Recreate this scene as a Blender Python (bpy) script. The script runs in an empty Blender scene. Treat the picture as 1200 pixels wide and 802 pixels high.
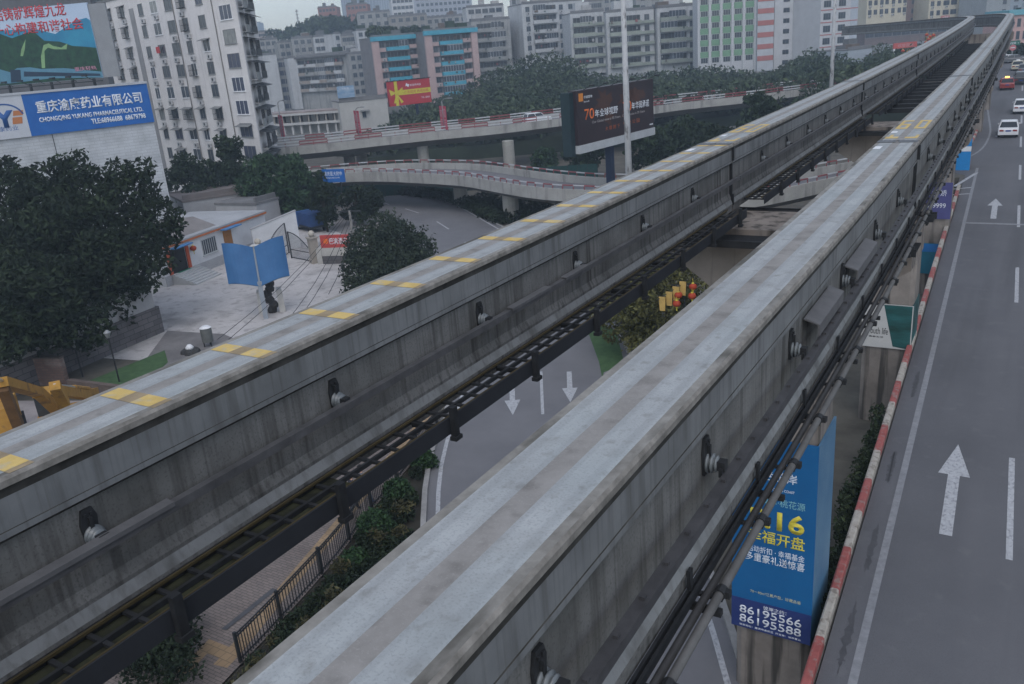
import bpy, bmesh, math, random
from math import radians as rad, sin, cos, pi, atan2, hypot
from mathutils import Vector, Matrix
C = bpy.context.scene.collection
SC = bpy.context.scene
rnd = random.Random(7)

# ------------------------------------------------------------------ camera
CAMZ = 17.5
FPX = 990.0                       # focal length in pixels of a 1200 px wide picture
PITCH, ROLL, YAW = rad(19.3), rad(4.8), rad(-32.5)
_F = Vector((sin(YAW)*cos(PITCH), cos(YAW)*cos(PITCH), -sin(PITCH)))
_Rt = Vector((cos(YAW), -sin(YAW), 0)); _D = _F.cross(_Rt)
CX = _Rt*cos(ROLL) + _D*sin(ROLL); CY = -_Rt*sin(ROLL) + _D*cos(ROLL)
cam = bpy.data.cameras.new('camera'); camo = bpy.data.objects.new('camera', cam); C.objects.link(camo)
m = Matrix.Identity(4)
for i in range(3):
    m[i][0], m[i][1], m[i][2] = CX[i], -CY[i], -_F[i]
m.translation = Vector((0, 0, CAMZ))
camo.matrix_world = m
cam.sensor_width = 36.0; cam.lens = 36.0*FPX/1200.0; cam.clip_start = 0.1; cam.clip_end = 4000
SC.camera = camo
# ------------------------------------------------------------------ light
w = bpy.data.worlds.new('World'); SC.world = w; w.use_nodes = True
nt = w.node_tree; nt.nodes.clear()
sky = nt.nodes.new('ShaderNodeTexSky'); sky.sky_type = 'NISHITA'; sky.sun_disc = False
SUN_EL, SUN_AZ = rad(55), rad(150)             # azimuth clockwise from +Y
sky.sun_elevation = SUN_EL; sky.sun_rotation = SUN_AZ
sky.air_density = 1.2; sky.dust_density = 2.0; sky.ozone_density = 1.5; sky.altitude = 300
hsv = nt.nodes.new('ShaderNodeHueSaturation'); hsv.inputs['Saturation'].default_value = 0.55; hsv.inputs['Value'].default_value = 1.3   # thin overcast greys the sky
bg = nt.nodes.new('ShaderNodeBackground'); bg.inputs['Strength'].default_value = 0.15
wo = nt.nodes.new('ShaderNodeOutputWorld')
nt.links.new(sky.outputs[0], hsv.inputs['Color']); nt.links.new(hsv.outputs[0], bg.inputs[0]); nt.links.new(bg.outputs[0], wo.inputs[0])
sl = bpy.data.lights.new('sun', 'SUN'); sl.energy = 0.5; sl.angle = rad(40); sl.color = (1.0, 0.96, 0.92)
so = bpy.data.objects.new('sun', sl); C.objects.link(so)
sd = Vector((sin(SUN_AZ)*cos(SUN_EL), cos(SUN_AZ)*cos(SUN_EL), sin(SUN_EL)))
so.rotation_euler = (-sd).to_track_quat('-Z', 'Y').to_euler()
SC.view_settings.view_transform = 'Standard'; SC.view_settings.look = 'None'
SC.view_settings.exposure = 0.12; SC.view_settings.gamma = 1.0; SC.view_settings.use_curve_mapping = False
SC.render.engine = 'CYCLES'
SC.cycles.max_bounces = 5; SC.cycles.diffuse_bounces = 3; SC.cycles.glossy_bounces = 2; SC.cycles.volume_bounces = 0
SC.cycles.transmission_bounces = 2; SC.cycles.transparent_max_bounces = 4
SC.cycles.use_denoising = True

# ------------------------------------------------------------------ pixel / world helpers (pixels of the 1200 x 802 photograph)
def ray(px, py):
    return CX*((px-600)/FPX) + CY*((py-401)/FPX) + _F
def gp(px, py, z=0.0):                 # point of the plane at height z
    d = ray(px, py); t = (z-CAMZ)/d.z
    return Vector((d.x*t, d.y*t, z))
def dp(px, py, dep):                   # point at a depth
    return Vector((0, 0, CAMZ)) + ray(px, py)*dep
def hp(px, py, xy):                    # height seen at that pixel above the plan point xy
    d = ray(px, py); return CAMZ + d.z*hypot(xy[0], xy[1])/hypot(d.x, d.y)
def proj(p):
    q = Vector(p)-Vector((0, 0, CAMZ)); return (600+FPX*q.dot(CX)/q.dot(_F), 401+FPX*q.dot(CY)/q.dot(_F), q.dot(_F))

# ------------------------------------------------------------------ materials
MATS = {}
def mat(name, col, rough=0.8, var=0.12, scale=3.0, stretch=(1, 1, 1), bump=0.0, metal=0.0, col2=None, detail=6.0, spec=0.35, coord='Object', island=0.0, emit=0.0, ramp=(0.3, 0.7)):
    if name in MATS: return MATS[name]
    M = bpy.data.materials.new(name); M.use_nodes = True; n = M.node_tree.nodes; L = M.node_tree.links
    b = n['Principled BSDF']; b.inputs['Roughness'].default_value = rough; b.inputs['Metallic'].default_value = metal
    b.inputs['Specular IOR Level'].default_value = spec
    tc = n.new('ShaderNodeTexCoord'); mp = n.new('ShaderNodeMapping'); mp.inputs['Scale'].default_value = stretch
    no = n.new('ShaderNodeTexNoise'); no.inputs['Scale'].default_value = scale; no.inputs['Detail'].default_value = detail; no.inputs['Roughness'].default_value = 0.65
    cr = n.new('ShaderNodeValToRGB'); cr.color_ramp.elements[0].position = ramp[0]; cr.color_ramp.elements[1].position = ramp[1]
    lo = [max(0, c*(1-var)) for c in col]; hi = [min(1, c*(1+var)) for c in (col2 or col)]
    if col2: lo = list(col); hi = list(col2)
    cr.color_ramp.elements[0].color = (*lo, 1); cr.color_ramp.elements[1].color = (*hi, 1)
    L.new(tc.outputs[coord], mp.inputs[0]); L.new(mp.outputs[0], no.inputs['Vector']); L.new(no.outputs['Fac'], cr.inputs[0])
    out = cr.outputs[0]
    if island:
        ge = n.new('ShaderNodeNewGeometry'); hs = n.new('ShaderNodeHueSaturation'); mr = n.new('ShaderNodeMapRange')
        mr.inputs['To Min'].default_value = 1-island; mr.inputs['To Max'].default_value = 1+island
        L.new(ge.outputs['Random Per Island'], mr.inputs[0]); L.new(mr.outputs[0], hs.inputs['Value']); L.new(out, hs.inputs['Color']); out = hs.outputs[0]
    L.new(out, b.inputs['Base Color'])
    if bump:
        bp = n.new('ShaderNodeBump'); bp.inputs['Strength'].default_value = bump; bp.inputs['Distance'].default_value = 0.02
        L.new(no.outputs['Fac'], bp.inputs['Height']); L.new(bp.outputs[0], b.inputs['Normal'])
    if emit:
        b.inputs['Emission Color'].default_value = (*col, 1); b.inputs['Emission Strength'].default_value = emit
    MATS[name] = M; return M
def overlay(M, col, scale, stretch, lo, hi, amount, detail=4.0, coord='Object', kind='noise', bump=0.0):
    """lay a second pattern (stains, streaks, courses) with a shape of its own over the base colour"""
    n = M.node_tree.nodes; L = M.node_tree.links; b = n['Principled BSDF']
    src = b.inputs['Base Color'].links[0].from_socket
    tc = n.new('ShaderNodeTexCoord'); mp = n.new('ShaderNodeMapping'); mp.inputs['Scale'].default_value = stretch
    L.new(tc.outputs[coord], mp.inputs[0])
    if kind == 'noise':
        t = n.new('ShaderNodeTexNoise'); t.inputs['Scale'].default_value = scale; t.inputs['Detail'].default_value = detail; o = t.outputs['Fac']
    elif kind == 'wave':
        t = n.new('ShaderNodeTexWave'); t.inputs['Scale'].default_value = scale; t.inputs['Distortion'].default_value = detail; o = t.outputs['Fac']
    L.new(mp.outputs[0], t.inputs['Vector'])
    mr = n.new('ShaderNodeMapRange'); mr.inputs['From Min'].default_value = lo; mr.inputs['From Max'].default_value = hi; mr.inputs['To Max'].default_value = amount
    L.new(o, mr.inputs[0])
    mx = n.new('ShaderNodeMixRGB'); mx.inputs[2].default_value = (*col, 1)
    L.new(mr.outputs[0], mx.inputs[0]); L.new(src, mx.inputs[1]); L.new(mx.outputs[0], b.inputs['Base Color'])
    if bump:
        bp = n.new('ShaderNodeBump'); bp.inputs['Strength'].default_value = bump; bp.inputs['Distance'].default_value = 0.02
        L.new(mr.outputs[0], bp.inputs['Height']); L.new(bp.outputs[0], b.inputs['Normal'])
    return M
def brickmat(name, c1, c2, mortar, scale, bw=0.5, rh=0.25, ms=0.02, rough=0.8, axes='XZ', spec=0.3, bump=0.0):
    if name in MATS: return MATS[name]
    M = bpy.data.materials.new(name); M.use_nodes = True; n = M.node_tree.nodes; L = M.node_tree.links
    b = n['Principled BSDF']; b.inputs['Roughness'].default_value = rough; b.inputs['Specular IOR Level'].default_value = spec
    tc = n.new('ShaderNodeTexCoord'); sp = n.new('ShaderNodeSeparateXYZ'); cb = n.new('ShaderNodeCombineXYZ')
    L.new(tc.outputs['Object'], sp.inputs[0])
    if axes == 'XZ':
        ad = n.new('ShaderNodeMath'); L.new(sp.outputs[0], ad.inputs[0]); L.new(sp.outputs[1], ad.inputs[1]); L.new(ad.outputs[0], cb.inputs[0]); L.new(sp.outputs[2], cb.inputs[1])
    else:
        L.new(sp.outputs[0], cb.inputs[0]); L.new(sp.outputs[1], cb.inputs[1])
    br = n.new('ShaderNodeTexBrick'); br.inputs['Color1'].default_value = (*c1, 1); br.inputs['Color2'].default_value = (*c2, 1); br.inputs['Mortar'].default_value = (*mortar, 1)
    br.inputs['Scale'].default_value = scale; br.inputs['Mortar Size'].default_value = ms; br.inputs['Brick Width'].default_value = bw; br.inputs['Row Height'].default_value = rh
    L.new(cb.outputs[0], br.inputs['Vector'])
    no = n.new('ShaderNodeTexNoise'); no.inputs['Scale'].default_value = 0.7; no.inputs['Detail'].default_value = 6
    L.new(tc.outputs['Object'], no.inputs['Vector'])
    mx = n.new('ShaderNodeMixRGB'); mx.blend_type = 'MULTIPLY'; mx.inputs[0].default_value = 1
    mr = n.new('ShaderNodeMapRange'); mr.inputs['From Min'].default_value = 0.3; mr.inputs['From Max'].default_value = 0.7; mr.inputs['To Min'].default_value = 0.78; mr.inputs['To Max'].default_value = 1.08
    L.new(no.outputs['Fac'], mr.inputs[0]); L.new(br.outputs['Color'], mx.inputs[1]); L.new(mr.outputs[0], mx.inputs[2]); L.new(mx.outputs[0], b.inputs['Base Color'])
    MATS[name] = M; return M

# ------------------------------------------------------------------ objects and tags
def tag(o, label=None, cat=None, group=None, kind=None):
    if label: o['label'] = label
    if cat: o['category'] = cat
    if group: o['group'] = group
    if kind: o['kind'] = kind
    return o
def thing(name, label, cat, loc=(0, 0, 0), rz=0.0, group=None):
    o = bpy.data.objects.new(name, None); C.objects.link(o); o.location = loc; o.rotation_euler = (0, 0, rz)
    o.empty_display_size = 0.2
    return tag(o, label, cat, group)
def put(name, me, parent=None, loc=(0, 0, 0), rz=0.0):
    o = bpy.data.objects.new(name, me); C.objects.link(o); o.location = loc; o.rotation_euler = (0, 0, rz)
    if parent: o.parent = parent
    return o
def copy_tree(o, parent=None):
    c = o.copy(); C.objects.link(c); c.parent = parent
    for ch in list(o.children): copy_tree(ch, c)
    return c
class MB:
    def __init__(s): s.v = []; s.f = []; s.mi = []
    def add(s, vs, fs, k=0):
        o = len(s.v); s.v += [tuple(p) for p in vs]
        for f in fs: s.f.append([i+o for i in f]); s.mi.append(k)
        return s
    def quad(s, a, b, c, d, k=0): return s.add([a, b, c, d], [(0, 1, 2, 3)], k)
    def hexa(s, p, k=0):                     # 8 points: bottom ring, top ring
        return s.add(p, [(3, 2, 1, 0), (4, 5, 6, 7), (0, 1, 5, 4), (1, 2, 6, 5), (2, 3, 7, 6), (3, 0, 4, 7)], k)
    def box(s, x0, x1, y0, y1, z0, z1, k=0):
        return s.hexa([(x0, y0, z0), (x1, y0, z0), (x1, y1, z0), (x0, y1, z0), (x0, y0, z1), (x1, y0, z1), (x1, y1, z1), (x0, y1, z1)], k)
    def bar(s, a, b, wx, wz, k=0):           # square bar from a to b
        a = Vector(a); b = Vector(b); d = (b-a).normalized(); u = d.cross(Vector((0, 0, 1)))
        if u.length < 1e-4: u = Vector((1, 0, 0))
        u.normalize(); n = u.cross(d)
        P = []
        for q in (a, b):
            for sx, sz in ((-1, -1), (1, -1), (1, 1), (-1, 1)): P.append(q+u*(sx*wx/2)+n*(sz*wz/2))
        return s.hexa(P, k)
    def tube(s, pts, r, n=8, k=0, cap=True):
        pts = [Vector(p) for p in pts]; rs = r if isinstance(r, (list, tuple)) else [r]*len(pts); ring = []
        prev = None
        for i, p in enumerate(pts):
            d = (pts[min(i+1, len(pts)-1)]-pts[max(i-1, 0)]).normalized()
            u = prev-d*prev.dot(d) if prev else d.cross(Vector((0.3, 0.2, 1)))
            if u.length < 1e-4: u = d.cross(Vector((1, 0, 0)))
            u.normalize(); prev = u; w_ = d.cross(u)
            ring.append([p+(u*cos(2*pi*j/n)+w_*sin(2*pi*j/n))*rs[i] for j in range(n)])
        vs = [p for r_ in ring for p in r_]; fs = []
        for i in range(len(pts)-1):
            for j in range(n): fs.append((i*n+j, i*n+(j+1) % n, (i+1)*n+(j+1) % n, (i+1)*n+j))
        if cap: fs.append(tuple(range(n-1, -1, -1))); fs.append(tuple((len(pts)-1)*n+j for j in range(n)))
        return s.add(vs, fs, k)
    def lathe(s, prof, c=(0, 0, 0), n=16, k=0):    # prof: (r, z)
        vs = []; fs = []
        for r, z in prof:
            for j in range(n): vs.append((c[0]+r*cos(2*pi*j/n), c[1]+r*sin(2*pi*j/n), c[2]+z))
        for i in range(len(prof)-1):
            for j in range(n): fs.append((i*n+j, i*n+(j+1) % n, (i+1)*n+(j+1) % n, (i+1)*n+j))
        fs.append(tuple(range(n-1, -1, -1))); fs.append(tuple((len(prof)-1)*n+j for j in range(n)))
        return s.add(vs, fs, k)
    def prism(s, poly, z0, z1, k=0):
        n = len(poly); vs = [(x, y, z0) for x, y in poly]+[(x, y, z1) for x, y in poly]
        fs = [tuple(range(n-1, -1, -1)), tuple(range(n, 2*n))]+[(i, (i+1) % n, n+(i+1) % n, n+i) for i in range(n)]
        return s.add(vs, fs, k)
    def extr(s, poly, axis, a0, a1, k=0):     # poly in the other two axes
        n = len(poly)
        def P(u, v, a): return (a, u, v) if axis == 'x' else ((u, a, v) if axis == 'y' else (u, v, a))
        vs = [P(u, v, a0) for u, v in poly]+[P(u, v, a1) for u, v in poly]
        fs = [tuple(range(n-1, -1, -1)), tuple(range(n, 2*n))]+[(i, (i+1) % n, n+(i+1) % n, n+i) for i in range(n)]
        return s.add(vs, fs, k)
    def sweep(s, prof, path, k=0, closed=True, kk=None, cap=True, altern=None):
        """prof: (u to the right of travel, v up); path: Vectors; kk: material per profile edge; altern(i): material per path piece"""
        n = len(prof); vs = []; N = len(path)
        for i, p in enumerate(path):
            d = (path[min(i+1, N-1)]-path[max(i-1, 0)]); d = Vector((d.x, d.y, 0)).normalized(); r = Vector((d.y, -d.x, 0))
            for u, v in prof: vs.append(p+r*u+Vector((0, 0, v)))
        o = len(s.v); s.v += [tuple(p) for p in vs]
        for i in range(N-1):
            for j in range(n if closed else n-1):
                j2 = (j+1) % n
                s.f.append([o+i*n+j, o+i*n+j2, o+(i+1)*n+j2, o+(i+1)*n+j]); s.mi.append(altern(i) if altern else (kk[j] if kk else k))
        if closed and cap:
            kc = kk[-1] if kk else k
            s.f.append([o+j for j in range(n)][::-1]); s.mi.append(kc); s.f.append([o+(N-1)*n+j for j in range(n)]); s.mi.append(kc)
        return s
    def mesh(s, name, mats, smooth=False, fix=True):
        me = bpy.data.meshes.new(name); me.from_pydata(s.v, [], s.f)
        for M in (mats if isinstance(mats, (list, tuple)) else [mats]): me.materials.append(M)
        me.polygons.foreach_set('material_index', s.mi)
        if fix:
            bm = bmesh.new(); bm.from_mesh(me); bmesh.ops.recalc_face_normals(bm, faces=bm.faces); bm.to_mesh(me); bm.free()
        if smooth: me.polygons.foreach_set('use_smooth', [True]*len(me.polygons))
        me.update(); return me
    def build(s, name, mats, parent=None, loc=(0, 0, 0), rz=0.0, smooth=False, fix=True):
        return put(name, s.mesh(name, mats, smooth, fix), parent, loc, rz)
def struct(o): o['kind'] = 'structure'; return o
def resample(pts, step):
    pts = [Vector(p) for p in pts]; out = [pts[0]]
    for a, b in zip(pts, pts[1:]):
        n = max(1, int((b-a).length/step+0.5))
        for i in range(1, n+1): out.append(a.lerp(b, i/n))
    return out
def smooth_path(pts, step=1.0):               # Catmull-Rom
    pts = [Vector(p) for p in pts]; P = [pts[0]*2-pts[1]]+pts+[pts[-1]*2-pts[-2]]; out = []
    for i in range(1, len(P)-2):
        n = max(2, int((P[i+1]-P[i]).length/step+0.5))
        for q in range(n):
            t = q/n; a, b, c, d = P[i-1], P[i], P[i+1], P[i+2]
            out.append(0.5*((2*b)+(c-a)*t+(2*a-5*b+4*c-d)*t*t+(3*b-a-3*c+d)*t**3))
    out.append(pts[-1]); return out
TXT = {}
def text_mesh(s, wd=None, ht=None, mt=None, bold=0.0, ext=0.006, squeeze=True):
    """lettering as a mesh lying in local XZ, facing -Y, origin bottom left, fitted to wd x ht"""
    cu = bpy.data.curves.new('lettering', 'FONT'); cu.body = s; cu.size = 1.0; cu.extrude = 0.0; cu.offset = bold; cu.resolution_u = 3
    o = bpy.data.objects.new('lettering', cu); C.objects.link(o)
    dg = bpy.context.evaluated_depsgraph_get(); me = bpy.data.meshes.new_from_object(o.evaluated_get(dg))
    bpy.data.objects.remove(o); bpy.data.curves.remove(cu)
    xs = [v.co.x for v in me.vertices]; ys = [v.co.y for v in me.vertices]
    x0, x1, y0, y1 = min(xs), max(xs), min(ys), max(ys)
    sy = (ht/(y1-y0)) if ht else wd/(x1-x0); sx = (wd/(x1-x0)) if wd else sy
    for v in me.vertices: v.co = Vector(((v.co.x-x0)*sx, 0, (v.co.y-y0)*sy))
    bm = bmesh.new(); bm.from_mesh(me)
    r = bmesh.ops.extrude_face_region(bm, geom=bm.faces[:])
    for e in r['geom']:
        if isinstance(e, bmesh.types.BMVert): e.co.y -= ext
    bmesh.ops.recalc_face_normals(bm, faces=bm.faces); bm.to_mesh(me); bm.free()
    me.materials.clear(); me.materials.append(mt)
    return me
def letter(parent, s, x, y, z, wd, ht, mt, bold=0.0, ext=0.006, name='lettering', rot=None):
    o = put(name, text_mesh(s, wd, ht, mt, bold, ext), parent, (x, y, z))
    if rot is not None: o.rotation_euler = rot
    return o
# ================================================================== shared materials
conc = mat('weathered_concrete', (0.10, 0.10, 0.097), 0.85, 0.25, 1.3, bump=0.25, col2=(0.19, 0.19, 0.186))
overlay(conc, (0.034, 0.032, 0.029), 3.2, (2.2, 2.2, 0.10), 0.52, 0.68, 0.75, detail=8)
overlay(conc, (0.055, 0.053, 0.05), 11.0, (2.0, 2.0, 0.05), 0.50, 0.68, 0.42, detail=3)       # rain streaks
overlay(conc, (0.05, 0.05, 0.048), 45.0, (1, 1, 1), 0.54, 0.72, 0.5, detail=2)
overlay(conc, (0.30, 0.30, 0.29), 3.1, (2.2, 2.2, 0.07), 0.62, 0.72, 0.30)
overlay(conc, (0.03, 0.032, 0.028), 0.5, (1, 1, 0.6), 0.58, 0.75, 0.5)
band = mat('smooth_band_concrete', (0.125, 0.132, 0.138), 0.85, 0.2, 1.1, bump=0.12, col2=(0.195, 0.204, 0.21))
overlay(band, (0.05, 0.048, 0.045), 3.0, (2.0, 2.0, 0.16), 0.52, 0.70, 0.6, detail=8)
overlay(band, (0.08, 0.078, 0.075), 10.0, (2.0, 2.0, 0.08), 0.52, 0.70, 0.45, detail=3)
overlay(band, (0.04, 0.04, 0.036), 0.6, (1, 1, 1), 0.58, 0.75, 0.4)
ledge = mat('lit_ledge_concrete', (0.17, 0.178, 0.182), 0.85, 0.25, 1.5, bump=0.1, col2=(0.24, 0.25, 0.254))  # upward slope: the light it catches is put into a paler colour
overlay(ledge, (0.06, 0.058, 0.052), 3.0, (1.3, 1.3, 0.3), 0.52, 0.72, 0.6, detail=8)
overlay(ledge, (0.09, 0.088, 0.082), 9.0, (2, 2, 0.2), 0.5, 0.7, 0.4)
lipm = mat('dirty_lip_concrete', (0.10, 0.095, 0.086), 0.9, 0.3, 5.0, bump=0.3, col2=(0.27, 0.255, 0.235))
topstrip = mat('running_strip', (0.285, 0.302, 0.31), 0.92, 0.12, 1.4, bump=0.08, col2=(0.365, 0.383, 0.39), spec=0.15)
overlay(topstrip, (0.22, 0.232, 0.24), 42.0, (0.04, 1, 0.04), 0.55, 0.9, 0.35, detail=0.4, kind='wave')   # fine transverse grooves
overlay(topstrip, (0.21, 0.21, 0.205), 3.5, (1, 1, 1), 0.52, 0.72, 0.40, detail=10)
overlay(topstrip, (0.17, 0.175, 0.178), 55.0, (1, 1, 1), 0.5, 0.7, 0.35, detail=2, bump=0.15)
overlay(topstrip, (0.27, 0.32, 0.33), 0.6, (1, 0.7, 1), 0.5, 0.7, 0.3)
overlay(topstrip, (0.16, 0.158, 0.15), 8.0, (1, 0.8, 1), 0.58, 0.70, 0.45, detail=10)
topmid = mat('worn_middle_strip', (0.185, 0.177, 0.168), 0.9, 0.2, 3.0, bump=0.15, col2=(0.27, 0.26, 0.25))
overlay(topmid, (0.12, 0.114, 0.107), 5.0, (1, 1, 1), 0.52, 0.7, 0.6, detail=10)
overlay(topmid, (0.30, 0.29, 0.28), 50.0, (1, 1, 1), 0.56, 0.72, 0.4, detail=2, bump=0.2)
topedge = mat('brown_edge_strip', (0.14, 0.133, 0.12), 0.9, 0.2, 4.0, bump=0.2, col2=(0.28, 0.27, 0.25))
overlay(topedge, (0.05, 0.047, 0.04), 2.5, (1.5, 0.5, 1), 0.5, 0.66, 0.8)
underband = mat('black_under_band', (0.016, 0.016, 0.014), 0.95, 0.3, 3.0, bump=0.2, col2=(0.06, 0.058, 0.054))  # near-black strips below the lip, in the groove and under the flange
darksteel = mat('dark_steel', (0.025, 0.027, 0.03), 0.6, 0.35, 6.0, metal=0.2)
tray_plate = mat('grey_painted_steel', (0.024, 0.027, 0.033), 0.75, 0.25, 1.2)
railm = mat('aluminium_rail', (0.10, 0.10, 0.105), 0.5, 0.3, 4.0, metal=0.3)
galv = mat('galvanised_steel', (0.24, 0.25, 0.26), 0.5, 0.2, 5.0, metal=0.3)
pipem = mat('grey_conduit', (0.10, 0.10, 0.10), 0.8, 0.25, 3.0)
pipedk = mat('dark_conduit', (0.05, 0.05, 0.052), 0.6, 0.25, 3.0)
porcel = mat('grey_porcelain', (0.13, 0.145, 0.155), 0.35, 0.2, 6.0, spec=0.5)
pier_m = mat('stained_pier_concrete', (0.15, 0.132, 0.118), 0.9, 0.25, 0.8, bump=0.2, col2=(0.27, 0.24, 0.215))
overlay(pier_m, (0.035, 0.033, 0.03), 2.6, (1.4, 1.4, 0.10), 0.5, 0.64, 0.85, detail=8)
overlay(pier_m, (0.25, 0.21, 0.175), 1.2, (1.5, 1.5, 0.10), 0.58, 0.72, 0.45)
asphalt = mat('asphalt', (0.088, 0.089, 0.098), 0.85, 0.15, 0.25, bump=0.0, col2=(0.115, 0.116, 0.126))
overlay(asphalt, (0.06, 0.06, 0.065), 38.0, (1, 1, 1), 0.5, 0.72, 0.45, detail=3)
overlay(asphalt, (0.15, 0.15, 0.16), 0.16, (3.5, 0.22, 1), 0.52, 0.75, 0.30)
overlay(asphalt, (0.065, 0.065, 0.07), 0.30, (2.4, 0.10, 1), 0.54, 0.70, 0.55, detail=6)
overlay(asphalt, (0.16, 0.16, 0.165), 1.7, (1, 1, 1), 0.60, 0.72, 0.25, detail=8)
asphalt2 = mat('pale_asphalt', (0.125, 0.125, 0.135), 0.85, 0.15, 0.3, col2=(0.165, 0.165, 0.175))
overlay(asphalt2, (0.09, 0.09, 0.095), 50.0, (1, 1, 1), 0.5, 0.75, 0.3)
paint_w = mat('worn_white_paint', (0.31, 0.32, 0.34), 0.75, 0.2, 8.0, col2=(0.44, 0.45, 0.47))
overlay(paint_w, (0.13, 0.13, 0.14), 11.0, (1, 0.6, 1), 0.50, 0.72, 0.7, detail=10)
paint_f = mat('faded_white_paint', (0.165, 0.17, 0.183), 0.8, 0.2, 5.0, col2=(0.25, 0.255, 0.27))
paint_y = mat('worn_yellow_paint', (0.42, 0.29, 0.08), 0.7, 0.2, 4.0, col2=(0.62, 0.45, 0.16))
overlay(paint_y, (0.35, 0.34, 0.30), 9.0, (1, 1, 1), 0.55, 0.68, 0.5)
red_p = mat('faded_red_paint', (0.22, 0.055, 0.05), 0.8, 0.3, 3.0, col2=(0.34, 0.10, 0.09))
overlay(red_p, (0.24, 0.20, 0.18), 5.0, (1, 1, 1), 0.53, 0.64, 0.7)
cream_p = mat('dirty_cream_paint', (0.28, 0.255, 0.22), 0.8, 0.3, 3.0, col2=(0.42, 0.39, 0.35))
overlay(cream_p, (0.13, 0.11, 0.09), 5.0, (1, 1, 1), 0.53, 0.66, 0.7)
white_p = mat('white_paint', (0.66, 0.67, 0.69), 0.6, 0.1, 2.0)
court_m = mat('pale_court_concrete', (0.37, 0.355, 0.35), 0.9, 0.2, 0.35, col2=(0.50, 0.48, 0.475))
overlay(court_m, (0.16, 0.155, 0.15), 0.22, (1, 1, 1), 0.54, 0.68, 0.7, detail=8)
overlay(court_m, (0.20, 0.19, 0.185), 1.5, (1, 1, 1), 0.54, 0.64, 0.5, detail=10)
soil = mat('grey_brown_soil', (0.06, 0.055, 0.045), 0.95, 0.3, 0.5, col2=(0.13, 0.12, 0.10))
grass_m = mat('mown_grass', (0.035, 0.075, 0.03), 0.95, 0.3, 2.0, col2=(0.065, 0.125, 0.05))
black_m = mat('black_rubber', (0.015, 0.015, 0.016), 0.8, 0.2, 5.0)
glass_m = mat('dark_window_glass', (0.03, 0.04, 0.055), 0.12, 0.3, 0.8, spec=0.5, col2=(0.07, 0.085, 0.105))
wood_m = mat('bare_wood', (0.30, 0.16, 0.06), 0.7, 0.2, 3.0)
blue_m = mat('sign_blue', (0.012, 0.10, 0.36), 0.5, 0.1, 1.0, col2=(0.018, 0.13, 0.42))
lettw = mat('white_lettering', (0.68, 0.71, 0.76), 0.6, 0.04, 3.0)
letty = mat('yellow_lettering', (0.62, 0.52, 0.06), 0.6, 0.04, 3.0)
lettr = mat('red_lettering', (0.48, 0.05, 0.06), 0.6, 0.1, 3.0)
leto = mat('orange_lettering', (0.72, 0.16, 0.03), 0.6, 0.05, 3.0)

# ================================================================== ground
b = MB(); b.quad((-1500, -300, 0), (1500, -300, 0), (1500, 2500, 0), (-1500, 2500, 0)); struct(b.build('ground', soil))
def sheet(name, pts, z, mt):                  # flat polygon
    b = MB(); n = len(pts); b.add([(p[0], p[1], z) for p in pts], [tuple(range(n))]); o = b.build(name, mt); 
    if o.data.polygons[0].normal.z < 0: o.data.flip_normals()
    return struct(o)
def ribbon(name, L, R, mt, dz=0.0):
    b = MB(); n = len(L); b.add([(p[0], p[1], p[2]+dz) for p in L]+[(p[0], p[1], p[2]+dz) for p in R], [(i, i+1, n+i+1, n+i) for i in range(n-1)])
    me = b.mesh(name, mt, fix=False)
    if me.polygons[0].normal.z < 0: me.flip_normals()
    return struct(put(name, me))
def offs(path, u, dz=0.0):
    out = []; N = len(path)
    for i, p in enumerate(path):
        d = path[min(i+1, N-1)]-path[max(i-1, 0)]; d = Vector((d.x, d.y, 0)).normalized(); out.append(p+Vector((d.y, -d.x, 0))*u+Vector((0, 0, dz)))
    return out

# lower curving road passing beneath the tracks
lowc = smooth_path([(3, -6, 0), (-3.5, 5, 0), (-11.5, 20, 0), (-17.5, 29, 0), (-22.5, 38.5, 0), (-29.5, 49, 0), (-39, 59.5, 0), (-50, 69, 0), (-63, 80, 0), (-78, 90, 0), (-100, 100, 0), (-130, 108, 0)], 2.0)
ribbon('lower_road', offs(lowc, -4.9), offs(lowc, 4.9), asphalt2, 0.012)
for u, du in ((-4.9, -0.22), (4.9, 0.22)):
    b = MB(); b.sweep([(u, 0.0), (u, 0.14), (u+du, 0.14), (u+du, 0.0)] if du > 0 else [(u+du, 0), (u+du, 0.14), (u, 0.14), (u, 0)], lowc)
    struct(b.build('kerb', mat('kerb_stone', (0.26, 0.255, 0.25), 0.85, 0.2, 2.0)))
for u in (-4.45, 4.45):
    struct(ribbon('road_marking', offs(lowc, u-0.09), offs(lowc, u+0.09), paint_w, 0.018))
def arrow_sheet(name, base, dirv, ln, z, mt, hw=0.36, hl=1.7, sw=0.09):
    d = Vector((dirv[0], dirv[1], 0)).normalized(); r = Vector((d.y, -d.x, 0)); p = Vector((base[0], base[1], z))
    P = [p-r*sw, p+r*sw, p+d*(ln-hl)+r*sw, p+d*(ln-hl)+r*hw, p+d*ln, p+d*(ln-hl)-r*hw, p+d*(ln-hl)-r*sw]
    b = MB(); b.add(P, [tuple(range(7))]); me = b.mesh(name, mt, fix=False)
    if me.polygons[0].normal.z < 0: me.flip_normals()
    return struct(put(name, me))
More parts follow.
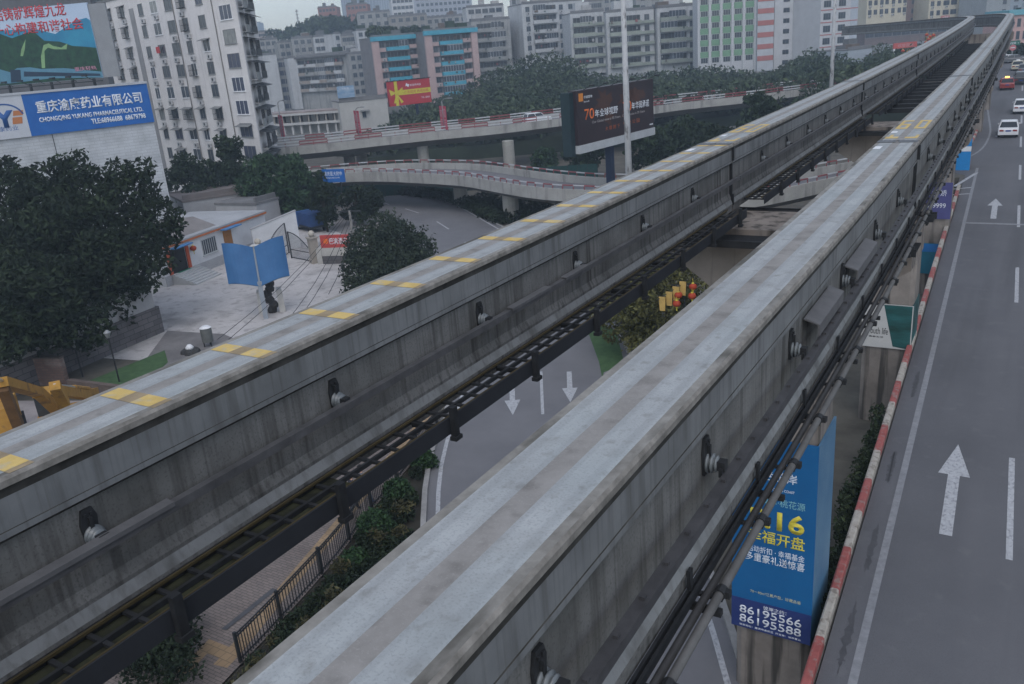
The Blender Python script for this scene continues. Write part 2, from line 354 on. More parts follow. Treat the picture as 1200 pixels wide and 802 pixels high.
# arrows and dashes on the lower road, measured on the photograph
for tail, tip in (((600, 452), (601, 487)), ((667, 436), (668.5, 472))):
    a = gp(*tail); c = gp(*tip); arrow_sheet('road_marking', a, c-a, (c-a).length, 0.02, paint_w, hw=0.42, hl=1.9, sw=0.14)
def dash(name, a, c, wd, z, mt):
    d = (c-a); d.z = 0; d.normalize(); r = Vector((d.y, -d.x, 0))*wd/2; b = MB()
    b.add([a-r, a+r, c+r, c-r], [(0, 1, 2, 3)]); me = b.mesh(name, mt, fix=False)
    for v in me.vertices: v.co.z += z
    if me.polygons[0].normal.z < 0: me.flip_normals()
    return struct(put(name, me))
dash('road_marking', gp(634, 436), gp(636, 486), 0.16, 0.02, paint_w)
for p, q in (((475, 245), (491, 250)), ((512, 260), (526, 269)), ((446, 237), (456, 240)), ((545, 284), (558, 296))):
    dash('road_marking', gp(*p), gp(*q), 0.17, 0.02, paint_w)

# paved pavement under the left track with yellow tactile path
pav = brickmat('herringbone_pavers', (0.16, 0.135, 0.125), (0.20, 0.165, 0.15), (0.09, 0.08, 0.075), 1.0, 0.32, 0.12, 0.012, 0.9, 'XY')
tact = brickmat('yellow_tactile_pavers', (0.25, 0.175, 0.105), (0.30, 0.21, 0.125), (0.16, 0.12, 0.08), 1.0, 0.30, 0.30, 0.012, 0.9, 'XY')
rp_ = [gp(283, 780), gp(320, 741), gp(384, 669), gp(410, 636), gp(430, 607), gp(470, 560), gp(520, 500)]
walk_c = smooth_path([rp_[0]+(rp_[0]-rp_[1])*3.5]+rp_, 0.5)          # line of the iron railing
ribbon('pavement', offs(walk_c, -8.5), offs(walk_c, 0.06), pav, 0.13)
tc = smooth_path([gp(258, 781, 0.13), gp(280, 757, 0.13), gp(340, 683, 0.13), gp(401, 610, 0.13), gp(452, 545, 0.13), gp(505, 485, 0.13)], 1.0)
ribbon('tactile_path', offs(tc, -0.27), offs(tc, 0.27), tact, 0.006)
b = MB(); b.add([gp(206, 788, 0.138), gp(219, 791, 0.138), gp(243, 766, 0.138), gp(270, 776, 0.138), gp(278, 762, 0.138), gp(245, 749, 0.138)], [tuple(range(6))])
struct(b.build('tactile_path', tact))
planting = mat('planting_soil', (0.03, 0.028, 0.022), 0.95, 0.3, 1.0)
ribbon('planting_bed', offs(walk_c, 0.06), offs(walk_c, 7.0), planting, 0.008)
sheet('grass_wedge', [gp(690, 392), gp(703, 380), gp(722, 388), gp(735, 440), gp(720, 470), gp(707, 450), gp(702, 425)], 0.03, grass_m)

# court in front of the white chapel
sheet('court_pavement', [gp(196, 425), gp(330, 425), gp(400, 385), gp(430, 330), gp(430, 285), gp(330, 248), gp(190, 315), gp(150, 340), gp(120, 420)], 0.016, court_m)
sheet('asphalt_apron', [gp(170, 423), gp(196, 388), gp(262, 392), gp(330, 420), gp(250, 470), gp(180, 470)], 0.022, mat('damp_dark_concrete', (0.12, 0.115, 0.115), 0.8, 0.25, 0.6, col2=(0.2, 0.19, 0.19)))
sheet('grass_patch', [gp(104, 447), gp(193, 411), gp(197, 425), gp(150, 470), gp(95, 490)], 0.026, grass_m)
sheet('pavement', [gp(330, 240), gp(450, 224), gp(470, 260), gp(425, 300), gp(350, 268)], 0.01, mat('footpath_concrete', (0.22, 0.21, 0.21), 0.9, 0.2, 0.6))
sheet('bare_yard', [gp(-60, 470), gp(40, 470), gp(140, 470), gp(120, 620), gp(-60, 640)], 0.014, mat('light_building_rubble', (0.24, 0.22, 0.22), 0.95, 0.3, 0.8, col2=(0.36, 0.33, 0.33)))

# ------------------------------------------------------------------ right hand road, climbing away on an embankment
RTH = rad(1.56)
RD = Vector((-sin(RTH), cos(RTH), 0)); RN = Vector((cos(RTH), sin(RTH), 0))
def rz(y): return 3.1+0.03*(y-20)
def rp(u, y, dz=0.0):                        # u metres right of the edge line, at Y
    x = -2.63-0.0272*(y-28)+u
    return Vector((x, y, rz(y)+dz))
ys = [-20+4*i for i in range(46)]
road_end = 160
ribbon('right_road', [rp(-0.75, y) for y in ys], [rp(16, y) for y in ys], asphalt)
# the road widens to the left past the gore, round the piers
gl = [(-0.75, 70), (-0.75, 77), (-1.9, 80), (-2.6, 84), (-2.6, 92), (-2.5, 104), (-2.6, 120), (-3.0, 160)]
ribbon('right_road', [rp(u-1.6 if 78 < y < 90 else u, y, -0.001) for u, y in gl], [rp(-0.74, y, -0.001) for u, y in gl], asphalt)
# cross road at the far end
def cz(y): return rz(y)
b = MB(); b.add([rp(-9, 158, -0.004), rp(90, 158, -0.004), rp(90, 190, -0.004), rp(-9, 190, -0.004)], [(0, 1, 2, 3)]); struct(b.build('cross_road', asphalt))
# embankment: retaining wall of the road
iv_wall = MB()
P = [rp(-1.06, y) for y in ys if y <= 76]
iv_wall.sweep([(-0.02, -6.5), (-0.02, 0.0), (0.28, 0.0), (0.28, -6.5)], P)
ow = iv_wall.build('retaining_wall', mat('old_retaining_wall', (0.06, 0.055, 0.05), 0.9, 0.3, 1.0, col2=(0.12, 0.11, 0.10)))
tag(ow, 'dark ivy covered retaining wall holding up the right hand road', 'wall')
b = MB(); P = [rp(0, y) for y in ys if y >= 76]
b.sweep([(-8, -9.5), (-8, -0.02), (16.2, -0.02), (16.2, -9.5)], P); struct(b.build('road_embankment', soil))
b = MB(); P = [rp(0, y) for y in ys if y <= 77]
b.sweep([(-0.7, -6.5), (-0.7, -0.02), (16.2, -0.02), (16.2, -6.5)], P); struct(b.build('road_embankment', soil))
# markings
def rdash(u0, y0, u1, y1, wd, mt=paint_w):
    return dash('road_marking', rp(u0, y0), rp(u1, y1), wd, 0.006, mt)
for y in range(-16, 78, 4): rdash(0.0, y, 0.0, y+4.0, 0.20, paint_f)
edge2 = smooth_path([rp(-2.0, 82), rp(-1.2, 84), rp(-0.2, 88), rp(0.25, 93), rp(0.35, 100), rp(-0.1, 110), rp(-0.5, 118)], 1.5)
ribbon('road_marking', offs(edge2, -0.09), offs(edge2, 0.09), paint_f, 0.006)
for y0 in (16.4, 38.6, 53.5, 68.3, 83.0, 97.5, 112, 127):       # lane dashes, 6 m on 9 m off
    rdash(3.05, y0+7.0, 3.05, y0+13.0, 0.17)
for y0 in (23.6, 73.0): 
    a = rp(1.62, y0, 0.006); arrow_sheet('road_marking', a, RD, 5.9, 0, paint_w, hw=0.42, hl=2.1, sw=0.17).data.transform(Matrix.Translation((0, 0, 0))) if False else None
def rarrow(u, y0, ln):
    a = rp(u, y0); bz = MB(); hl, hw, sw = 2.2, 0.46, 0.17
    P = [(u-sw, y0), (u+sw, y0), (u+sw, y0+ln-hl), (u+hw, y0+ln-hl), (u, y0+ln), (u-hw, y0+ln-hl), (u-sw, y0+ln-hl)]
    bz.add([rp(p, q, 0.007) for p, q in P], [tuple(range(7))]); me = bz.mesh('road_marking', paint_w, fix=False)
    if me.polygons[0].normal.z < 0: me.flip_normals()
    return struct(put('road_marking', me))
rarrow(1.45, 24.0, 5.8); rarrow(1.62, 62.5, 6.0)
rdash(0.1, 61.2, 3.2, 61.2, 0.5, paint_f); rdash(3.2, 61.2, 13, 61.2, 0.5, paint_f)
for (u0, y0, u1, y1) in ((-1.25, 72.5, 0.05, 78), (-1.35, 69.5, -0.1, 70.0), (-1.3, 71.5, -0.1, 72.2)): rdash(u0, y0, u1, y1, 0.25, paint_w)
rdash(0.9, 96.5, 1.6, 96.5, 0.9, paint_w)
# stains near the kerb
oil = mat('oily_patch', (0.062, 0.062, 0.067), 0.6, 0.2, 3.0)
for u, y, l in ((-0.36, 18.6, 2.6), (-0.34, 22.6, 2.4), (-0.4, 27.5, 2.2), (-0.33, 34.5, 2.6)):
    n = 40; bz = MB(); bz.add([rp(u+0.085*cos(2*pi*i/n)*(1+0.5*sin(3.1*i+y)+0.3*sin(1.3*i)), y+l/2*sin(2*pi*i/n)*(1+0.12*sin(5.3*i+y)), 0.004) for i in range(n)], [tuple(range(n))]); struct(bz.build('road_stain', oil))
# red and white kerb barrier: each painted length is its own block
def kerb_block(name, pts, red):
    b = MB(); b.sweep([(-0.17, -0.25), (-0.15, 0.30), (-0.09, 0.36), (0.09, 0.36), (0.15, 0.30), (0.17, -0.25)], pts)
    o = b.build(name, [red_p if red else cream_p]); return o
def barrier(name, label, pts, ln=2.35, group=None, sec=((-0.17, -0.2), (-0.15, 0.30), (-0.09, 0.36), (0.09, 0.36), (0.15, 0.30), (0.17, -0.2)), mats=None, first=0):
    pts = resample(pts, ln); b = MB(); b.sweep(list(sec), pts, altern=lambda i: (i+first) % 2)
    o = b.build(name, mats or [red_p, cream_p]); tag(o, label, 'barrier', group); return o
kb_sec = ((-0.12, -0.2), (-0.11, 0.22), (-0.07, 0.26), (0.07, 0.26), (0.11, 0.22), (0.12, -0.2))
barrier('kerb_barrier', 'long chipped red and white kerb barrier along the near left edge of the right road', [rp(-0.92, y) for y in range(-12, 73, 2)], 2.45, sec=kb_sec)
barrier('kerb_barrier', 'short curved red and white kerb barrier round the far piers beside the right road', smooth_path([rp(-2.1, 86), rp(-1.5, 88), rp(-1.05, 92), rp(-0.85, 98), rp(-0.9, 104)], 1.2), 2.2, sec=kb_sec)

# ================================================================== monorail tracks
def shift(y): return 0.0 if y < 8 else (-0.0085*(y-8)**2/8 if y < 16 else -0.017*(y-12))
def rise(y): return 0.0 if y < 20 else 0.00014*(y-20)**2
TOPZ = CAMZ-2.61
mid = []
s = -4.0
while s <= 118.01:
    mid.append(Vector((-4.455+shift(s), s, TOPZ+rise(s)))); s += 1.0
hd = atan2(mid[-1].x-mid[-2].x, mid[-1].y-mid[-2].y); p = mid[-1].copy()
for i in range(320):
    k = 1/88 if hd > -1.42 else 0.0
    hd -= k*0.8; p = p+Vector((sin(hd), cos(hd), 0))*0.8; p.z -= (0.010-0.027*max(0, 1-i/30))*0.8; mid.append(p.copy())
    if i > 30 and proj(p)[0] < 1001: break
HALF = 2.01
JOINTS = [0.2, 20.25, 39.4, 60.0, 80.0, 100.0]
def idx(y): return int(round(y+4))
prof = [(-0.405, 0), (-0.425, -0.025), (-0.425, -0.075), (-0.395, -0.09), (-0.395, -0.155), (-0.395, -0.40), (-0.402, -0.405), (-0.402, -0.455), (-0.345, -0.50), (-0.345, -1.19), (-0.385, -1.29), (-0.385, -1.33), (-0.425, -1.43), (-0.425, -1.47), (-0.405, -1.49), (-0.405, -1.62),
        (0.405, -1.62), (0.405, -1.49), (0.425, -1.47), (0.425, -1.43), (0.385, -1.33), (0.385, -1.29), (0.345, -1.19), (0.345, -0.50), (0.402, -0.455), (0.402, -0.405), (0.395, -0.40), (0.395, -0.155), (0.395, -0.09), (0.425, -0.075), (0.425, -0.025), (0.405, 0),
        (0.335, 0), (0.083, 0), (-0.083, 0), (-0.335, 0)]
#        edge materials: 0 concrete 1 band 2 ledge 3 lip 4 strip 5 middle 6 edge
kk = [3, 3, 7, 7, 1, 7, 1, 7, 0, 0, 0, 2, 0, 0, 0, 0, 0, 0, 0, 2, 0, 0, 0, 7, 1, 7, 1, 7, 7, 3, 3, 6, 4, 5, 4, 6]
BM = [conc, band, ledge, lipm, topstrip, topmid, topedge, underband]
def seg(path, y0, y1, gap=0.03):
    """part of a 1 m path between stations y0 and y1"""
    out = []
    def at(y):
        f = y+4; i = max(0, min(len(path)-2, int(f))); return path[i].lerp(path[i+1], f-i)
    out.append(at(y0+gap)); y = math.floor(y0+gap)+1
    while y < y1-gap-0.01: out.append(at(y)); y += 1
    out.append(at(y1-gap)); return out, at
# insulator bracket, built once: origin on the web face, +X away from the web
def insulator_meshes():
    b = MB()
    b.extr([(-0.085, -0.22), (0.05, -0.22), (0.10, 0.10), (0.06, 0.21), (-0.06, 0.21), (-0.105, 0.05)], 'x', 0.0, 0.035)
    b.box(0.03, 0.075, -0.02, 0.02, -0.20, 0.12)
    for y_, z_ in ((-0.04, 0.15), (0.03, 0.15), (-0.045, -0.17), (0.02, -0.17)): b.box(0.035, 0.055, y_-0.016, y_+0.016, z_-0.016, z_+0.016)
    plate = b.mesh('mounting_plate', darksteel)
    b = MB(); n = 14; prof_ = [(0.05, 0.03), (0.11, 0.035), (0.115, 0.055), (0.06, 0.065), (0.06, 0.08), (0.105, 0.085), (0.11, 0.105), (0.055, 0.115), (0.055, 0.13), (0.09, 0.135), (0.095, 0.15), (0.045, 0.165)]
    vs = [(z, r*cos(2*pi*j/n), r*sin(2*pi*j/n)-0.09) for r, z in prof_ for j in range(n)]; fs = [(i*n+j, i*n+(j+1) % n, (i+1)*n+(j+1) % n, (i+1)*n+j) for i in range(len(prof_)-1) for j in range(n)]
    fs.append(tuple((len(prof_)-1)*n+j for j in range(n))); b.add(vs, fs); ins = b.mesh('insulator', porcel, True)
    b = MB(); b.box(0.16, 0.25, -0.06, 0.06, -0.14, -0.04); b.box(0.19, 0.23, -0.09, 0.03, -0.20, -0.10); clip = b.mesh('rail_clip', darksteel)
    return plate, ins, clip
PLATE, INS, CLIP = insulator_meshes()
for me_ in (PLATE, INS, CLIP): me_.transform(Matrix.Diagonal((0.74, 0.74, 0.78, 1)))
def ymark(mb, at, y, x0, x1, l, z=0.004):
    a = at(y-l/2); c = at(y+l/2); d = (c-a).normalized(); r = Vector((d.y, -d.x, 0)).normalized()
    mb.add([a+r*x0+Vector((0, 0, z)), a+r*x1+Vector((0, 0, z)), c+r*x1+Vector((0, 0, z)), c+r*x0+Vector((0, 0, z))], [(0, 1, 2, 3)])
LAB = {-1: ['nearest span of the left track beam, with a row of yellow bars on top', 'second span of the left track beam, starting at the yellow numerals', 'third span of the left track beam, past two dark joints', 'fourth span of the left track beam, near the far gantry', 'fifth span of the left track beam, before it bends away', 'far bend of the left track beam in front of the cream flats'],
       1: ['nearest span of the right track beam, wide and plain in the foreground', 'second span of the right track beam, starting at the yellow 60', 'third span of the right track beam, beside the red taxi', 'fourth span of the right track beam, above the far cars', 'fifth span of the right track beam, last straight piece', 'far bend of the right track beam ending the straight']}
FARPATH = mid[idx(100):]
for side in (-1, 1):
    path = offs(mid, side*HALF)
    ends = JOINTS+[None]
    spans = [(-3.9, 20.25)]+[(JOINTS[i], JOINTS[i+1]) for i in range(1, 5)]
    for k, (y0, y1) in enumerate(spans):
        pts, at = seg(path, y0, y1)
        root = thing('guideway_beam', LAB[side][k], 'guideway beam', at((max(y0, 0)+y1)/2)+Vector((0, 0, -1.62)), 0, 'guideway beams of the monorail'); inv = -root.location
        loc = [p_+inv for p_ in pts]
        def lat(y, at=at, inv=inv): return at(y)+inv
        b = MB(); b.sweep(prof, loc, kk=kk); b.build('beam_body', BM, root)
        # conductor rail on the right face
        b = MB(); ru = 0.345+0.20
        b.sweep([(ru-0.035, -0.80-0.07), (ru-0.035, -0.80+0.02), (ru+0.03, -0.80+0.02), (ru+0.03, -0.80-0.07)] if False else [(ru-0.04, -0.86), (ru-0.04, -0.78), (ru+0.04, -0.78), (ru+0.04, -0.86)] if side < 0 else [(ru-0.03, -0.93), (ru-0.03, -0.85), (ru+0.065, -0.85), (ru+0.065, -0.93)], loc)
        if side > 0 and k < 2:
            y = max(y0, 0.5)
            while y < y1-0.3: q_ = lat(y); b.box(q_.x+ru+0.0, q_.x+ru+0.035, q_.y-0.02, q_.y+0.02, q_.z-0.852, q_.z-0.825); y += 0.42
        rl = b.build('conductor_rail', railm if side < 0 else mat('dark_conductor_rail', (0.07, 0.07, 0.075), 0.5, 0.3, 4.0, metal=0.3), root)
        # brackets
        yb = 0.3+({-1: 0.0, 1: 0.12}[side])
        while yb < y1-0.6:
            if yb > y0+0.5 and yb > -3:
                p_ = lat(yb); d = (lat(yb+0.5)-lat(yb-0.5)); rz_ = -atan2(d.x, d.y)
                r_ = Vector((cos(rz_), sin(rz_), 0))
                o = put('insulator_bracket', PLATE, root, p_+r_*0.347+Vector((0, 0, -0.72)), rz_)
                if k < 3: put('insulator', INS, o); put('rail_clip', CLIP, o)
            yb += 2.85
        # yellow marks across the left track
        if side < 0 and k == 0:
            y = 1.55
            while y < 20:
                b = MB(); ymark(b, lat, y, -0.335, -0.083, 0.19); ymark(b, lat, y, 0.083, 0.335, 0.19); b.build('yellow_mark', paint_y, root); y += 1.22
            b = MB()
            for y in [1.55+1.22*i for i in range(16)]: ymark(b, lat, y, -0.083, 0.083, 0.19, 0.003); ymark(b, lat, y, 0.337, 0.40, 0.19, 0.003)
            b.build('faint_mark', mat('rubbed_yellow_paint', (0.27, 0.21, 0.13), 0.85, 0.2, 6.0), root)
        # rail covers
        cov = {(-1, 0): [(0.0, 3.75), (9.3, 10.4), (10.9, 11.7)], (1, 0): [(9.5, 10.9), (11.9, 13.6)]}.get((side, k), [])
        for ya, yb_ in cov:
            b = MB(); pp, _ = seg(path, ya, yb_, 0); pp = [q+inv for q in pp]
            b.sweep([(0.50, -0.765), (0.505, -0.75), (0.605, -0.76), (0.605, -0.80), (0.595, -0.80), (0.595, -0.77)] if side < 0 else [(0.37, -0.62), (0.37, -0.60), (0.55, -0.66), (0.55, -0.80), (0.53, -0.80), (0.53, -0.67)], pp); b.build('rail_cover', mat('rail_cover_steel', (0.12, 0.12, 0.125), 0.5, 0.2, 4.0, metal=0.2) if side < 0 else mat('dull_cover_steel', (0.10, 0.10, 0.105), 0.6, 0.2, 4.0), root)
        # joint plates at the far end
        if k < 3:
            b = MB()
            for u0, u1, m_ in ((-0.40, -0.03, 0), (0.03, 0.40, 0)):
                ymark(b, lat, y1-0.16, u0, u1, 0.30, 0.012)
            for i in range(9):
                u = -0.38+i*0.092; ymark(b, lat, y1-0.04, u, u+0.045, 0.12, 0.016)
            b.build('expansion_plate', mat('joint_plate_steel', (0.13, 0.135, 0.145), 0.55, 0.3, 8.0, metal=0.4), root)
            b = MB()
            p0 = lat(y1-0.05); d = (lat(y1)-lat(y1-1)).normalized(); r_ = Vector((d.y, -d.x, 0)).normalized()
            for (u, z0, z1) in ((0.405, -0.40, -0.09), (0.36, -1.2, -0.46), (0.40, -1.46, -1.2)):
                b.bar(p0+r_*u+Vector((0, 0, z0)), p0+r_*u+Vector((0, 0, z1)), 0.10, 0.05)
            b.build('joint_cover', darksteel, root)
        if k == 1:                              # numerals 60 and a bar mark, painted upright as the driver sees them
            b = MB()
            def bars(x0, x1, ya, yb_): 
                a = lat(ya); c = lat(yb_); d = (c-a).normalized(); r = Vector((d.y, -d.x, 0)).normalized(); z = Vector((0, 0, 0.005))
                b.add([a+r*x0+z, a+r*x1+z, c+r*x1+z, c+r*x0+z], [(0, 1, 2, 3)])
            Y = y0+2.1
            x0, x1, t = -0.33, -0.07, 0.07
            for (ya, yb_) in ((Y, Y+0.25), (Y+0.75, Y+1.0), (Y+1.5, Y+1.75)): bars(x0, x1, ya, yb_)
            bars(x0, x0+t, Y+0.25, Y+0.75); bars(x1-t, x1, Y+0.25, Y+0.75); bars(x0, x0+t, Y+1.0, Y+1.5)
            x0, x1 = 0.07, 0.33
            for (ya, yb_) in ((Y, Y+0.25), (Y+1.5, Y+1.75)): bars(x0, x1, ya, yb_)
            bars(x0, x0+t, Y+0.25, Y+1.5); bars(x1-t, x1, Y+0.25, Y+1.5)
            b.build('speed_numerals', paint_y, root)
            b = MB(); bars(-0.33, -0.07, y0+0.35, y0+0.65); bars(-0.27, -0.20, y0+0.65, y0+1.0); bars(0.07, 0.33, y0+0.35, y0+0.6); bars(0.26, 0.33, y0+0.6, y0+0.95)
            b.build('bar_mark', paint_y, root)
            b = MB(); bars(-0.33, -0.20, y0+1.35, y0+1.65); b.build('white_plate', white_p, root)
        if k == 0 and True:
            b = MB()
            a = lat(y1-1.1); z = Vector((0, 0, 0.005)); b.add([a+Vector((-0.34, -0.2, 0.005)), a+Vector((-0.20, -0.2, 0.005)), a+Vector((-0.20, 0.2, 0.005)), a+Vector((-0.34, 0.2, 0.005))], [(0, 1, 2, 3)]); b.build('white_plate', white_p, root)
    # far bend
    fp = offs(FARPATH, side*HALF); root = thing('guideway_beam', LAB[side][5], 'guideway beam', fp[20], 0, 'guideway beams of the monorail'); inv = -root.location
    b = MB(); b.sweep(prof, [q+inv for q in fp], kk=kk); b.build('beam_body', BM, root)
    b = MB(); b.sweep([(0.505, -0.97), (0.505, -0.86), (0.585, -0.86), (0.585, -0.97)], [q+inv for q in fp]); b.build('conductor_rail', railm, root)

# ------------------------------------------------------------------ cable trays hung beside the beams
post_m = MB(); post_m.box(-0.03, 0.03, -0.045, 0.045, -0.29, 0.10); post_m.box(-0.04, 0.05, -0.065, 0.065, -0.31, -0.26); post_m.box(-0.62, 0.0, -0.03, 0.03, -0.25, -0.19)
POST = post_m.mesh('hanger_post', darksteel)
tl = ['cable tray with dark side plate hung under the left beam, nearest length', 'cable tray with dark side plate hung under the left beam, second length', 'cable tray with dark side plate hung under the left beam, third length']
pathL = offs(mid, -HALF); pathR = offs(mid, HALF)
moss = mat('mossy_dirt', (0.012, 0.013, 0.008), 0.95, 0.4, 5.0, col2=(0.045, 0.048, 0.022), ramp=(0.4, 0.75))
for k, (y0, y1) in enumerate([(-3.9, 19.4), (21.0, 38.6), (40.2, 59.2), (60.8, 79.2), (80.8, 99.5)]):
    pp, at = seg(pathL, y0, y1, 0)
    lbl = ['cable tray with dark side plate under the nearest left beam span', 'cable tray hung under the second left beam span', 'cable tray hung under the third left beam span', 'cable tray hung under the fourth left beam span', 'cable tray hung under the fifth left beam span'][k]
    root = thing('cable_tray', lbl, 'cable tray', at((max(0, y0)+y1)/2)+Vector((0.9, 0, -1.9)), 0, 'cable trays under the left track'); inv = -root.location; pp = [q+inv for q in pp]
    b = MB(); b.sweep([(0.97, -1.59), (0.97, -1.38), (0.985, -1.38), (0.985, -1.59)], pp); b.build('side_plate', tray_plate, root)
    b = MB()
    for u in (0.50, 0.72, 0.94): b.sweep([(u-0.018, -1.49), (u-0.018, -1.44), (u+0.018, -1.44), (u+0.018, -1.49)], pp)
    y = y0
    while y < y1-0.3:
        a = at(y)+inv; b.box(a.x+0.50, a.x+0.94, a.y-0.02, a.y+0.02, a.z-1.48, a.z-1.45); y += 0.32
    b.build('ladder', darksteel, root)
    b = MB(); b.sweep([(0.525, -1.44), (0.525, -1.415), (0.55, -1.415), (0.55, -1.44)], pp); b.sweep([(0.895, -1.44), (0.895, -1.415), (0.915, -1.415), (0.915, -1.44)], pp); b.build('cable', mat('yellowed_cable', (0.055, 0.042, 0.018), 0.7, 0.3, 3.0), root)
    if k == 0:
        b = MB(); q, _ = seg(pathL, -3.9, 5.6, 0); q = [v+inv for v in q]; b.sweep([(0.5, -1.53), (0.5, -1.495), (0.93, -1.495), (0.93, -1.53)], q); b.build('debris_bed', moss, root)
    y = 1.36
    while y < y1-0.2:
        if y > y0+0.2: a = at(y)+inv; put('hanger_post', POST, root, a+Vector((1.03, 0, -1.35)))
        y += 1.93
rp_lab = ['conduits and ladder tray hung along the nearest right beam span', 'conduits and ladder tray hung along the second right beam span', 'conduits and ladder tray hung along the third right beam span', 'conduits and ladder tray hung along the fourth right beam span', 'conduits and ladder tray hung along the fifth right beam span']
cl = MB(); cl.tube([(0, -0.045, 0), (0, 0.045, 0)], 0.05, 10); cl.box(-0.25, 0.02, -0.025, 0.025, -0.075, -0.05); cl.box(0.03, 0.08, -0.03, 0.03, -0.03, 0.03); CLAMP = cl.mesh('pipe_clamp', darksteel)
pr = MB(); pr.box(-0.015, 0.015, -0.03, 0.03, -0.34, 0.0); pr.box(-0.02, 0.26, -0.03, 0.03, -0.36, -0.31); POSTR = pr.mesh('hanger_post', darksteel)
for k, (y0, y1) in enumerate([(-3.9, 20.1), (20.4, 39.2), (39.6, 59.8), (60.2, 79.8), (80.2, 99.8)]):
    pp, at = seg(pathR, y0, y1, 0)
    root = thing('cable_tray', rp_lab[k], 'cable tray', at((max(0, y0)+y1)/2)+Vector((0.6, 0, -1.8)), 0, 'cable trays beside the right track'); inv = -root.location; pp = [q+inv for q in pp]
    b = MB(); b.tube([q+Vector((0.675, 0, -1.60)) for q in pp], 0.037, 10); b.build('conduit', pipem, root, smooth=True)
    b = MB(); b.tube([q+Vector((0.565, 0, -1.65)) for q in pp], 0.034, 10); b.build('conduit', pipedk, root, smooth=True)
    b = MB()
    for u in (0.44, 0.49): b.sweep([(u-0.012, -1.66), (u-0.012, -1.58), (u+0.012, -1.58), (u+0.012, -1.66)], pp)
    y = y0
    while y < y1-0.3:
        a = at(y)+inv; b.box(a.x+0.44, a.x+0.49, a.y-0.03, a.y+0.03, a.z-1.65, a.z-1.62); y += 0.45
    b.build('ladder', darksteel, root)
    y = 0.9
    while y < y1-0.2:
        if y > y0+0.2 and k < 4: a = at(y)+inv; put('pipe_clamp', CLAMP, root, a+Vector((0.675, 0, -1.60)))
        y += 1.16
    y = 1.6
    while y < y1-0.2:
        if y > y0+0.2 and k < 4: a = at(y)+inv; put('hanger_post', POSTR, root, a+Vector((0.45, 0, -1.40)))
        y += 1.93
# signal rods between the far tracks (walkway joists)
wj = thing('walkway_frame', 'dark steel walkway joists slung between the two far tracks', 'walkway', (-5, 50, TOPZ-2.0))
for y in range(44, 100, 2):
    a = offs(mid, -1.2)[idx(y)]; c = offs(mid, 1.2)[idx(y)]; inv = -wj.location
    b = MB(); b.bar(a+inv+Vector((0, 0, -1.75)), c+inv+Vector((0, 0, -1.75)), 0.25, 0.2); b.build('joist', darksteel, wj)

# ------------------------------------------------------------------ piers
PCX = [-0.13, 0.12, 0.0, 0.0, 0.0, 0.0]
plab = ['nearest hammerhead pier of the monorail, wrapped in the big blue advert', 'second hammerhead pier, with the white and green poster', 'third hammerhead pier, with the violet poster near the gore', 'fourth hammerhead pier, with the bare blue panel', 'fifth hammerhead pier, just past the red taxi', 'sixth hammerhead pier, carrying the start of the bend']
for k, y in enumerate([20.25, 39.4, 60.0, 80.0, 100.0, 118.0]):
    q = mid[idx(y)] if y <= 101 else mid[idx(117)]
    zt = q.z-1.62-0.16; g0 = 0.0 if y < 75 else -1.0
    root = thing('hammerhead_pier', plab[k], 'pier', (q.x, q.y, g0), 0, 'piers carrying the monorail')
    b = MB(); cx = PCX[k]
    w_, c_ = 0.98, 0.18
    poly = [(cx-w_+c_, -0.9), (cx+w_-c_, -0.9), (cx+w_, -0.9+c_), (cx+w_, 0.9-c_), (cx+w_-c_, 0.9), (cx-w_+c_, 0.9), (cx-w_, 0.9-c_), (cx-w_, -0.9+c_)]
    b.prism(poly, 0, zt-g0-1.3); b.build('column', pier_m, root)
    b = MB(); z = zt-g0
    b.extr([(-2.62, z), (2.60, z), (2.60, z-0.75), (cx+w_, z-1.9), (cx-w_, z-1.9), (-2.62, z-0.75)], 'y', -1.05, 1.05); b.build('hammerhead', pier_m, root)
    for s_ in (-1, 1):
        b = MB(); b.box(s_*HALF-0.42, s_*HALF+0.42, -0.8, -0.15, z+0.002, z+0.158); b.box(s_*HALF-0.42, s_*HALF+0.42, 0.15, 0.8, z+0.002, z+0.158); b.build('bearing', mat('dark_bearing_steel', (0.06, 0.055, 0.05), 0.6, 0.3, 5.0), root)
    if k < 3:
        b = MB()
        for s_ in (-1, 1):
            y0_ = 1.08 if s_ > 0 else -1.85
            for i in range(12): b.box(-2.7, 2.75, y0_+0.065*i, y0_+0.065*i+0.03, z-0.16, z-0.12)
            for x in (-2.6, -1.3, 0.0, 1.3, 2.6): b.box(x-0.04, x+0.04, y0_, y0_+0.78, z-0.24, z-0.163)
            b.bar((-2.7, y0_+(0.78 if s_ > 0 else 0), z-0.16), (2.75, y0_+(0.78 if s_ > 0 else 0), z-0.16), 0.05, 0.16)
        b.build('service_walkway', darksteel, root)
# ================================================================== adverts on the piers
def pier_q(k): 
    y = [20.25, 39.4, 60.0, 80.0, 100.0][k]; return mid[idx(y)]
q0 = pier_q(0); cx0 = q0.x+PCX[0]
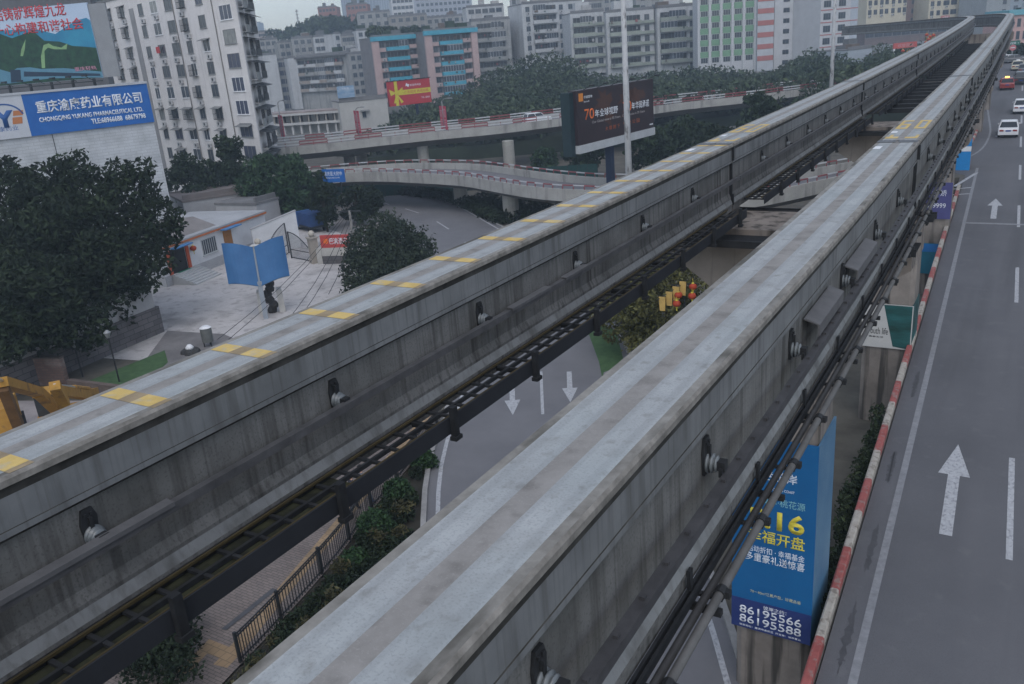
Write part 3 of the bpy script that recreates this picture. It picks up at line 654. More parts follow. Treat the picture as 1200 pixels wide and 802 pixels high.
# big blue advert box round the nearest pier (front face towards -Y)
root = thing('wrap_advert', 'tall blue advert box with yellow 16 and white phone numbers on the nearest pier', 'advert', (cx0, q0.y-0.97, CAMZ-15.35), 0, 'adverts on the piers')
AW, AH = 2.08, 5.75
b = MB(); b.box(-AW/2, AW/2, -0.06, 0.0, 0, AH); b.build('front_board', mat('advert_blue', (0.006, 0.085, 0.235), 0.5, 0.15, 0.5, col2=(0.009, 0.115, 0.29)), root)
b = MB(); b.box(-AW/2+0.004, AW/2-0.004, -0.066, -0.0602, 0.003, 0.93); b.build('number_strip', mat('advert_navy', (0.018, 0.034, 0.13), 0.5, 0.1, 0.8, col2=(0.026, 0.045, 0.17)), root)
b = MB(); b.box(AW/2-0.055, AW/2, 0.003, 1.95, 0, AH-0.05); b.build('side_board', mat('advert_pale_blue', (0.035, 0.13, 0.25), 0.5, 0.2, 0.35, col2=(0.14, 0.25, 0.35)), root)
b = MB(); b.box(-AW/2, -AW/2+0.055, 0.003, 1.95, 0, AH-0.05); b.build('side_board', MATS['advert_pale_blue'], root)
T = lambda s, x, z, wd, ht, m_=lettw, bo=0.0, y=-0.0605: letter(root, s, -AW/2+x, y, z, wd, ht, m_, bo, 0.004)
T('金色彼岸', 0.55, 4.62, 1.05, 0.27); T('GOLDEN COAST', 0.95, 4.36, 0.6, 0.07)
T('彼岸·桃花源', 0.72, 3.93, 1.10, 0.22, mat('teal_lettering', (0.20, 0.42, 0.46), 0.6, 0.05, 3.0))
T('5.16', 0.42, 3.22, 1.40, 0.56, letty, 0.03); T('幸福开盘', 0.42, 2.78, 1.42, 0.38, letty, 0.012)
T('活动折扣 · 幸福基金', 0.40, 2.46, 1.45, 0.19); T('多重豪礼送惊喜', 0.36, 2.18, 1.50, 0.25, lettw, 0.006)
T('70－90m²江景户型，珍藏品鉴', 0.50, 1.18, 1.30, 0.10, mat('pale_yellow_lettering', (0.45, 0.45, 0.30), 0.6, 0.05, 3.0))
T('彼岸之约：', 0.85, 0.74, 0.60, 0.12, lettw, 0, -0.0665); T('86195566', 0.22, 0.47, 1.62, 0.25, lettw, 0.008, -0.0665); T('86195588', 0.22, 0.18, 1.62, 0.25, lettw, 0.008, -0.0665)
T('项目地址：重庆市高新区  开发商：彼岸置业', 0.22, 0.06, 1.62, 0.06, lettw, 0, -0.0665)
q1 = pier_q(1)
root = thing('wrap_advert', 'white and sea green poster board on the second pier', 'advert', (q1.x+PCX[1], q1.y-0.97, CAMZ-13.85), 0, 'adverts on the piers')
b = MB(); b.box(-1.02, 1.02, -0.05, 0, 0, 2.0); b.build('front_board', mat('poster_white', (0.45, 0.45, 0.44), 0.5, 0.08, 2.0), root)
b = MB(); b.add([(0.30, -0.056, 0.1), (0.98, -0.056, 0.02), (0.98, -0.056, 1.98), (-0.15, -0.056, 1.98), (-0.02, -0.056, 1.4)], [(0, 1, 2, 3, 4)]); b.build('green_picture', mat('sea_green_picture', (0.008, 0.04, 0.035), 0.5, 0.3, 1.0, stretch=(0.3, 1, 1.6), col2=(0.03, 0.16, 0.17), ramp=(0.4, 0.75)), root)
letter(root, 'Youth life', -0.78, -0.0505, 0.62, 0.85, 0.30, black_m); letter(root, '青春生活', -0.70, -0.0505, 0.45, 0.6, 0.08, black_m)
b = MB(); b.box(0.97, 1.02, 0.002, 1.9, 0, 2.0); b.build('side_board', MATS['sea_green_picture'], root)
q2 = pier_q(2)
root = thing('wrap_advert', 'violet poster board with pale writing on the third pier', 'advert', (q2.x+PCX[2], q2.y-0.97, 5.0), 0, 'adverts on the piers')
b = MB(); b.box(-1.05, 1.05, -0.05, 0, 0, 2.3); b.build('front_board', mat('violet_board', (0.07, 0.07, 0.20), 0.5, 0.15, 1.0), root)
letter(root, '江山多娇', -0.75, -0.0505, 1.45, 1.5, 0.4, lettw); letter(root, '68679999', -0.75, -0.0505, 0.7, 1.5, 0.3, lettw)
root = thing('wrap_advert', 'low turquoise poster board at the foot of the third pier', 'advert', (q2.x+PCX[2], q2.y-0.97, 1.4), 0, 'adverts on the piers')
b = MB(); b.box(-1.05, 1.05, -0.05, 0, 0, 2.0); b.build('front_board', mat('turquoise_board', (0.01, 0.13, 0.20), 0.5, 0.2, 1.0), root)
b = MB(); b.box(-1.05, 1.05, -0.056, -0.0505, 1.45, 1.97); b.build('top_strip', mat('board_blue', (0.012, 0.14, 0.40), 0.5, 0.1, 1.0), root)
q3 = pier_q(3)
root = thing('wrap_advert', 'plain bright blue board on the fourth pier', 'advert', (q3.x+PCX[3], q3.y-0.97, 4.8), 0, 'adverts on the piers')
b = MB(); b.box(-1.05, 1.05, -0.05, 0, 0, 3.6); b.build('front_board', mat('board_bright_blue', (0.012, 0.20, 0.50), 0.5, 0.1, 1.0), root)
b = MB(); b.box(-1.05, 1.05, -0.055, -0.0505, 1.6, 2.0); b.build('pale_stripe', white_p, root)

# ================================================================== cars
def car_meshes(tag_, body_col, L=4.5, W=1.72, H=1.44, taxi=False, suv=False):
    body = mat('car_paint_'+tag_, body_col, 0.3, 0.03, 1.0, spec=0.5)
    cg = mat('car_glass', (0.02, 0.025, 0.03), 0.08, 0.1, 1.0, spec=0.6)
    out = {}
    w = W/2
    if suv: prof = [(-L/2, 0.35), (-L/2, 0.95), (-L/2+0.08, 1.05), (L/2-1.1, 1.05), (L/2-0.15, 0.92), (L/2, 0.70), (L/2, 0.35)]
    else:   prof = [(-L/2, 0.32), (-L/2-0.0, 0.80), (-L/2+0.10, 0.93), (-L/2+0.85, 0.96), (L/2-1.35, 0.93), (L/2-0.25, 0.80), (L/2, 0.62), (L/2, 0.32)]
    # lofted sections across the width so that the flanks tumble home
    b = MB(); n = len(prof); secs = [(-w, 0.06, 0.96), (-w*0.93, 0.0, 1.0), (w*0.93, 0.0, 1.0), (w, 0.06, 0.96)]
    vs = []
    for x, inset, sz in secs:
        for y, z in prof: vs.append((x, y*(1-inset*0.5), 0.32+(z-0.32)*(0.80 if abs(x) == w else 1.0)*sz))
    fs = []
    for i in range(len(secs)-1):
        for j in range(n): fs.append((i*n+j, i*n+(j+1) % n, (i+1)*n+(j+1) % n, (i+1)*n+j))
    fs += [tuple(range(n))[::-1], tuple((len(secs)-1)*n+j for j in range(n))]
    b.add(vs, fs); out['body'] = b.mesh('body', body)
    # glasshouse and roof
    z0 = 1.03 if suv else 0.93; z1 = H if not suv else 1.68
    if suv: ya, yb, yc, yd = -L/2+0.10, -L/2+0.35, L/2-1.75, L/2-1.15
    else: ya, yb, yc, yd = -L/2+0.55, -L/2+1.20, L/2-2.05, L/2-1.30
    b = MB(); wb, wt = w*0.92, w*0.74
    b.hexa([(-wb, ya, z0), (wb, ya, z0), (wb, yd, z0), (-wb, yd, z0), (-wt, yb, z1-0.05), (wt, yb, z1-0.05), (wt, yc, z1-0.05), (-wt, yc, z1-0.05)]); out['windows'] = b.mesh('windows', cg)
    b = MB(); b.hexa([(-wt-0.02, yb-0.03, z1-0.06), (wt+0.02, yb-0.03, z1-0.06), (wt+0.02, yc+0.03, z1-0.06), (-wt-0.02, yc+0.03, z1-0.06), (-wt+0.06, yb+0.12, z1), (wt-0.06, yb+0.12, z1), (wt-0.06, yc-0.12, z1), (-wt+0.06, yc-0.12, z1)])
    for sx in (-1, 1):                         # pillars
        for (y0_, y1_) in ((ya, yb), (yd, yc), ((ya+yd)/2, (yb+yc)/2)):
            b.bar((sx*(wb+0.005), y0_, z0-0.02), (sx*(wt+0.012), y1_, z1-0.05), 0.07, 0.07)
    out['roof'] = b.mesh('roof', body)
    b = MB(); b.tube([(-0.1, 0, 0), (0.1, 0, 0)], 0.31, 16); out['tyre'] = b.mesh('tyre', black_m)
    b = MB(); b.tube([(-0.104, 0, 0), (0.104, 0, 0)], 0.19, 12); out['rim'] = b.mesh('rim', galv)
    b = MB(); b.box(-0.17, 0.17, -0.03, 0.02, -0.08, 0.07); out['tail'] = b.mesh('tail_light', mat('tail_light_red', (0.22, 0.015, 0.015), 0.3, 0.1, 2.0))
    b = MB(); b.box(-w*0.95, w*0.95, -0.05, 0.05, -0.11, 0.11); out['bumper'] = b.mesh('bumper', body)
    b = MB(); b.box(-0.22, 0.22, -0.01, 0.01, -0.07, 0.07); out['plate'] = b.mesh('number_plate', mat('plate_blue', (0.02, 0.05, 0.22), 0.5, 0.1, 2.0))
    b = MB(); b.box(-0.07, 0.07, -0.06, 0.05, -0.06, 0.06); out['mirror'] = b.mesh('wing_mirror', body)
    out['dims'] = (L, W, H if not suv else 1.68, z0); return out
def car(name, label, loc, rz_, M, group='cars on the right hand road', sign=False, cat='car', tail_on=False):
    L, W, H, z0 = M['dims']; w = W/2
    r = thing(name, label, cat, loc, rz_, group)
    r.rotation_euler = (0.03, 0, rz_)
    put('body', M['body'], r); put('windows', M['windows'], r); put('roof', M['roof'], r)
    for sx in (-1, 1):
        for y in (-L/2+0.85, L/2-0.85):
            o = put('wheel', M['tyre'], r, (sx*(w-0.11), y, 0.31)); put('rim', M['rim'], o)
        put('tail_light', M['tail'], r, (sx*(w-0.30), -L/2-0.005, 0.74))
        put('wing_mirror', M['mirror'], r, (sx*(w+0.02), L/2-1.55, z0+0.04))
    put('bumper', M['bumper'], r, (0, -L/2-0.02, 0.44)); put('number_plate', M['plate'], r, (0, -L/2-0.012, 0.70 if M['dims'][2] < 1.6 else 0.62))
    if sign:
        b = MB(); b.hexa([(-0.28, -0.10, 0), (0.28, -0.10, 0), (0.28, 0.10, 0), (-0.28, 0.10, 0), (-0.24, -0.06, 0.17), (0.24, -0.06, 0.17), (0.24, 0.06, 0.17), (-0.24, 0.06, 0.17)])
        b.build('roof_sign', mat('lit_roof_sign', (1.0, 0.55, 0.12), 0.5, 0.05, 2.0, emit=3.0) if sign == 'lit' else white_p, r, (0, 0.05, H-0.005))
    return r
def on_road(px, py, z=None):
    p = gp(px, py, rz(80))
    for _ in range(6): p = gp(px, py, rz(p.y))
    return p
white_car = car_meshes('white', (0.62, 0.63, 0.65)); red_car = car_meshes('red', (0.24, 0.035, 0.035)); dark_suv = car_meshes('dark', (0.035, 0.038, 0.042), L=4.4, W=1.78, suv=True); pale_car = car_meshes('pale_yellow', (0.45, 0.42, 0.33)); grey_car = car_meshes('grey', (0.10, 0.105, 0.115)); silver_suv = car_meshes('silver', (0.36, 0.37, 0.39), L=4.4, W=1.75, suv=True)
car('saloon_car', 'white saloon car nearest to the camera on the right road', on_road(1181, 158), RTH, white_car)
car('saloon_car', 'white saloon car on the right road, second one up the lane beside', on_road(1197, 131), RTH, white_car)
car('taxi', 'red taxi with its orange roof lamp lit', on_road(1179, 104), RTH+0.05, red_car, sign='lit', cat='taxi')
car('estate_car', 'dark boxy car ahead of the red taxi in the next lane', on_road(1196, 98), RTH, dark_suv)
car('saloon_car', 'pale yellow car furthest up the right road', on_road(1192, 82), RTH, pale_car, sign=True)
car('saloon_car', 'grey car just behind the pale yellow car', on_road(1200, 86), RTH, grey_car)
xs = [(1163, 'silver minivan waiting at the far crossing, leftmost of the row', silver_suv), (1170, 'red car waiting at the far crossing, between silver and white', red_car), (1177, 'white car waiting at the far crossing, third of the row', white_car), (1184, 'grey car waiting at the far crossing, rightmost of the row', grey_car)]
for px, lb, M_ in xs:
    car('parked_car', lb, on_road(px, 74.5), RTH+pi/2+0.1, M_, 'cars waiting at the far crossing')
# ================================================================== buildings
def world_of(px, dep, z):                    # point at image column px, depth dep and height z
    xc = (px-600)/FPX*dep; zc = z-CAMZ
    yc = (zc-xc*CX.z-dep*_F.z)/CY.z
    return Vector((0, 0, CAMZ))+CX*xc+CY*yc+_F*dep
RC = random.Random(99); CLUT = [mat('clutter_pale', (0.34, 0.34, 0.34), 0.8, 0.2, 1.0), mat('clutter_grey', (0.12, 0.125, 0.13), 0.8, 0.2, 1.0), mat('clutter_brown', (0.13, 0.10, 0.08), 0.8, 0.2, 1.0), mat('clutter_dark_green', (0.03, 0.05, 0.03), 0.9, 0.3, 1.0), mat('laundry_red', (0.25, 0.07, 0.07), 0.8, 0.2, 1.0)]
class Bld:
    """facade given by left and right corner (plan) and its top and foot heights; local x runs right along it, y goes into the building"""
    def __init__(s, name, label, P0, P1, ztop, zb, D, wallm, group=None, wall=True, cat='building', roofm=None):
        P0 = Vector((P0[0], P0[1], 0)); P1 = Vector((P1[0], P1[1], 0)); s.W = (P1-P0).length; s.H = ztop-zb; s.D = D
        s.rz = atan2(P1.y-P0.y, P1.x-P0.x); s.P0 = P0; s.zb = zb
        s.o = thing(name, label, cat, (P0.x, P0.y, zb), s.rz, group); s.cache = {}
        if wall:
            b = MB(); b.box(0, s.W, 0, D, 0, s.H); b.build('wall', wallm, s.o)
            rm = roofm or mat('grey_roof_slab', (0.16, 0.16, 0.165), 0.9, 0.2, 0.4)
            b = MB(); b.box(-0.08, s.W+0.08, -0.08, D+0.08, s.H+0.003, s.H+0.25); b.box(0.15, s.W-0.15, 0.15, 0.4, s.H+0.253, s.H+0.8); b.build('roof', rm, s.o)
    def hit(s, px, py, y=0.0):               # where a picture point meets the facade plane: local x, z
        d = ray(px, py); n = Vector((-sin(s.rz), cos(s.rz), 0)); Q = s.P0+n*y
        t = n.dot(Q-Vector((0, 0, 0)))/n.dot(Vector((d.x, d.y, 0))); p = Vector((d.x*t, d.y*t, 0)); u = Vector((cos(s.rz), sin(s.rz), 0))
        return (p-s.P0).dot(u), CAMZ+d.z*t-s.zb
    def win(s, x, z, w_, h, frame=white_p, glass=glass_m, mull=1, y=0.0, sill=True, trans=False, side=None):
        key = (round(w_, 2), round(h, 2), frame.name, glass.name, mull, sill, trans)
        if key not in s.cache:
            b = MB(); t = 0.06
            for (a, c, e, f) in ((-w_/2, w_/2, h-t, h), (-w_/2, w_/2, 0, t), (-w_/2, -w_/2+t, t, h-t), (w_/2-t, w_/2, t, h-t)): b.box(a, c, -0.05, 0.02, e, f)
            for i in range(mull):
                xm = -w_/2+w_*(i+1)/(mull+1); b.box(xm-0.025, xm+0.025, -0.04, 0.0, t, h-t)
            if trans: b.box(-w_/2+t, w_/2-t, -0.039, 0.0, h*0.66, h*0.66+0.05)
            if sill: b.box(-w_/2-0.08, w_/2+0.08, -0.12, 0.0, -0.07, -0.003)
            fr = b.mesh('window', frame)
            b = MB(); b.quad((-w_/2+t, -0.012, t), (w_/2-t, -0.012, t), (w_/2-t, -0.012, h-t), (-w_/2+t, -0.012, h-t)); gl = b.mesh('pane', glass, fix=False)
            s.cache[key] = (fr, gl)
        fr, gl = s.cache[key]
        if side is None: o = put('window', fr, s.o, (x, y, z))
        else: o = put('window', fr, s.o, (s.W, x, z), pi/2)
        put('pane', gl, o); return o
    def ac(s, x, z, y=0.0):
        if 'ac' not in s.cache:
            b = MB(); b.box(-0.40, 0.40, -0.36, -0.06, 0, 0.56, 0); n = 14
            b.add([(0.10+0.20*cos(2*pi*i/n), -0.364, 0.28+0.20*sin(2*pi*i/n)) for i in range(n)], [tuple(range(n))], 1)
            b.box(-0.38, -0.34, -0.36, 0, -0.06, 0, 1); b.box(0.34, 0.38, -0.36, 0, -0.06, 0, 1)
            s.cache['ac'] = b.mesh('air_conditioner', [mat('ac_casing', (0.40, 0.41, 0.42), 0.6, 0.15, 1.5), darksteel])
        return put('air_conditioner', s.cache['ac'], s.o, (x, y, z))
    def awning(s, x, z, w_, y=0.0, m_=None):
        key = ('aw', round(w_, 1))
        if key not in s.cache:
            b = MB(); b.hexa([(-w_/2, -0.75, -0.25), (w_/2, -0.75, -0.25), (w_/2, 0, 0), (-w_/2, 0, 0), (-w_/2, -0.75, -0.20), (w_/2, -0.75, -0.20), (w_/2, 0, 0.05), (-w_/2, 0, 0.05)]); s.cache[key] = b.mesh('awning', m_ or mat('old_awning_sheet', (0.17, 0.175, 0.175), 0.7, 0.3, 1.5))
        return put('awning', s.cache[key], s.o, (x, y, z))
    def cage(s, x, z, w_, h, y=0.0):
        key = ('cage', round(w_, 1), round(h, 1))
        if key not in s.cache:
            b = MB(); d = 0.5
            for zz in (0, h*0.5, h): b.box(-w_/2, w_/2, -d, -d+0.03, zz, zz+0.04)
            n = max(3, int(w_/0.16))
            for i in range(n+1):
                xx = -w_/2+w_*i/n; b.box(xx-0.012, xx+0.012, -d, -d+0.025, 0, h)
            b.box(-w_/2, w_/2, -d, 0, -0.05, 0); b.box(-w_/2, -w_/2+0.03, -d, 0, h*0.5, h*0.5+0.04); b.box(w_/2-0.03, w_/2, -d, 0, h*0.5, h*0.5+0.04)
            s.cache[key] = b.mesh('window_cage', darksteel)
        return put('window_cage', s.cache[key], s.o, (x, y, z))
    def balcony(s, x0, x1, z, fh, parap, dep=1.1, ph=1.0, glassm=None, enclosed=None, slabm=None):
        """open balcony: slab, parapet, glazed back wall, plus window enclosures standing on the parapet"""
        b = MB(); b.box(x0, x1, -dep, 0.0, z-0.14, z, 1); b.box(x0, x1, -dep, -dep+0.12, z, z+ph, 0); b.box(x0, x0+0.12, -dep+0.12, 0, z, z+ph, 0); b.box(x1-0.12, x1, -dep+0.12, 0, z, z+ph, 0)
        o = b.build('balcony', [parap, slabm or mat('balcony_slab', (0.26, 0.26, 0.26), 0.8, 0.2, 1.0)], s.o)
        b = MB(); b.box(x0+0.15, x1-0.15, -0.03, -0.004, z+0.05, z+fh-0.5, 0)
        n = max(2, int((x1-x0)/1.1))
        for i in range(n+1):
            xx = x0+0.15+(x1-x0-0.3)*i/n; b.box(xx-0.04, xx+0.04, -0.06, -0.031, z+0.05, z+fh-0.5, 1)
        b.build('glazing', [glassm or mat('shaded_glazing', (0.018, 0.021, 0.026), 0.3, 0.5, 0.5, col2=(0.06, 0.065, 0.07)), mat('dull_frame', (0.22, 0.225, 0.23), 0.6, 0.3, 1.0)], o)
        for (e0, e1) in (enclosed or []):
            a, c = x0+(x1-x0)*e0, x0+(x1-x0)*e1; zz = z+ph+0.004; hh = fh-ph-0.16; b = MB()
            b.box(a+0.03, c-0.03, -dep+0.02, -dep+0.05, zz, zz+hh, 1); m_ = max(2, int((c-a)/0.8))
            for i in range(m_+1):
                xx = a+(c-a)*i/m_; b.box(max(a, xx-0.04), min(c, xx+0.04), -dep-0.01, -dep+0.06, zz, zz+hh, 0)
            b.box(a, c, -dep-0.012, -dep+0.061, zz+hh-0.07, zz+hh, 0); b.box(a, c, -dep-0.012, -dep+0.061, zz, zz+0.07, 0)
            b.build('balcony_window', [mat('enclosure_frame', (0.42, 0.43, 0.44), 0.5, 0.2, 1.0), glass_m], o)
        b = MB(); x = x0+0.3
        while x < x1-0.6 and (x1-x0) > 2.2:
            if RC.random() < 0.45:
                w_ = RC.uniform(0.25, 0.8); h_ = RC.uniform(0.25, 0.9); yy = -dep*RC.choice([0.15, 0.55, 1.12]); b.box(x, x+w_, yy-0.12, yy, z+(0.45 if yy < -dep else 0.3 if h_ < 0.5 else fh-0.75-h_), z+(0.45 if yy < -dep else 0.3 if h_ < 0.5 else fh-0.75-h_)+h_, RC.randrange(5))
            x += RC.uniform(0.5, 1.4)
        if b.v: b.build('balcony_clutter', CLUT, o)
        return o
    def clutter(s):
        for i in range(RC.randrange(2, 5)):
            x = RC.uniform(0.5, max(0.6, s.W-3)); w_ = RC.uniform(1.2, 3.4); y = RC.uniform(0.8, max(1.0, s.D*0.5)); s.boxpart(RC.choice(['roof_hut', 'water_tank', 'stair_hut']), x, min(s.W-0.1, x+w_), y, y+RC.uniform(1.5, 3), s.H+0.26, s.H+0.26+RC.uniform(0.8, 2.6), RC.choice(CLUT[:4]))
    def boxpart(s, name, x0, x1, y0, y1, z0, z1, m_):
        b = MB(); b.box(x0, x1, y0, y1, z0, z1); return b.build(name, m_, s.o)
def facade(name, label, px0, d0, px1, d1, ztop, zb, D, wallm, **kw):
    return Bld(name, label, world_of(px0, d0, ztop), world_of(px1, d1, ztop), ztop, zb, D, wallm, **kw)
def zt(px, py, d):                            # height of a picture point at a depth
    return dp(px, py, d).z
plaster = mat('offwhite_plaster', (0.58, 0.56, 0.555), 0.9, 0.1, 0.6, col2=(0.68, 0.66, 0.655))
overlay(plaster, (0.34, 0.325, 0.32), 1.2, (1.5, 1.5, 0.12), 0.55, 0.75, 0.5)
grimy = mat('grimy_plaster', (0.22, 0.225, 0.22), 0.9, 0.2, 0.5, col2=(0.34, 0.34, 0.335))
overlay(grimy, (0.10, 0.10, 0.10), 0.9, (1.2, 1.2, 0.12), 0.52, 0.72, 0.6)
palew = mat('pale_grey_render', (0.38, 0.39, 0.40), 0.9, 0.12, 0.5, col2=(0.48, 0.49, 0.50))
overlay(palew, (0.22, 0.22, 0.225), 0.8, (1.2, 1.2, 0.1), 0.55, 0.75, 0.5)
brownr = mat('dull_brown_render', (0.20, 0.14, 0.13), 0.9, 0.15, 0.5)

# ---- white apartment block on the left
AW_ = 41.4
A = Bld('apartment_block', 'tall off white apartment block with many window air conditioners, left', (-85.07-AW_*0.974, 77.75+AW_*0.225), (-85.07, 77.75), 28.4, 0, 13, plaster, wall=False)
fl = Vector((-0.80, 1.0, 0)).normalized(); fu = Vector((cos(A.rz), sin(A.rz), 0)); fv = Vector((-sin(A.rz), cos(A.rz), 0))   # the right flank runs back obliquely
FX, FY = fl.dot(fu), fl.dot(fv); FL = 15.0
b = MB(); b.prism([(0, 0), (A.W, 0), (A.W+FX*FL, FY*FL), (0, FY*FL)], 0, A.H); b.build('wall', plaster, A.o)
b = MB(); b.prism([(-0.1, -0.1), (A.W+0.1, -0.1), (A.W+FX*FL+0.1, FY*FL+0.1), (-0.1, FY*FL+0.1)], A.H+0.003, A.H+0.35); b.build('roof', mat('grey_roof_slab', (0.16, 0.16, 0.165), 0.9, 0.2, 0.4), A.o)
fh = 2.86; rows = []
cols = []                                   # local x from the top row in the photograph
for px, py, w_, mul in ((128, 18, 1.15, 0), (143.5, 15, 1.15, 0), (165, 13, 1.15, 1), (180, 9, 1.7, 1), (197, 6, 1.8, 1), (213, 4, 1.2, 1), (233, 3, 1.4, 1), (265, 18, 2.7, 2)):
    cols.append((A.hit(px, py)[0], w_, mul))
zr = A.hit(265, 25)[1]
r2 = random.Random(3)
bluegl = mat('bluish_window_glass', (0.035, 0.045, 0.085), 0.15, 0.3, 0.7, spec=0.5, col2=(0.07, 0.08, 0.12))
curt = mat('curtained_glass', (0.16, 0.17, 0.17), 0.3, 0.3, 1.2, col2=(0.30, 0.31, 0.30))
darkfr = mat('dark_window_frame', (0.20, 0.205, 0.21), 0.5, 0.2, 1.0)
for k in range(-2, 8):
    z = zr-0.4-fh*k
    for c, (x, w_, mul) in enumerate(cols):
        if z+1.5 > A.H or z < 0.6: continue
        zz = z+(0.55 if c == 7 else 0.25 if c < 2 else 0)
        if zz+1.4 > A.H: continue
        g = bluegl if c == 7 else r2.choice([glass_m, bluegl, glass_m, curt]) if r2.random() < 0.5 else glass_m
        if k == 1 and c == 7: g = curt
        w_ *= 1.3 if c < 7 else 1.12
        A.win(x, zz, w_, 1.6 if c != 7 else 1.75, frame=darkfr if r2.random() < 0.6 else white_p, glass=g, mull=mul)
        if c < 2: A.awning(x, zz+1.62, w_+0.5)
        elif k >= 4 and k < 6 and c < 7 or (k == 5 and c == 7): A.awning(x, zz+1.60, w_+0.4)
        elif r2.random() < 0.12 and c < 7: A.awning(x, zz+1.6, w_+0.4)
        if c < 7 and r2.random() < 0.75: A.ac(x+r2.choice([-0.3, 0.35, 0.5]), zz-0.85-0.2*r2.random())
        if c < 2 or (r2.random() < 0.10 and c < 7): A.cage(x, zz, w_+0.1, 1.35)
xs_ = (cols[1][0]+cols[2][0])/2
A.boxpart('grey_shaft', xs_-0.75, xs_+0.75, -0.06, -0.002, 0, A.H-1.6, mat('grey_render', (0.25, 0.25, 0.255), 0.9, 0.15, 0.7))
for px, py in ((207, 30), (253, 30)):
    x = A.hit(px, py)[0]; b = MB(); b.tube([(x, -0.09, 0), (x, -0.09, A.H)], 0.07, 8); b.build('drain_pipe', mat('drain_pipe_grey', (0.19, 0.185, 0.18), 0.6, 0.2, 2.0), A.o)
fa = atan2(FY, FX)
for k in range(0, 9):                        # caged balconies on the right flank
    z = 1.6+fh*k; b = MB(); e = 0.55+0.35*r2.random()
    for (s0, s1) in ((1.2, 4.6), (6.0, 10.5)):
        b.box(s0, s1, -e, -0.01, z, z+0.12, 1); b.box(s0, s1, -e, -e+0.06, z+0.12, z+0.95, 1 if r2.random() < 0.4 else 0)
        n_ = int((s1-s0)/0.35)
        for i in range(n_): b.box(s0+i*0.35, s0+i*0.35+0.035, -e, -e+0.04, z+0.95, z+2.1, 0)
        b.hexa([(s0-0.3, -e-0.7, z+2.0), (s1+0.3, -e-0.7, z+2.0), (s1+0.3, -0.01, z+2.35), (s0-0.3, -0.01, z+2.35), (s0-0.3, -e-0.7, z+2.05), (s1+0.3, -e-0.7, z+2.05), (s1+0.3, -0.01, z+2.4), (s0-0.3, -0.01, z+2.4)], 0)
    b.build('caged_balcony', [darksteel, grimy], A.o, (A.W, 0, 0), fa)
# red blanket hung from a window
x, z = A.hit(188, 58); o = A.boxpart('red_blanket', x-0.5, x+0.4, -0.42, -0.30, z-0.5, z+0.35, lettr)

# ---- white tiled pharmacy building with the blue sign
tiles = brickmat('white_wall_tiles', (0.47, 0.49, 0.515), (0.51, 0.53, 0.55), (0.36, 0.375, 0.395), 1.0, 1.1, 0.30, 0.02, 0.5, spec=0.4)
ux, uy = 0.29/1.0028, 0.96/1.0028
Pr = Vector((-79.5, 58.7)); Wp = 42.0
PB = Bld('tiled_building', 'windowless white tiled building under a long blue sign', (Pr.x-ux*Wp, Pr.y-uy*Wp), Pr, 16.5, 0, 10, tiles, wall=False)
PB.boxpart('wall', 0, PB.W, 0, 10, 0, PB.H, tiles)
x0, zb_ = PB.hit(40, 161); x1, zb2 = PB.hit(180, 143); xt, ztp = PB.hit(171, 98)
S = thing('company_sign', 'long blue company sign with white lettering across the tiled building', 'sign', PB.o.location+Vector((0, 0, 0)), PB.rz)
zs0, zs1 = zb2, ztp; xa = PB.hit(30, 135)[0]; xl = PB.hit(-30, 140)[0]
b = MB(); b.box(xa, PB.W+0.02, -0.22, -0.01, zs0, zs1); b.build('blue_board', blue_m, S)
b = MB(); b.box(xl-6, xa-0.005, -0.22, -0.01, zs0, zs1); b.build('white_board', mat('sign_white', (0.50, 0.52, 0.56), 0.5, 0.05, 1.0), S)
b = MB(); b.box(xl-6, PB.W+0.06, -0.30, -0.005, zs1+0.004, zs1+0.22); b.build('top_trim', mat('pale_trim', (0.42, 0.44, 0.47), 0.6, 0.1, 1.0), S)
def onS(s, pxa, pya, pxb, pyb, hgt, m_=lettw, bo=0.0):
    xa_, za_ = PB.hit(pxa, pya, -0.22); xb_, _z = PB.hit(pxb, pyb, -0.22)
    letter(S, s, xa_, -0.2205, za_, xb_-xa_, hgt, m_, bo, 0.03)
hh = zs1-zs0
onS('重庆渝康药业有限公司', 44, 133.5, 167, 119, hh*0.30, lettw, 0.02)
onS('CHONGQING YUKANG PHARMACEUTICAL LTD.', 47, 144.7, 168, 130.5, hh*0.135, lettw, 0.025)
onS('TLE:68966688  68679798', 108, 145.8, 171, 138, hh*0.135, lettw, 0.025)
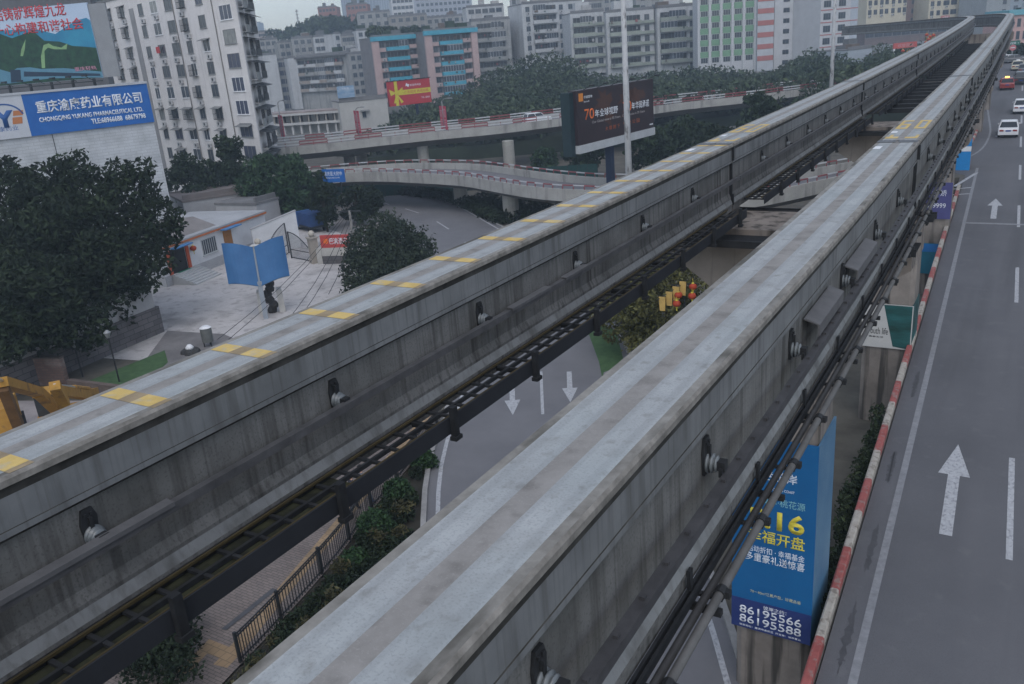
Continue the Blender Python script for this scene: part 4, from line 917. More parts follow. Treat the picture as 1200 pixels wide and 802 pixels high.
# ring emblem and initials
cxm, czm = PB.hit(6, 139, -0.22); R_ = hh*0.36
b = MB()
for i in range(2, 17):
    a0, a1 = pi*(i/20), pi*((i+1)/20); b.hexa([(cxm+R_*cos(a)*1.15*rr, yy, czm+R_*sin(a)*rr-0.2) for rr, yy, a in ((1, -0.225, a0), (1, -0.225, a1), (1, -0.24, a1), (1, -0.24, a0), (1.10, -0.225, a0), (1.10, -0.225, a1), (1.10, -0.24, a1), (1.10, -0.24, a0))])
b.build('emblem_ring', mat('emblem_blue', (0.03, 0.10, 0.30), 0.5, 0.1, 1.0), S)
letter(S, 'Y', cxm-0.9, -0.2205, czm-hh*0.22, 1.7, hh*0.40, MATS['emblem_blue'], 0.06, 0.02, name='emblem')
b = MB(); xx, zz = PB.hit(15, 146, -0.22); b.hexa([(xx, -0.24, zz), (xx+0.85, -0.24, zz), (xx+0.85, -0.221, zz), (xx, -0.221, zz), (xx+0.12, -0.24, zz+0.62), (xx+0.97, -0.24, zz+0.62), (xx+0.97, -0.221, zz+0.62), (xx+0.12, -0.221, zz+0.62)]); b.hexa([(xx+0.2, -0.24, zz+0.75), (xx+1.05, -0.24, zz+0.75), (xx+1.05, -0.221, zz+0.75), (xx+0.2, -0.221, zz+0.75), (xx+0.32, -0.24, zz+1.2), (xx+1.17, -0.24, zz+1.2), (xx+1.17, -0.221, zz+1.2), (xx+0.32, -0.221, zz+1.2)]); b.build('emblem', mat('emblem_orange', (0.45, 0.17, 0.06), 0.5, 0.1, 1.0), S)
xx, zz = PB.hit(-9, 156, -0.22); xb_, _ = PB.hit(22, 152, -0.22); letter(S, '渝康药业', xx, -0.2205, zz, xb_-xx, hh*0.12, MATS['emblem_blue'])
b = MB(); x_, _ = PB.hit(64, 170); b.box(x_-0.03, x_+0.03, -0.03, -0.002, 0, zs0); b.build('wall_joint', darksteel, PB.o)

# ---- landscape billboard on the roof behind the sign (a plain hill landscape with a train)
bd = 104
BB = Bld('roof_billboard', 'big rooftop billboard of green hills, a train and red characters', world_of(-130, bd+3, 20), world_of(116, bd, 20), zt(112, 4, bd), zt(121, 91, bd), 0.5, mat('billboard_sky', (0.36, 0.46, 0.60), 0.6, 0.1, 0.12, stretch=(1, 1, 1), col2=(0.46, 0.55, 0.68)), wall=False, cat='billboard')
H_, W_ = BB.H, BB.W
BB.boxpart('panel', 0, W_, 0, 0.35, 0, H_, MATS['billboard_sky'])
def lay(name, pix, m_, y):
    P = [BB.hit(px, py, y) for px, py in pix]; P = [(min(max(x, 0.02), W_-0.02), min(max(z, 0.02), H_-0.02)) for x, z in P]
    b = MB(); b.add([(x, y, z) for x, z in P], [tuple(range(len(P)))]); me = b.mesh(name, m_, fix=False)
    bm = bmesh.new(); bm.from_mesh(me); bmesh.ops.triangulate(bm, faces=bm.faces); bm.to_mesh(me); bm.free()
    return put(name, me, BB.o)
lay('blue_hills', [(-140, 40), (-60, 22), (0, 36), (40, 34), (65, 40), (80, 30), (90, 24), (101, 21), (107, 24), (113, 30), (123, 90), (-140, 120)], mat('picture_blue_hills', (0.02, 0.15, 0.30), 0.6, 0.3, 0.25, col2=(0.03, 0.26, 0.40)), -0.006)
lay('green_hills', [(-140, 70), (-60, 48), (0, 40), (14, 45), (28, 40), (38, 36), (52, 48), (70, 49), (85, 54), (100, 55), (115, 56), (123, 92), (-140, 125)], mat('picture_green_hills', (0.004, 0.018, 0.018), 0.6, 0.4, 1.3, col2=(0.02, 0.085, 0.04)), -0.012)
lay('bright_path', [(49, 80), (48, 66), (51, 53), (57, 51), (62, 54), (72, 56), (79, 51), (78, 58), (64, 58), (56, 56), (52, 60), (53, 80)], mat('picture_path', (0.20, 0.34, 0.16), 0.6, 0.2, 1.0), -0.018)
lay('bright_path', [(24, 66), (25, 58), (30, 46), (29, 58), (27, 66)], MATS['picture_path'], -0.018)
lay('train_body', [(-30, 98), (-28, 84), (-5, 80), (12, 85), (20, 80), (35, 79), (48, 81), (75, 80), (121, 84), (122, 91), (60, 92), (12, 98)], mat('picture_train', (0.07, 0.19, 0.28), 0.6, 0.2, 0.6, col2=(0.10, 0.24, 0.33)), -0.024)
lay('train_front', [(13, 97), (12, 82), (24, 82), (25, 96)], mat('picture_dark', (0.01, 0.03, 0.06), 0.5, 0.2, 1.0), -0.030)
lay('train_windows', [(28, 90), (28, 84), (117, 86.5), (118, 89)], MATS['picture_dark'], -0.030)
def onB(s, pxa, pya, pxb, pyb, hgt, m_):
    xa_, za_ = BB.hit(pxa, pya, -0.03); xb_, _z = BB.hit(pxb, pyb, -0.03); letter(BB.o, s, xa_, -0.031, za_, xb_-xa_, hgt, m_, 0.01, 0.02)
onB('团结铸就辉煌九龙', -18, 27, 81, 30, 1.45, lettr); onB('万众一心构建和谐社会', -33, 46, 102, 47.5, 1.35, lettr)
onB('重庆轻轨', 88, 84, 114, 83.5, 0.5, mat('picture_pink', (0.45, 0.22, 0.30), 0.6, 0.1, 1.0))
xg, _ = BB.hit(118, 50); BB.boxpart('grey_edge_panel', W_+0.02, W_+2.2, 0.1, 0.4, 0, H_-0.2, mat('grey_panel', (0.24, 0.25, 0.265), 0.7, 0.1, 0.8))
b = MB()
for i in range(9):
    x = W_*(0.35+0.075*i); b.bar((x, -0.1, -0.2), (x, -1.6, 0.35), 0.06, 0.06); b.box(x-0.3, x+0.3, -1.85, -1.45, 0.30, 0.5)
b.bar((0, -0.3, -0.35), (W_, -0.3, -0.35), 0.12, 0.12); b.build('lamp_arms', darksteel, BB.o)
b = MB()
for i in range(10):
    x = W_*(0.05+0.1*i); b.bar((x, 0.2, -8), (x, 0.2, 0.0), 0.25, 0.25)
b.build('support_frame', darksteel, BB.o)
G = facade('tower_block', 'dark grey building edge above the rooftop billboard', -160, 165, 98, 160, zt(60, -30, 160), 0, 12, mat('dark_render', (0.10, 0.10, 0.105), 0.9, 0.2, 0.5))

# ---- podium with stone plinth (nearer, beneath the big tree)
stone = brickmat('grey_stone_courses', (0.10, 0.095, 0.10), (0.15, 0.14, 0.145), (0.05, 0.048, 0.05), 1.0, 0.9, 0.36, 0.02, 0.9)
rend = mat('dirty_white_render', (0.30, 0.30, 0.31), 0.9, 0.15, 0.6, col2=(0.38, 0.38, 0.39))
c1 = gp(193, 389); c0 = gp(62, 468)
PD = Bld('plinth_building', 'low building with a grey stone plinth and white wall behind the big tree', (c0.x-2.2, c0.y-6), c1, 1.95, 0, 9, stone, wall=False)
PD.boxpart('stone_plinth', 0, PD.W, 0, 9, 0, 1.95, stone); PD.boxpart('upper_wall', 0, PD.W-0.25, 0.12, 8.9, 1.953, 3.6, rend)

# ---- low white chapel-like house with ramp, shutters and lantern
wht = mat('white_limewash', (0.50, 0.51, 0.53), 0.9, 0.08, 0.8, col2=(0.60, 0.61, 0.63))
a0 = gp(196, 337); a1 = gp(316, 287)
CH = Bld('white_house', 'low white house with orange trim, barred window and wooden door', a0, a1, 3.4, 0, 9, wht, wall=False)
CH.boxpart('wall', 0, CH.W, 0, 9, 0, 3.4, wht); CH.boxpart('plinth', 0.0, CH.W, -0.06, -0.003, 0, 0.9, mat('grey_limewash', (0.34, 0.345, 0.36), 0.9, 0.1, 1.0))
CH.boxpart('orange_trim', -0.1, CH.W+0.05, -0.25, -0.003, 3.28, 3.46, mat('orange_trim_paint', (0.42, 0.13, 0.045), 0.7, 0.15, 2.0))
CH.boxpart('roof', -0.1, CH.W, -0.24, 9, 3.463, 3.62, mat('pale_flat_roof', (0.33, 0.34, 0.355), 0.9, 0.15, 0.4))
b = MB(); b.extr([(0.5, 3.624), (8.8, 3.624), (8.8, 4.0), (3, 4.5)], 'x', 0, CH.W*0.55); b.build('roof', mat('grey_brown_roof', (0.20, 0.185, 0.18), 0.9, 0.2, 0.5), CH.o)
xw, zw = CH.hit(246, 292); CH.win(xw, 1.45, 2.1, 1.45, mull=6, frame=mat('window_bars', (0.40, 0.42, 0.43), 0.5, 0.1, 1.0))
xd, zd = CH.hit(269, 290); CH.boxpart('door', xd-0.62, xd+0.62, -0.05, -0.002, 0.9, 3.0, mat('orange_wood_door', (0.30, 0.13, 0.035), 0.6, 0.2, 2.0))
CH.boxpart('blue_awning', xd-1.2, xd+1.3, -0.9, -0.26, 3.2, 3.3, mat('awning_blue', (0.06, 0.19, 0.40), 0.6, 0.1, 1.0))
xe, ze = CH.hit(208, 300)
CH.boxpart('entrance', xe-1.1, xe+1.0, -0.03, -0.002, 0.9, 3.0, mat('dark_opening', (0.012, 0.012, 0.013), 0.8, 0.1, 1.0))
for sx in (-1.45, 1.05): CH.boxpart('red_doorpost', xe+sx, xe+sx+0.4, -0.12, -0.031, 0.9, 3.0, mat('orange_red_paint', (0.40, 0.075, 0.03), 0.6, 0.15, 2.0))
CH.boxpart('blue_awning', xe-1.0, xe+1.4, -0.8, -0.26, 3.1, 3.2, MATS['awning_blue'])
b = MB()
for i in range(7): b.box(xe-1.3, xe+2.2, -0.35*(i+1)-0.07, -0.35*i-0.07, 0, 0.9-0.125*i)
b.build('steps', mat('white_step_stone', (0.40, 0.41, 0.42), 0.8, 0.1, 1.0), CH.o)
CH.boxpart('green_mat', xe-0.6, xe+1.0, -0.40, -0.10, 0.904, 0.925, mat('green_mat', (0.02, 0.17, 0.11), 0.9, 0.1, 3.0))
def lantern(label, p, r=0.28, grp=None):
    t = thing('paper_lantern', label, 'lantern', p, 0, grp)
    b = MB(); b.lathe([(r*0.3, -r*0.75), (r*0.75, -r*0.55), (r, 0), (r*0.75, r*0.55), (r*0.3, r*0.75)], n=14); b.build('lantern_body', mat('lantern_red', (0.34, 0.045, 0.018), 0.7, 0.1, 2.0), t, smooth=True)
    b = MB(); b.lathe([(r*0.32, -r*0.9), (r*0.32, -r*0.75)], n=10); b.lathe([(r*0.32, r*0.75), (r*0.32, r*0.9)], n=10); b.tube([(0, 0, r*0.9), (0, 0, r*2.0)], 0.012, 5); b.tube([(0, 0, -r*0.9), (0, 0, -r*1.8)], 0.03, 5); b.build('lantern_cap', letty, t)
    return t
pL = CH.hit(222, 288); u_ = Vector((cos(CH.rz), sin(CH.rz), 0)); n_ = Vector((-sin(CH.rz), cos(CH.rz), 0))
lantern('single red lantern by the entrance of the white house', CH.o.location+u_*pL[0]-n_*0.35+Vector((0, 0, 2.55)), 0.30)
# sheds and roofs behind the house
SH = facade('roof_shed', 'grey flat roofed shed behind the white house', 214, 96, 300, 100, 3.6, 0, 9, rend, roofm=mat('brown_grey_roof', (0.17, 0.15, 0.145), 0.9, 0.2, 0.5))
SH2 = facade('roof_shed', 'small shed with weathered grey roof next to the utility pole', 300, 92, 326, 95, 3.3, 0, 6, rend)
tp = facade('tarpaulin', 'strip of blue tarpaulin sheets behind the shed roofs', 206, 106, 268, 112, 3.2, 2.4, 1.5, mat('faded_blue_tarp', (0.11, 0.17, 0.27), 0.7, 0.3, 0.6), wall=False, cat='tarpaulin')
b = MB()
for i in range(9): b.hexa([(tp.W*i/9, 0, 0.1*(i % 2)), (tp.W*(i+0.9)/9, 0.0, 0.15), (tp.W*(i+0.9)/9, 1.4, 0.4), (tp.W*i/9, 1.4, 0.5), (tp.W*i/9, 0, 0.1*(i % 2)+0.08), (tp.W*(i+0.9)/9, 0.0, 0.22), (tp.W*(i+0.9)/9, 1.4, 0.5), (tp.W*i/9, 1.4, 0.58)])
b.build('tarp_sheet', MATS['faded_blue_tarp'], tp.o)
# white compound wall
w0 = gp(300, 300); w1 = gp(353, 290)
WL = Bld('compound_wall', 'high white compound wall beside the open gate', w0, w1, 3.6, 0, 0.3, wht, wall=False, cat='wall')
b = MB(); b.extr([(0, 0), (WL.W, 0), (WL.W, 3.7), (0, 2.6)], 'y', 0, 0.3); b.build('wall', wht, WL.o); b = MB(); b.extr([(-0.05, 2.603), (WL.W+0.05, 3.703), (WL.W+0.05, 3.78), (-0.05, 2.68)], 'y', -0.05, 0.35); b.build('coping', rend, WL.o)
# ================================================================== flyovers
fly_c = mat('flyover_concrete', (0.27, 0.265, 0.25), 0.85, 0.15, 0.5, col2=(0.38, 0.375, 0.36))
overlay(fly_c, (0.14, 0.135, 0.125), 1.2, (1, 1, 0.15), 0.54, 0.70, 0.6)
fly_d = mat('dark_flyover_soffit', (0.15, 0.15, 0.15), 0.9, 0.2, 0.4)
rail_red = mat('rail_dull_red', (0.22, 0.06, 0.065), 0.6, 0.2, 2.0); rail_w = mat('rail_white', (0.42, 0.43, 0.45), 0.6, 0.1, 2.0)
def flyover(name, label, near, width_far, zdeck, thick, cols, rail='double', zf=None, parap=0.9):
    """near: parapet foot path of the near edge (Vectors); far edge either a width or its own path of equal length"""
    n = len(near); far = width_far if isinstance(width_far, list) else [p-q for p, q in zip(near, [Vector((0, 0, 0))]*n)]
    root = thing(name, label, 'flyover', near[n//2]*0.5+far[n//2]*0.5-Vector((0, 0, thick)), 0, 'flyovers beyond the left track'); inv = -root.location
    near = [p+inv for p in near]; far = [p+inv for p in far]
    b = MB(); dz = Vector((0, 0, -thick)); vs = []
    for a, c in zip(near, far):
        m0 = a.lerp(c, 0.18); m1 = a.lerp(c, 0.82); vs += [a, a+Vector((0, 0, -0.35)), m0+dz, m1+dz, c+Vector((0, 0, -0.35)), c]
    fs = []; mi = []
    for i in range(n-1):
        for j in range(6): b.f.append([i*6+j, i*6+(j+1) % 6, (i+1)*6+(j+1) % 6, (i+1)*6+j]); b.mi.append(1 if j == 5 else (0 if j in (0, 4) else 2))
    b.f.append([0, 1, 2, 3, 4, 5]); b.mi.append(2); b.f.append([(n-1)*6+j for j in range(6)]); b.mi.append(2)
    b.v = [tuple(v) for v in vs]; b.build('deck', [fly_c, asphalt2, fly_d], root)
    for edge, sg in ((near, 1), (far, -1)):
        e = [p.copy() for p in edge]
        b = MB(); b.sweep([(-0.13, -0.42), (-0.13, parap), (-0.02, parap), (0.13, 0.1), (0.13, -0.42)] if False else [(-0.12, -0.4), (-0.12, parap), (0.12, parap), (0.12, -0.4)], resample(e, 2.0), altern=None); b.build('parapet', fly_c, root)
        rs = resample(e, 1.7 if sg > 0 else 2.2); b = MB()
        hts = (parap+0.22, parap+0.62) if rail == 'double' else (parap+0.36,)
        for h in hts: hh = 0.085 if rail == 'double' else 0.055; b.sweep([(-0.05, h-hh), (-0.05, h+hh), (0.05, h+hh), (0.05, h-hh)], rs, altern=lambda i: (i//(2 if rail == 'double' else 1)) % 2)
        for i, p in enumerate(rs): b.box(p.x-0.04, p.x+0.04, p.y-0.04, p.y+0.04, p.z+parap-0.003, p.z+hts[-1]-0.09, 0)
        b.build('guard_rail', [rail_red, rail_w], root)
    return root, inv
def fcol(root, inv, px, py, ztop, r=0.75, cap=False, rect=False):
    p = gp(px, py)+inv; b = MB()
    if rect: b.box(p.x-r*1.2, p.x+r*1.2, p.y-r*0.8, p.y+r*0.8, p.z, ztop+inv.z)
    else: b.lathe([(r, 0), (r, ztop-(p.z-inv.z))], (p.x, p.y, p.z), 14)
    o = b.build('column', mat('column_concrete', (0.24, 0.235, 0.215), 0.9, 0.15, 0.6, col2=(0.36, 0.35, 0.32)), root)
    if cap: b = MB(); b.box(p.x-1.8, p.x+1.8, p.y-0.9, p.y+0.9, ztop+inv.z-0.9, ztop+inv.z+0.002); b.build('column_cap', MATS['column_concrete'], root)
# lower ramp: swings in from the left, dips under both tracks and merges with the right road
LZ = 3.75
nearpx = [(318, 214), (360, 206), (403, 201), (445, 200), (485, 201.3), (537, 203.8), (569, 208.5), (613, 215.5), (655, 219.5), (694, 221)]
farpx = [(318, 200), (360, 195.5), (400, 191.8), (445, 188.5), (483, 186.9), (530, 187), (566, 188.4), (633, 196.7), (683, 201.7), (733, 203.4)]
nearp = [gp(x, y, LZ+0.9) for x, y in nearpx]; farp = [gp(x, y, LZ+0.9+0.3) for x, y in farpx]
for L_ in (nearp, farp):
    for p in L_: p.z = LZ
# tail of the ramp under the tracks
tail_n = [gp(800, 229, LZ+0.9), gp(872, 226, LZ+0.9), gp(925, 217, LZ+0.9), gp(985, 204, LZ+0.9)]
tail_f = [gp(800, 205, LZ+0.9), gp(865, 204, LZ+0.9), gp(925, 200, LZ+0.9), gp(985, 190, LZ+0.9)]
for L_ in (tail_n, tail_f):
    for p in L_: p.z = LZ
end_n = rp(-3.4, 82.0); end_f = rp(-3.6, 90.0)
nearp = smooth_path(nearp+tail_n+[Vector((end_n.x, end_n.y, LZ+1.0))], 3.0); nn = len(nearp)
def topar(path, n):                           # resample to n points by length
    ds = [0]
    for a, c in zip(path, path[1:]): ds.append(ds[-1]+(c-a).length)
    out = []; j = 0
    for i in range(n):
        t = ds[-1]*i/(n-1)
        while j < len(ds)-2 and ds[j+1] < t: j += 1
        out.append(path[j].lerp(path[j+1], min(1, max(0, (t-ds[j])/max(1e-6, ds[j+1]-ds[j])))))
    return out
N_ = 70
nearp = topar(nearp, N_); farp = topar(smooth_path(farp+tail_f+[Vector((end_f.x, end_f.y, LZ+1.0))], 3.0), N_)
lr, linv = flyover('ramp_flyover', 'lower curving ramp flyover passing under both monorail tracks', nearp, farp, LZ, 1.0, None, rail='single', parap=0.75)
for px, py in ((600, 259), (541, 240)): fcol(lr, linv, px, py, LZ-0.98, 0.85)
for px, py, c_ in ((471, 224, True), (485, 227, False), (398, 217, False)): fcol(lr, linv, px, py, LZ-0.98, 0.8, cap=c_, rect=True)
fcol(lr, linv, 845, 300, LZ-0.98, 0.8)
# upper flyover
UZ = 5.9
upx = [(285, 178.5), (323, 174), (381, 168.5), (430, 163), (500, 155.5), (560, 150), (600, 145.7), (663, 138), (720, 131), (766, 125), (800, 120.3), (883, 111.5), (960, 101.7), (1000, 96.5), (1035, 91.5)]
un = [gp(x, y, UZ+0.75) for x, y in upx]
for p in un: p.z = UZ
un = topar(smooth_path(un, 5.0), 60); uf = offs(un, -9.5)
ur, uinv = flyover('road_flyover', 'upper flyover crossing the whole view above the ramp', un, uf, UZ, 1.3, None, parap=0.75)
for px, py, c_ in ((598, 203, False), (499, 208, False), (413, 212, True), (427, 208, False), (352, 214, False)): fcol(ur, uinv, px, py, UZ-1.28, 0.85, cap=c_)
# lower walls seen below the upper flyover at right
facade('underpass_wall', 'grey concrete wall with dark openings under the upper flyover', 845, 118, 905, 122, 3.5, 0, 1.0, grimy, cat='wall')
# green mesh fence and hedge between the flyovers
gf = mat('green_mesh_fence', (0.012, 0.045, 0.042), 0.9, 0.3, 2.0)
F1 = facade('mesh_fence', 'long dark green mesh fence between the two flyovers', 372, 112, 700, 108, 2.4, 0, 0.06, gf, wall=False, cat='fence')
b = MB(); b.box(0, F1.W, 0, 0.03, 0.05, 2.4); b.build('mesh_panel', gf, F1.o)
for i in range(0, 30):
    F1.boxpart('post', F1.W*i/29-0.03, F1.W*i/29+0.03, -0.06, -0.003, 0, 2.45, darksteel)

# ------------------------------------------------------------------ tall poles and lamp posts
polem = mat('flaking_white_pole', (0.34, 0.35, 0.365), 0.6, 0.15, 1.2, col2=(0.44, 0.45, 0.465)); overlay(polem, (0.10, 0.095, 0.09), 2.2, (1.6, 1.6, 0.6), 0.56, 0.66, 0.8)
def pole(name, label, px, py, dep, pytop, r0, r1, cat='pole', m_=None, zb=0.0, arms=None):
    p = dp(px, py, dep); top = hp(px, pytop, (p.x, p.y)) if pytop is not None else 30
    t = thing(name, label, cat, (p.x, p.y, zb)); b = MB(); b.tube([(0, 0, 0), (0, 0, top-zb)], [r0, r1], 14); b.build('shaft', m_ or polem, t, smooth=True)
    b = MB(); b.lathe([(r0*2.0, 0), (r0*2.0, 0.04), (r0*1.2, 0.06), (r0*1.05, 0.5)], n=14); b.build('base_plate', m_ or polem, t)
    return t, top-zb
t, h = pole('high_mast', 'tall flaking white mast in front of the black billboard', 737, 205, 55, -120, 0.26, 0.13)
b = MB(); b.lathe([(0.9, h-0.1), (1.0, h+0.1), (0.3, h+0.3)], n=16); b.build('lamp_ring', galv, t)
t, h = pole('high_mast', 'tall slim pale pole by the far end of the upper flyover', 974, 105, 95, -100, 0.26, 0.15)
b = MB(); b.lathe([(0.9, h-0.1), (1.0, h+0.1), (0.3, h+0.3)], n=16); b.build('lamp_ring', galv, t)
def lamp_post(label, px, py, dep, pytop, banner=True, grp='lamp posts with red banners on the upper flyover', zb=UZ):
    t, h = pole('lamp_post', label, px, py, dep, pytop, 0.10, 0.06, 'lamp post', galv, zb)
    b = MB(); b.tube([(0, 0, h-0.03), (0.5, -0.1, h+0.25), (1.5, -0.25, h+0.35)], 0.05, 8); b.build('arm', galv, t)
    b = MB(); b.hexa([(1.3, -0.40, h+0.25), (2.1, -0.50, h+0.25), (2.1, -0.20, h+0.25), (1.3, -0.10, h+0.25), (1.35, -0.36, h+0.40), (2.0, -0.45, h+0.40), (2.0, -0.25, h+0.40), (1.35, -0.14, h+0.40)]); b.build('lamp_head', galv, t)
    t['group'] = grp
    if banner:
        n = thing('street_banner', label.replace('lamp post', 'street banner').replace('carrying a red banner', 'hung on its lamp post'), 'banner', t.location+Vector((0, 0, 0.9)), -0.5, 'red street banners')
        for s_ in (-1, 1):
            o = MB().box(0.14 if s_ > 0 else -1.04, 1.04 if s_ > 0 else -0.14, -0.03, 0.03, 0, 3.3).build('cloth', mat('banner_red', (0.42, 0.05, 0.09), 0.8, 0.15, 1.0), n)
        for s_, tx in ((-1, '欢\n度'), (1, '国\n庆')): letter(n, tx, 0.2 if s_ > 0 else -0.98, -0.0305, 0.3, 0.75, 2.6, mat('banner_pale', (0.45, 0.30, 0.32), 0.7, 0.1, 1.0))
lamp_post('lamp post carrying a red banner at the left end of the upper flyover', 333.5, 170, 133, 120)
lamp_post('lamp post carrying a red banner near the white advertising house', 421.5, 163, 128, 128)
lamp_post('lamp post carrying a red banner in the middle of the upper flyover', 521, 152, 122, 118)

# ------------------------------------------------------------------ billboards
# black billboard
Bk = facade('billboard', 'big black billboard with orange 70 and white characters on a blue post', 675, 74, 765, 84, zt(675, 107, 74), zt(677, 174, 74), 1.1, mat('billboard_black', (0.022, 0.014, 0.018), 0.5, 0.2, 0.5, col2=(0.034, 0.020, 0.024)), wall=False, cat='billboard')
W_, H_ = Bk.W, Bk.H
Bk.boxpart('panel', 0, W_, 0, 0.9, 0, H_, MATS['billboard_black'])
Bk.boxpart('bottom_strip', -0.02, W_+0.02, -0.12, 0.9, -0.72, -0.004, mat('strip_grey', (0.40, 0.42, 0.44), 0.6, 0.1, 1.0))
Bk.boxpart('side_panel', -0.62, -0.004, 0.35, 1.3, -0.9, H_-0.1, mat('side_dark_green', (0.012, 0.028, 0.034), 0.6, 0.2, 1.0))
Bk.boxpart('post', W_*0.42, W_*0.42+0.62, 0.3, 0.9, -Bk.zb, -0.724, mat('post_blue', (0.012, 0.022, 0.05), 0.6, 0.2, 1.0))
world_m = mat('dim_orange_map', (0.055, 0.024, 0.018), 0.6, 0.2, 2.0, col2=(0.085, 0.035, 0.02))
for (xc, zc, sx, sz) in ((0.33, 0.72, 0.10, 0.20), (0.38, 0.42, 0.05, 0.15), (0.62, 0.72, 0.09, 0.2), (0.76, 0.70, 0.11, 0.16), (0.60, 0.42, 0.05, 0.14)):
    n = 18; b = MB(); P = []
    for i in range(n): 
        r_ = 1+0.35*sin(3.3*i+xc*20)+0.2*sin(7.7*i); P.append((W_*(xc+sx*cos(2*pi*i/n)*r_), -0.004, H_*(zc+sz*sin(2*pi*i/n)*r_)))
    b.add([(W_*xc, -0.004, H_*zc)]+P, [(0, i+1, (i+1) % n+1) for i in range(n)]); b.build('map_patch', world_m, Bk.o, fix=False)
def onK(s, x, z, wd, ht, m_=lettw, bo=0.0): letter(Bk.o, s, W_*x, -0.005, H_*z, W_*wd, H_*ht, m_, bo, 0.01)
onK('70', 0.085, 0.445, 0.115, 0.20, leto, 0.01); onK('年全球视野', 0.21, 0.455, 0.29, 0.145, lettw, 0.01)
onK('70', 0.57, 0.445, 0.115, 0.20, leto, 0.01); onK('年华润承诺', 0.69, 0.455, 0.245, 0.145, lettw, 0.01)
onK('Our Global view is 70 Years   Our Promise is 70 Years', 0.17, 0.355, 0.70, 0.05, mat('dim_lettering', (0.32, 0.30, 0.30), 0.6, 0.05, 2.0))
onK('大 橡 树 下', 0.33, 0.16, 0.19, 0.085, mat('dim_orange_lettering', (0.30, 0.08, 0.03), 0.6, 0.05, 2.0)); onK('中 央 公 园', 0.57, 0.18, 0.22, 0.085, MATS['dim_orange_lettering'])
Bk.boxpart('orange_tile', W_*0.025, W_*0.075, -0.02, -0.003, H_*0.80, H_*0.945, mat('tile_orange', (0.62, 0.22, 0.03), 0.5, 0.1, 2.0)); onK('华润置地', 0.085, 0.84, 0.10, 0.05); onK('land', 0.085, 0.77, 0.06, 0.03)
onK('400 8888', 0.935, 0.06, 0.05, 0.035)
b = MB()
for i in range(6):
    x = W_*(0.08+0.17*i); b.bar((x, 0.0, H_-0.01), (x, -0.9, H_+0.35), 0.05, 0.05); b.box(x-0.2, x+0.2, -1.1, -0.8, H_+0.3, H_+0.42)
b.build('lamp_arms', darksteel, Bk.o)
# red billboard with the yellow bow
Rb = facade('billboard', 'red billboard tied with a painted yellow ribbon and bow', 453.5, 168, 503, 173, zt(454, 96.5, 168), zt(456, 126, 168), 0.5, mat('billboard_red', (0.42, 0.035, 0.045), 0.5, 0.1, 0.5), wall=False, cat='billboard')
W_, H_ = Rb.W, Rb.H
Rb.boxpart('panel', 0, W_, 0, 0.5, 0, H_, MATS['billboard_red']); ybm = mat('ribbon_yellow', (0.58, 0.52, 0.05), 0.5, 0.1, 2.0)
Rb.boxpart('ribbon', W_*0.15, W_*0.22, -0.02, -0.002, 0, H_, ybm); Rb.boxpart('ribbon', W_*0.225, W_, -0.02, -0.002, H_*0.42, H_*0.62, ybm)
b = MB()
for P in ([(0.18, 0.52), (0.02, 0.70), (0.05, 0.42)], [(0.19, 0.54), (0.34, 0.74), (0.33, 0.46)], [(0.18, 0.5), (0.10, 0.12), (0.17, 0.10)], [(0.19, 0.5), (0.33, 0.14), (0.27, 0.08)]):
    b.add([(W_*x, -0.03, H_*z) for x, z in P], [(0, 1, 2)])
b.build('bow', ybm, Rb.o, fix=False)
letter(Rb.o, '广告招商 热线招租', W_*0.37, -0.021, H_*0.46, W_*0.58, H_*0.12, lettr); letter(Rb.o, '新视界传媒', W_*0.52, -0.003, H_*0.74, W_*0.26, H_*0.09, lettw); letter(Rb.o, 'TEL 6868', W_*0.76, -0.003, H_*0.2, W_*0.2, H_*0.07, lettw)
n = 12; b = MB(); b.add([(W_*0.46+0.45*cos(2*pi*i/n), -0.006, H_*0.80+0.5*sin(2*pi*i/n)*(0.6+0.4*sin(i*2.1))) for i in range(n)], [tuple(range(n))]); b.build('emblem', lettw, Rb.o, fix=False)
Rb.boxpart('post', W_*0.62, W_*0.62+0.5, 0.1, 0.5, -Rb.zb, -0.003, mat('post_blue', (0.012, 0.022, 0.05), 0.6, 0.2, 1.0))
b = MB(); b.box(-0.1, W_+0.1, -0.05, 0.5, H_+0.003, H_+0.12)
for i in range(8): b.box(W_*i/7-0.05, W_*i/7+0.05, -0.6, 0.1, H_+0.123, H_+0.2)
b.build('lamp_arms', darksteel, Rb.o)
# blue direction sign on the ramp
Sg = facade('road_sign', 'blue sign board with white characters on the lower ramp parapet', 376.5, 97, 402.5, 96, zt(377, 199, 97), zt(378, 215, 97), 0.12, blue_m, wall=False, cat='sign')
Sg.boxpart('board', 0, Sg.W, 0, 0.12, 0, Sg.H, blue_m); letter(Sg.o, '重庆医大附中', Sg.W*0.1, -0.003, Sg.H*0.5, Sg.W*0.8, Sg.H*0.34, lettw); letter(Sg.o, 'CHONGQING MIDDLE SCHOOL', Sg.W*0.12, -0.003, Sg.H*0.28, Sg.W*0.66, Sg.H*0.12, lettw)
for x in (0.25, 0.75): Sg.boxpart('bracket', Sg.W*x-0.06, Sg.W*x+0.06, 0.125, 0.3, -1.0, Sg.H*0.9, darksteel)
S2 = facade('road_sign', 'small dark blue sign at the left end of the upper flyover', 316, 125, 322, 125, zt(319, 171, 125), zt(319, 183, 125), 0.1, mat('sign_navy', (0.02, 0.05, 0.14), 0.5, 0.1, 1.0), wall=False, cat='sign')
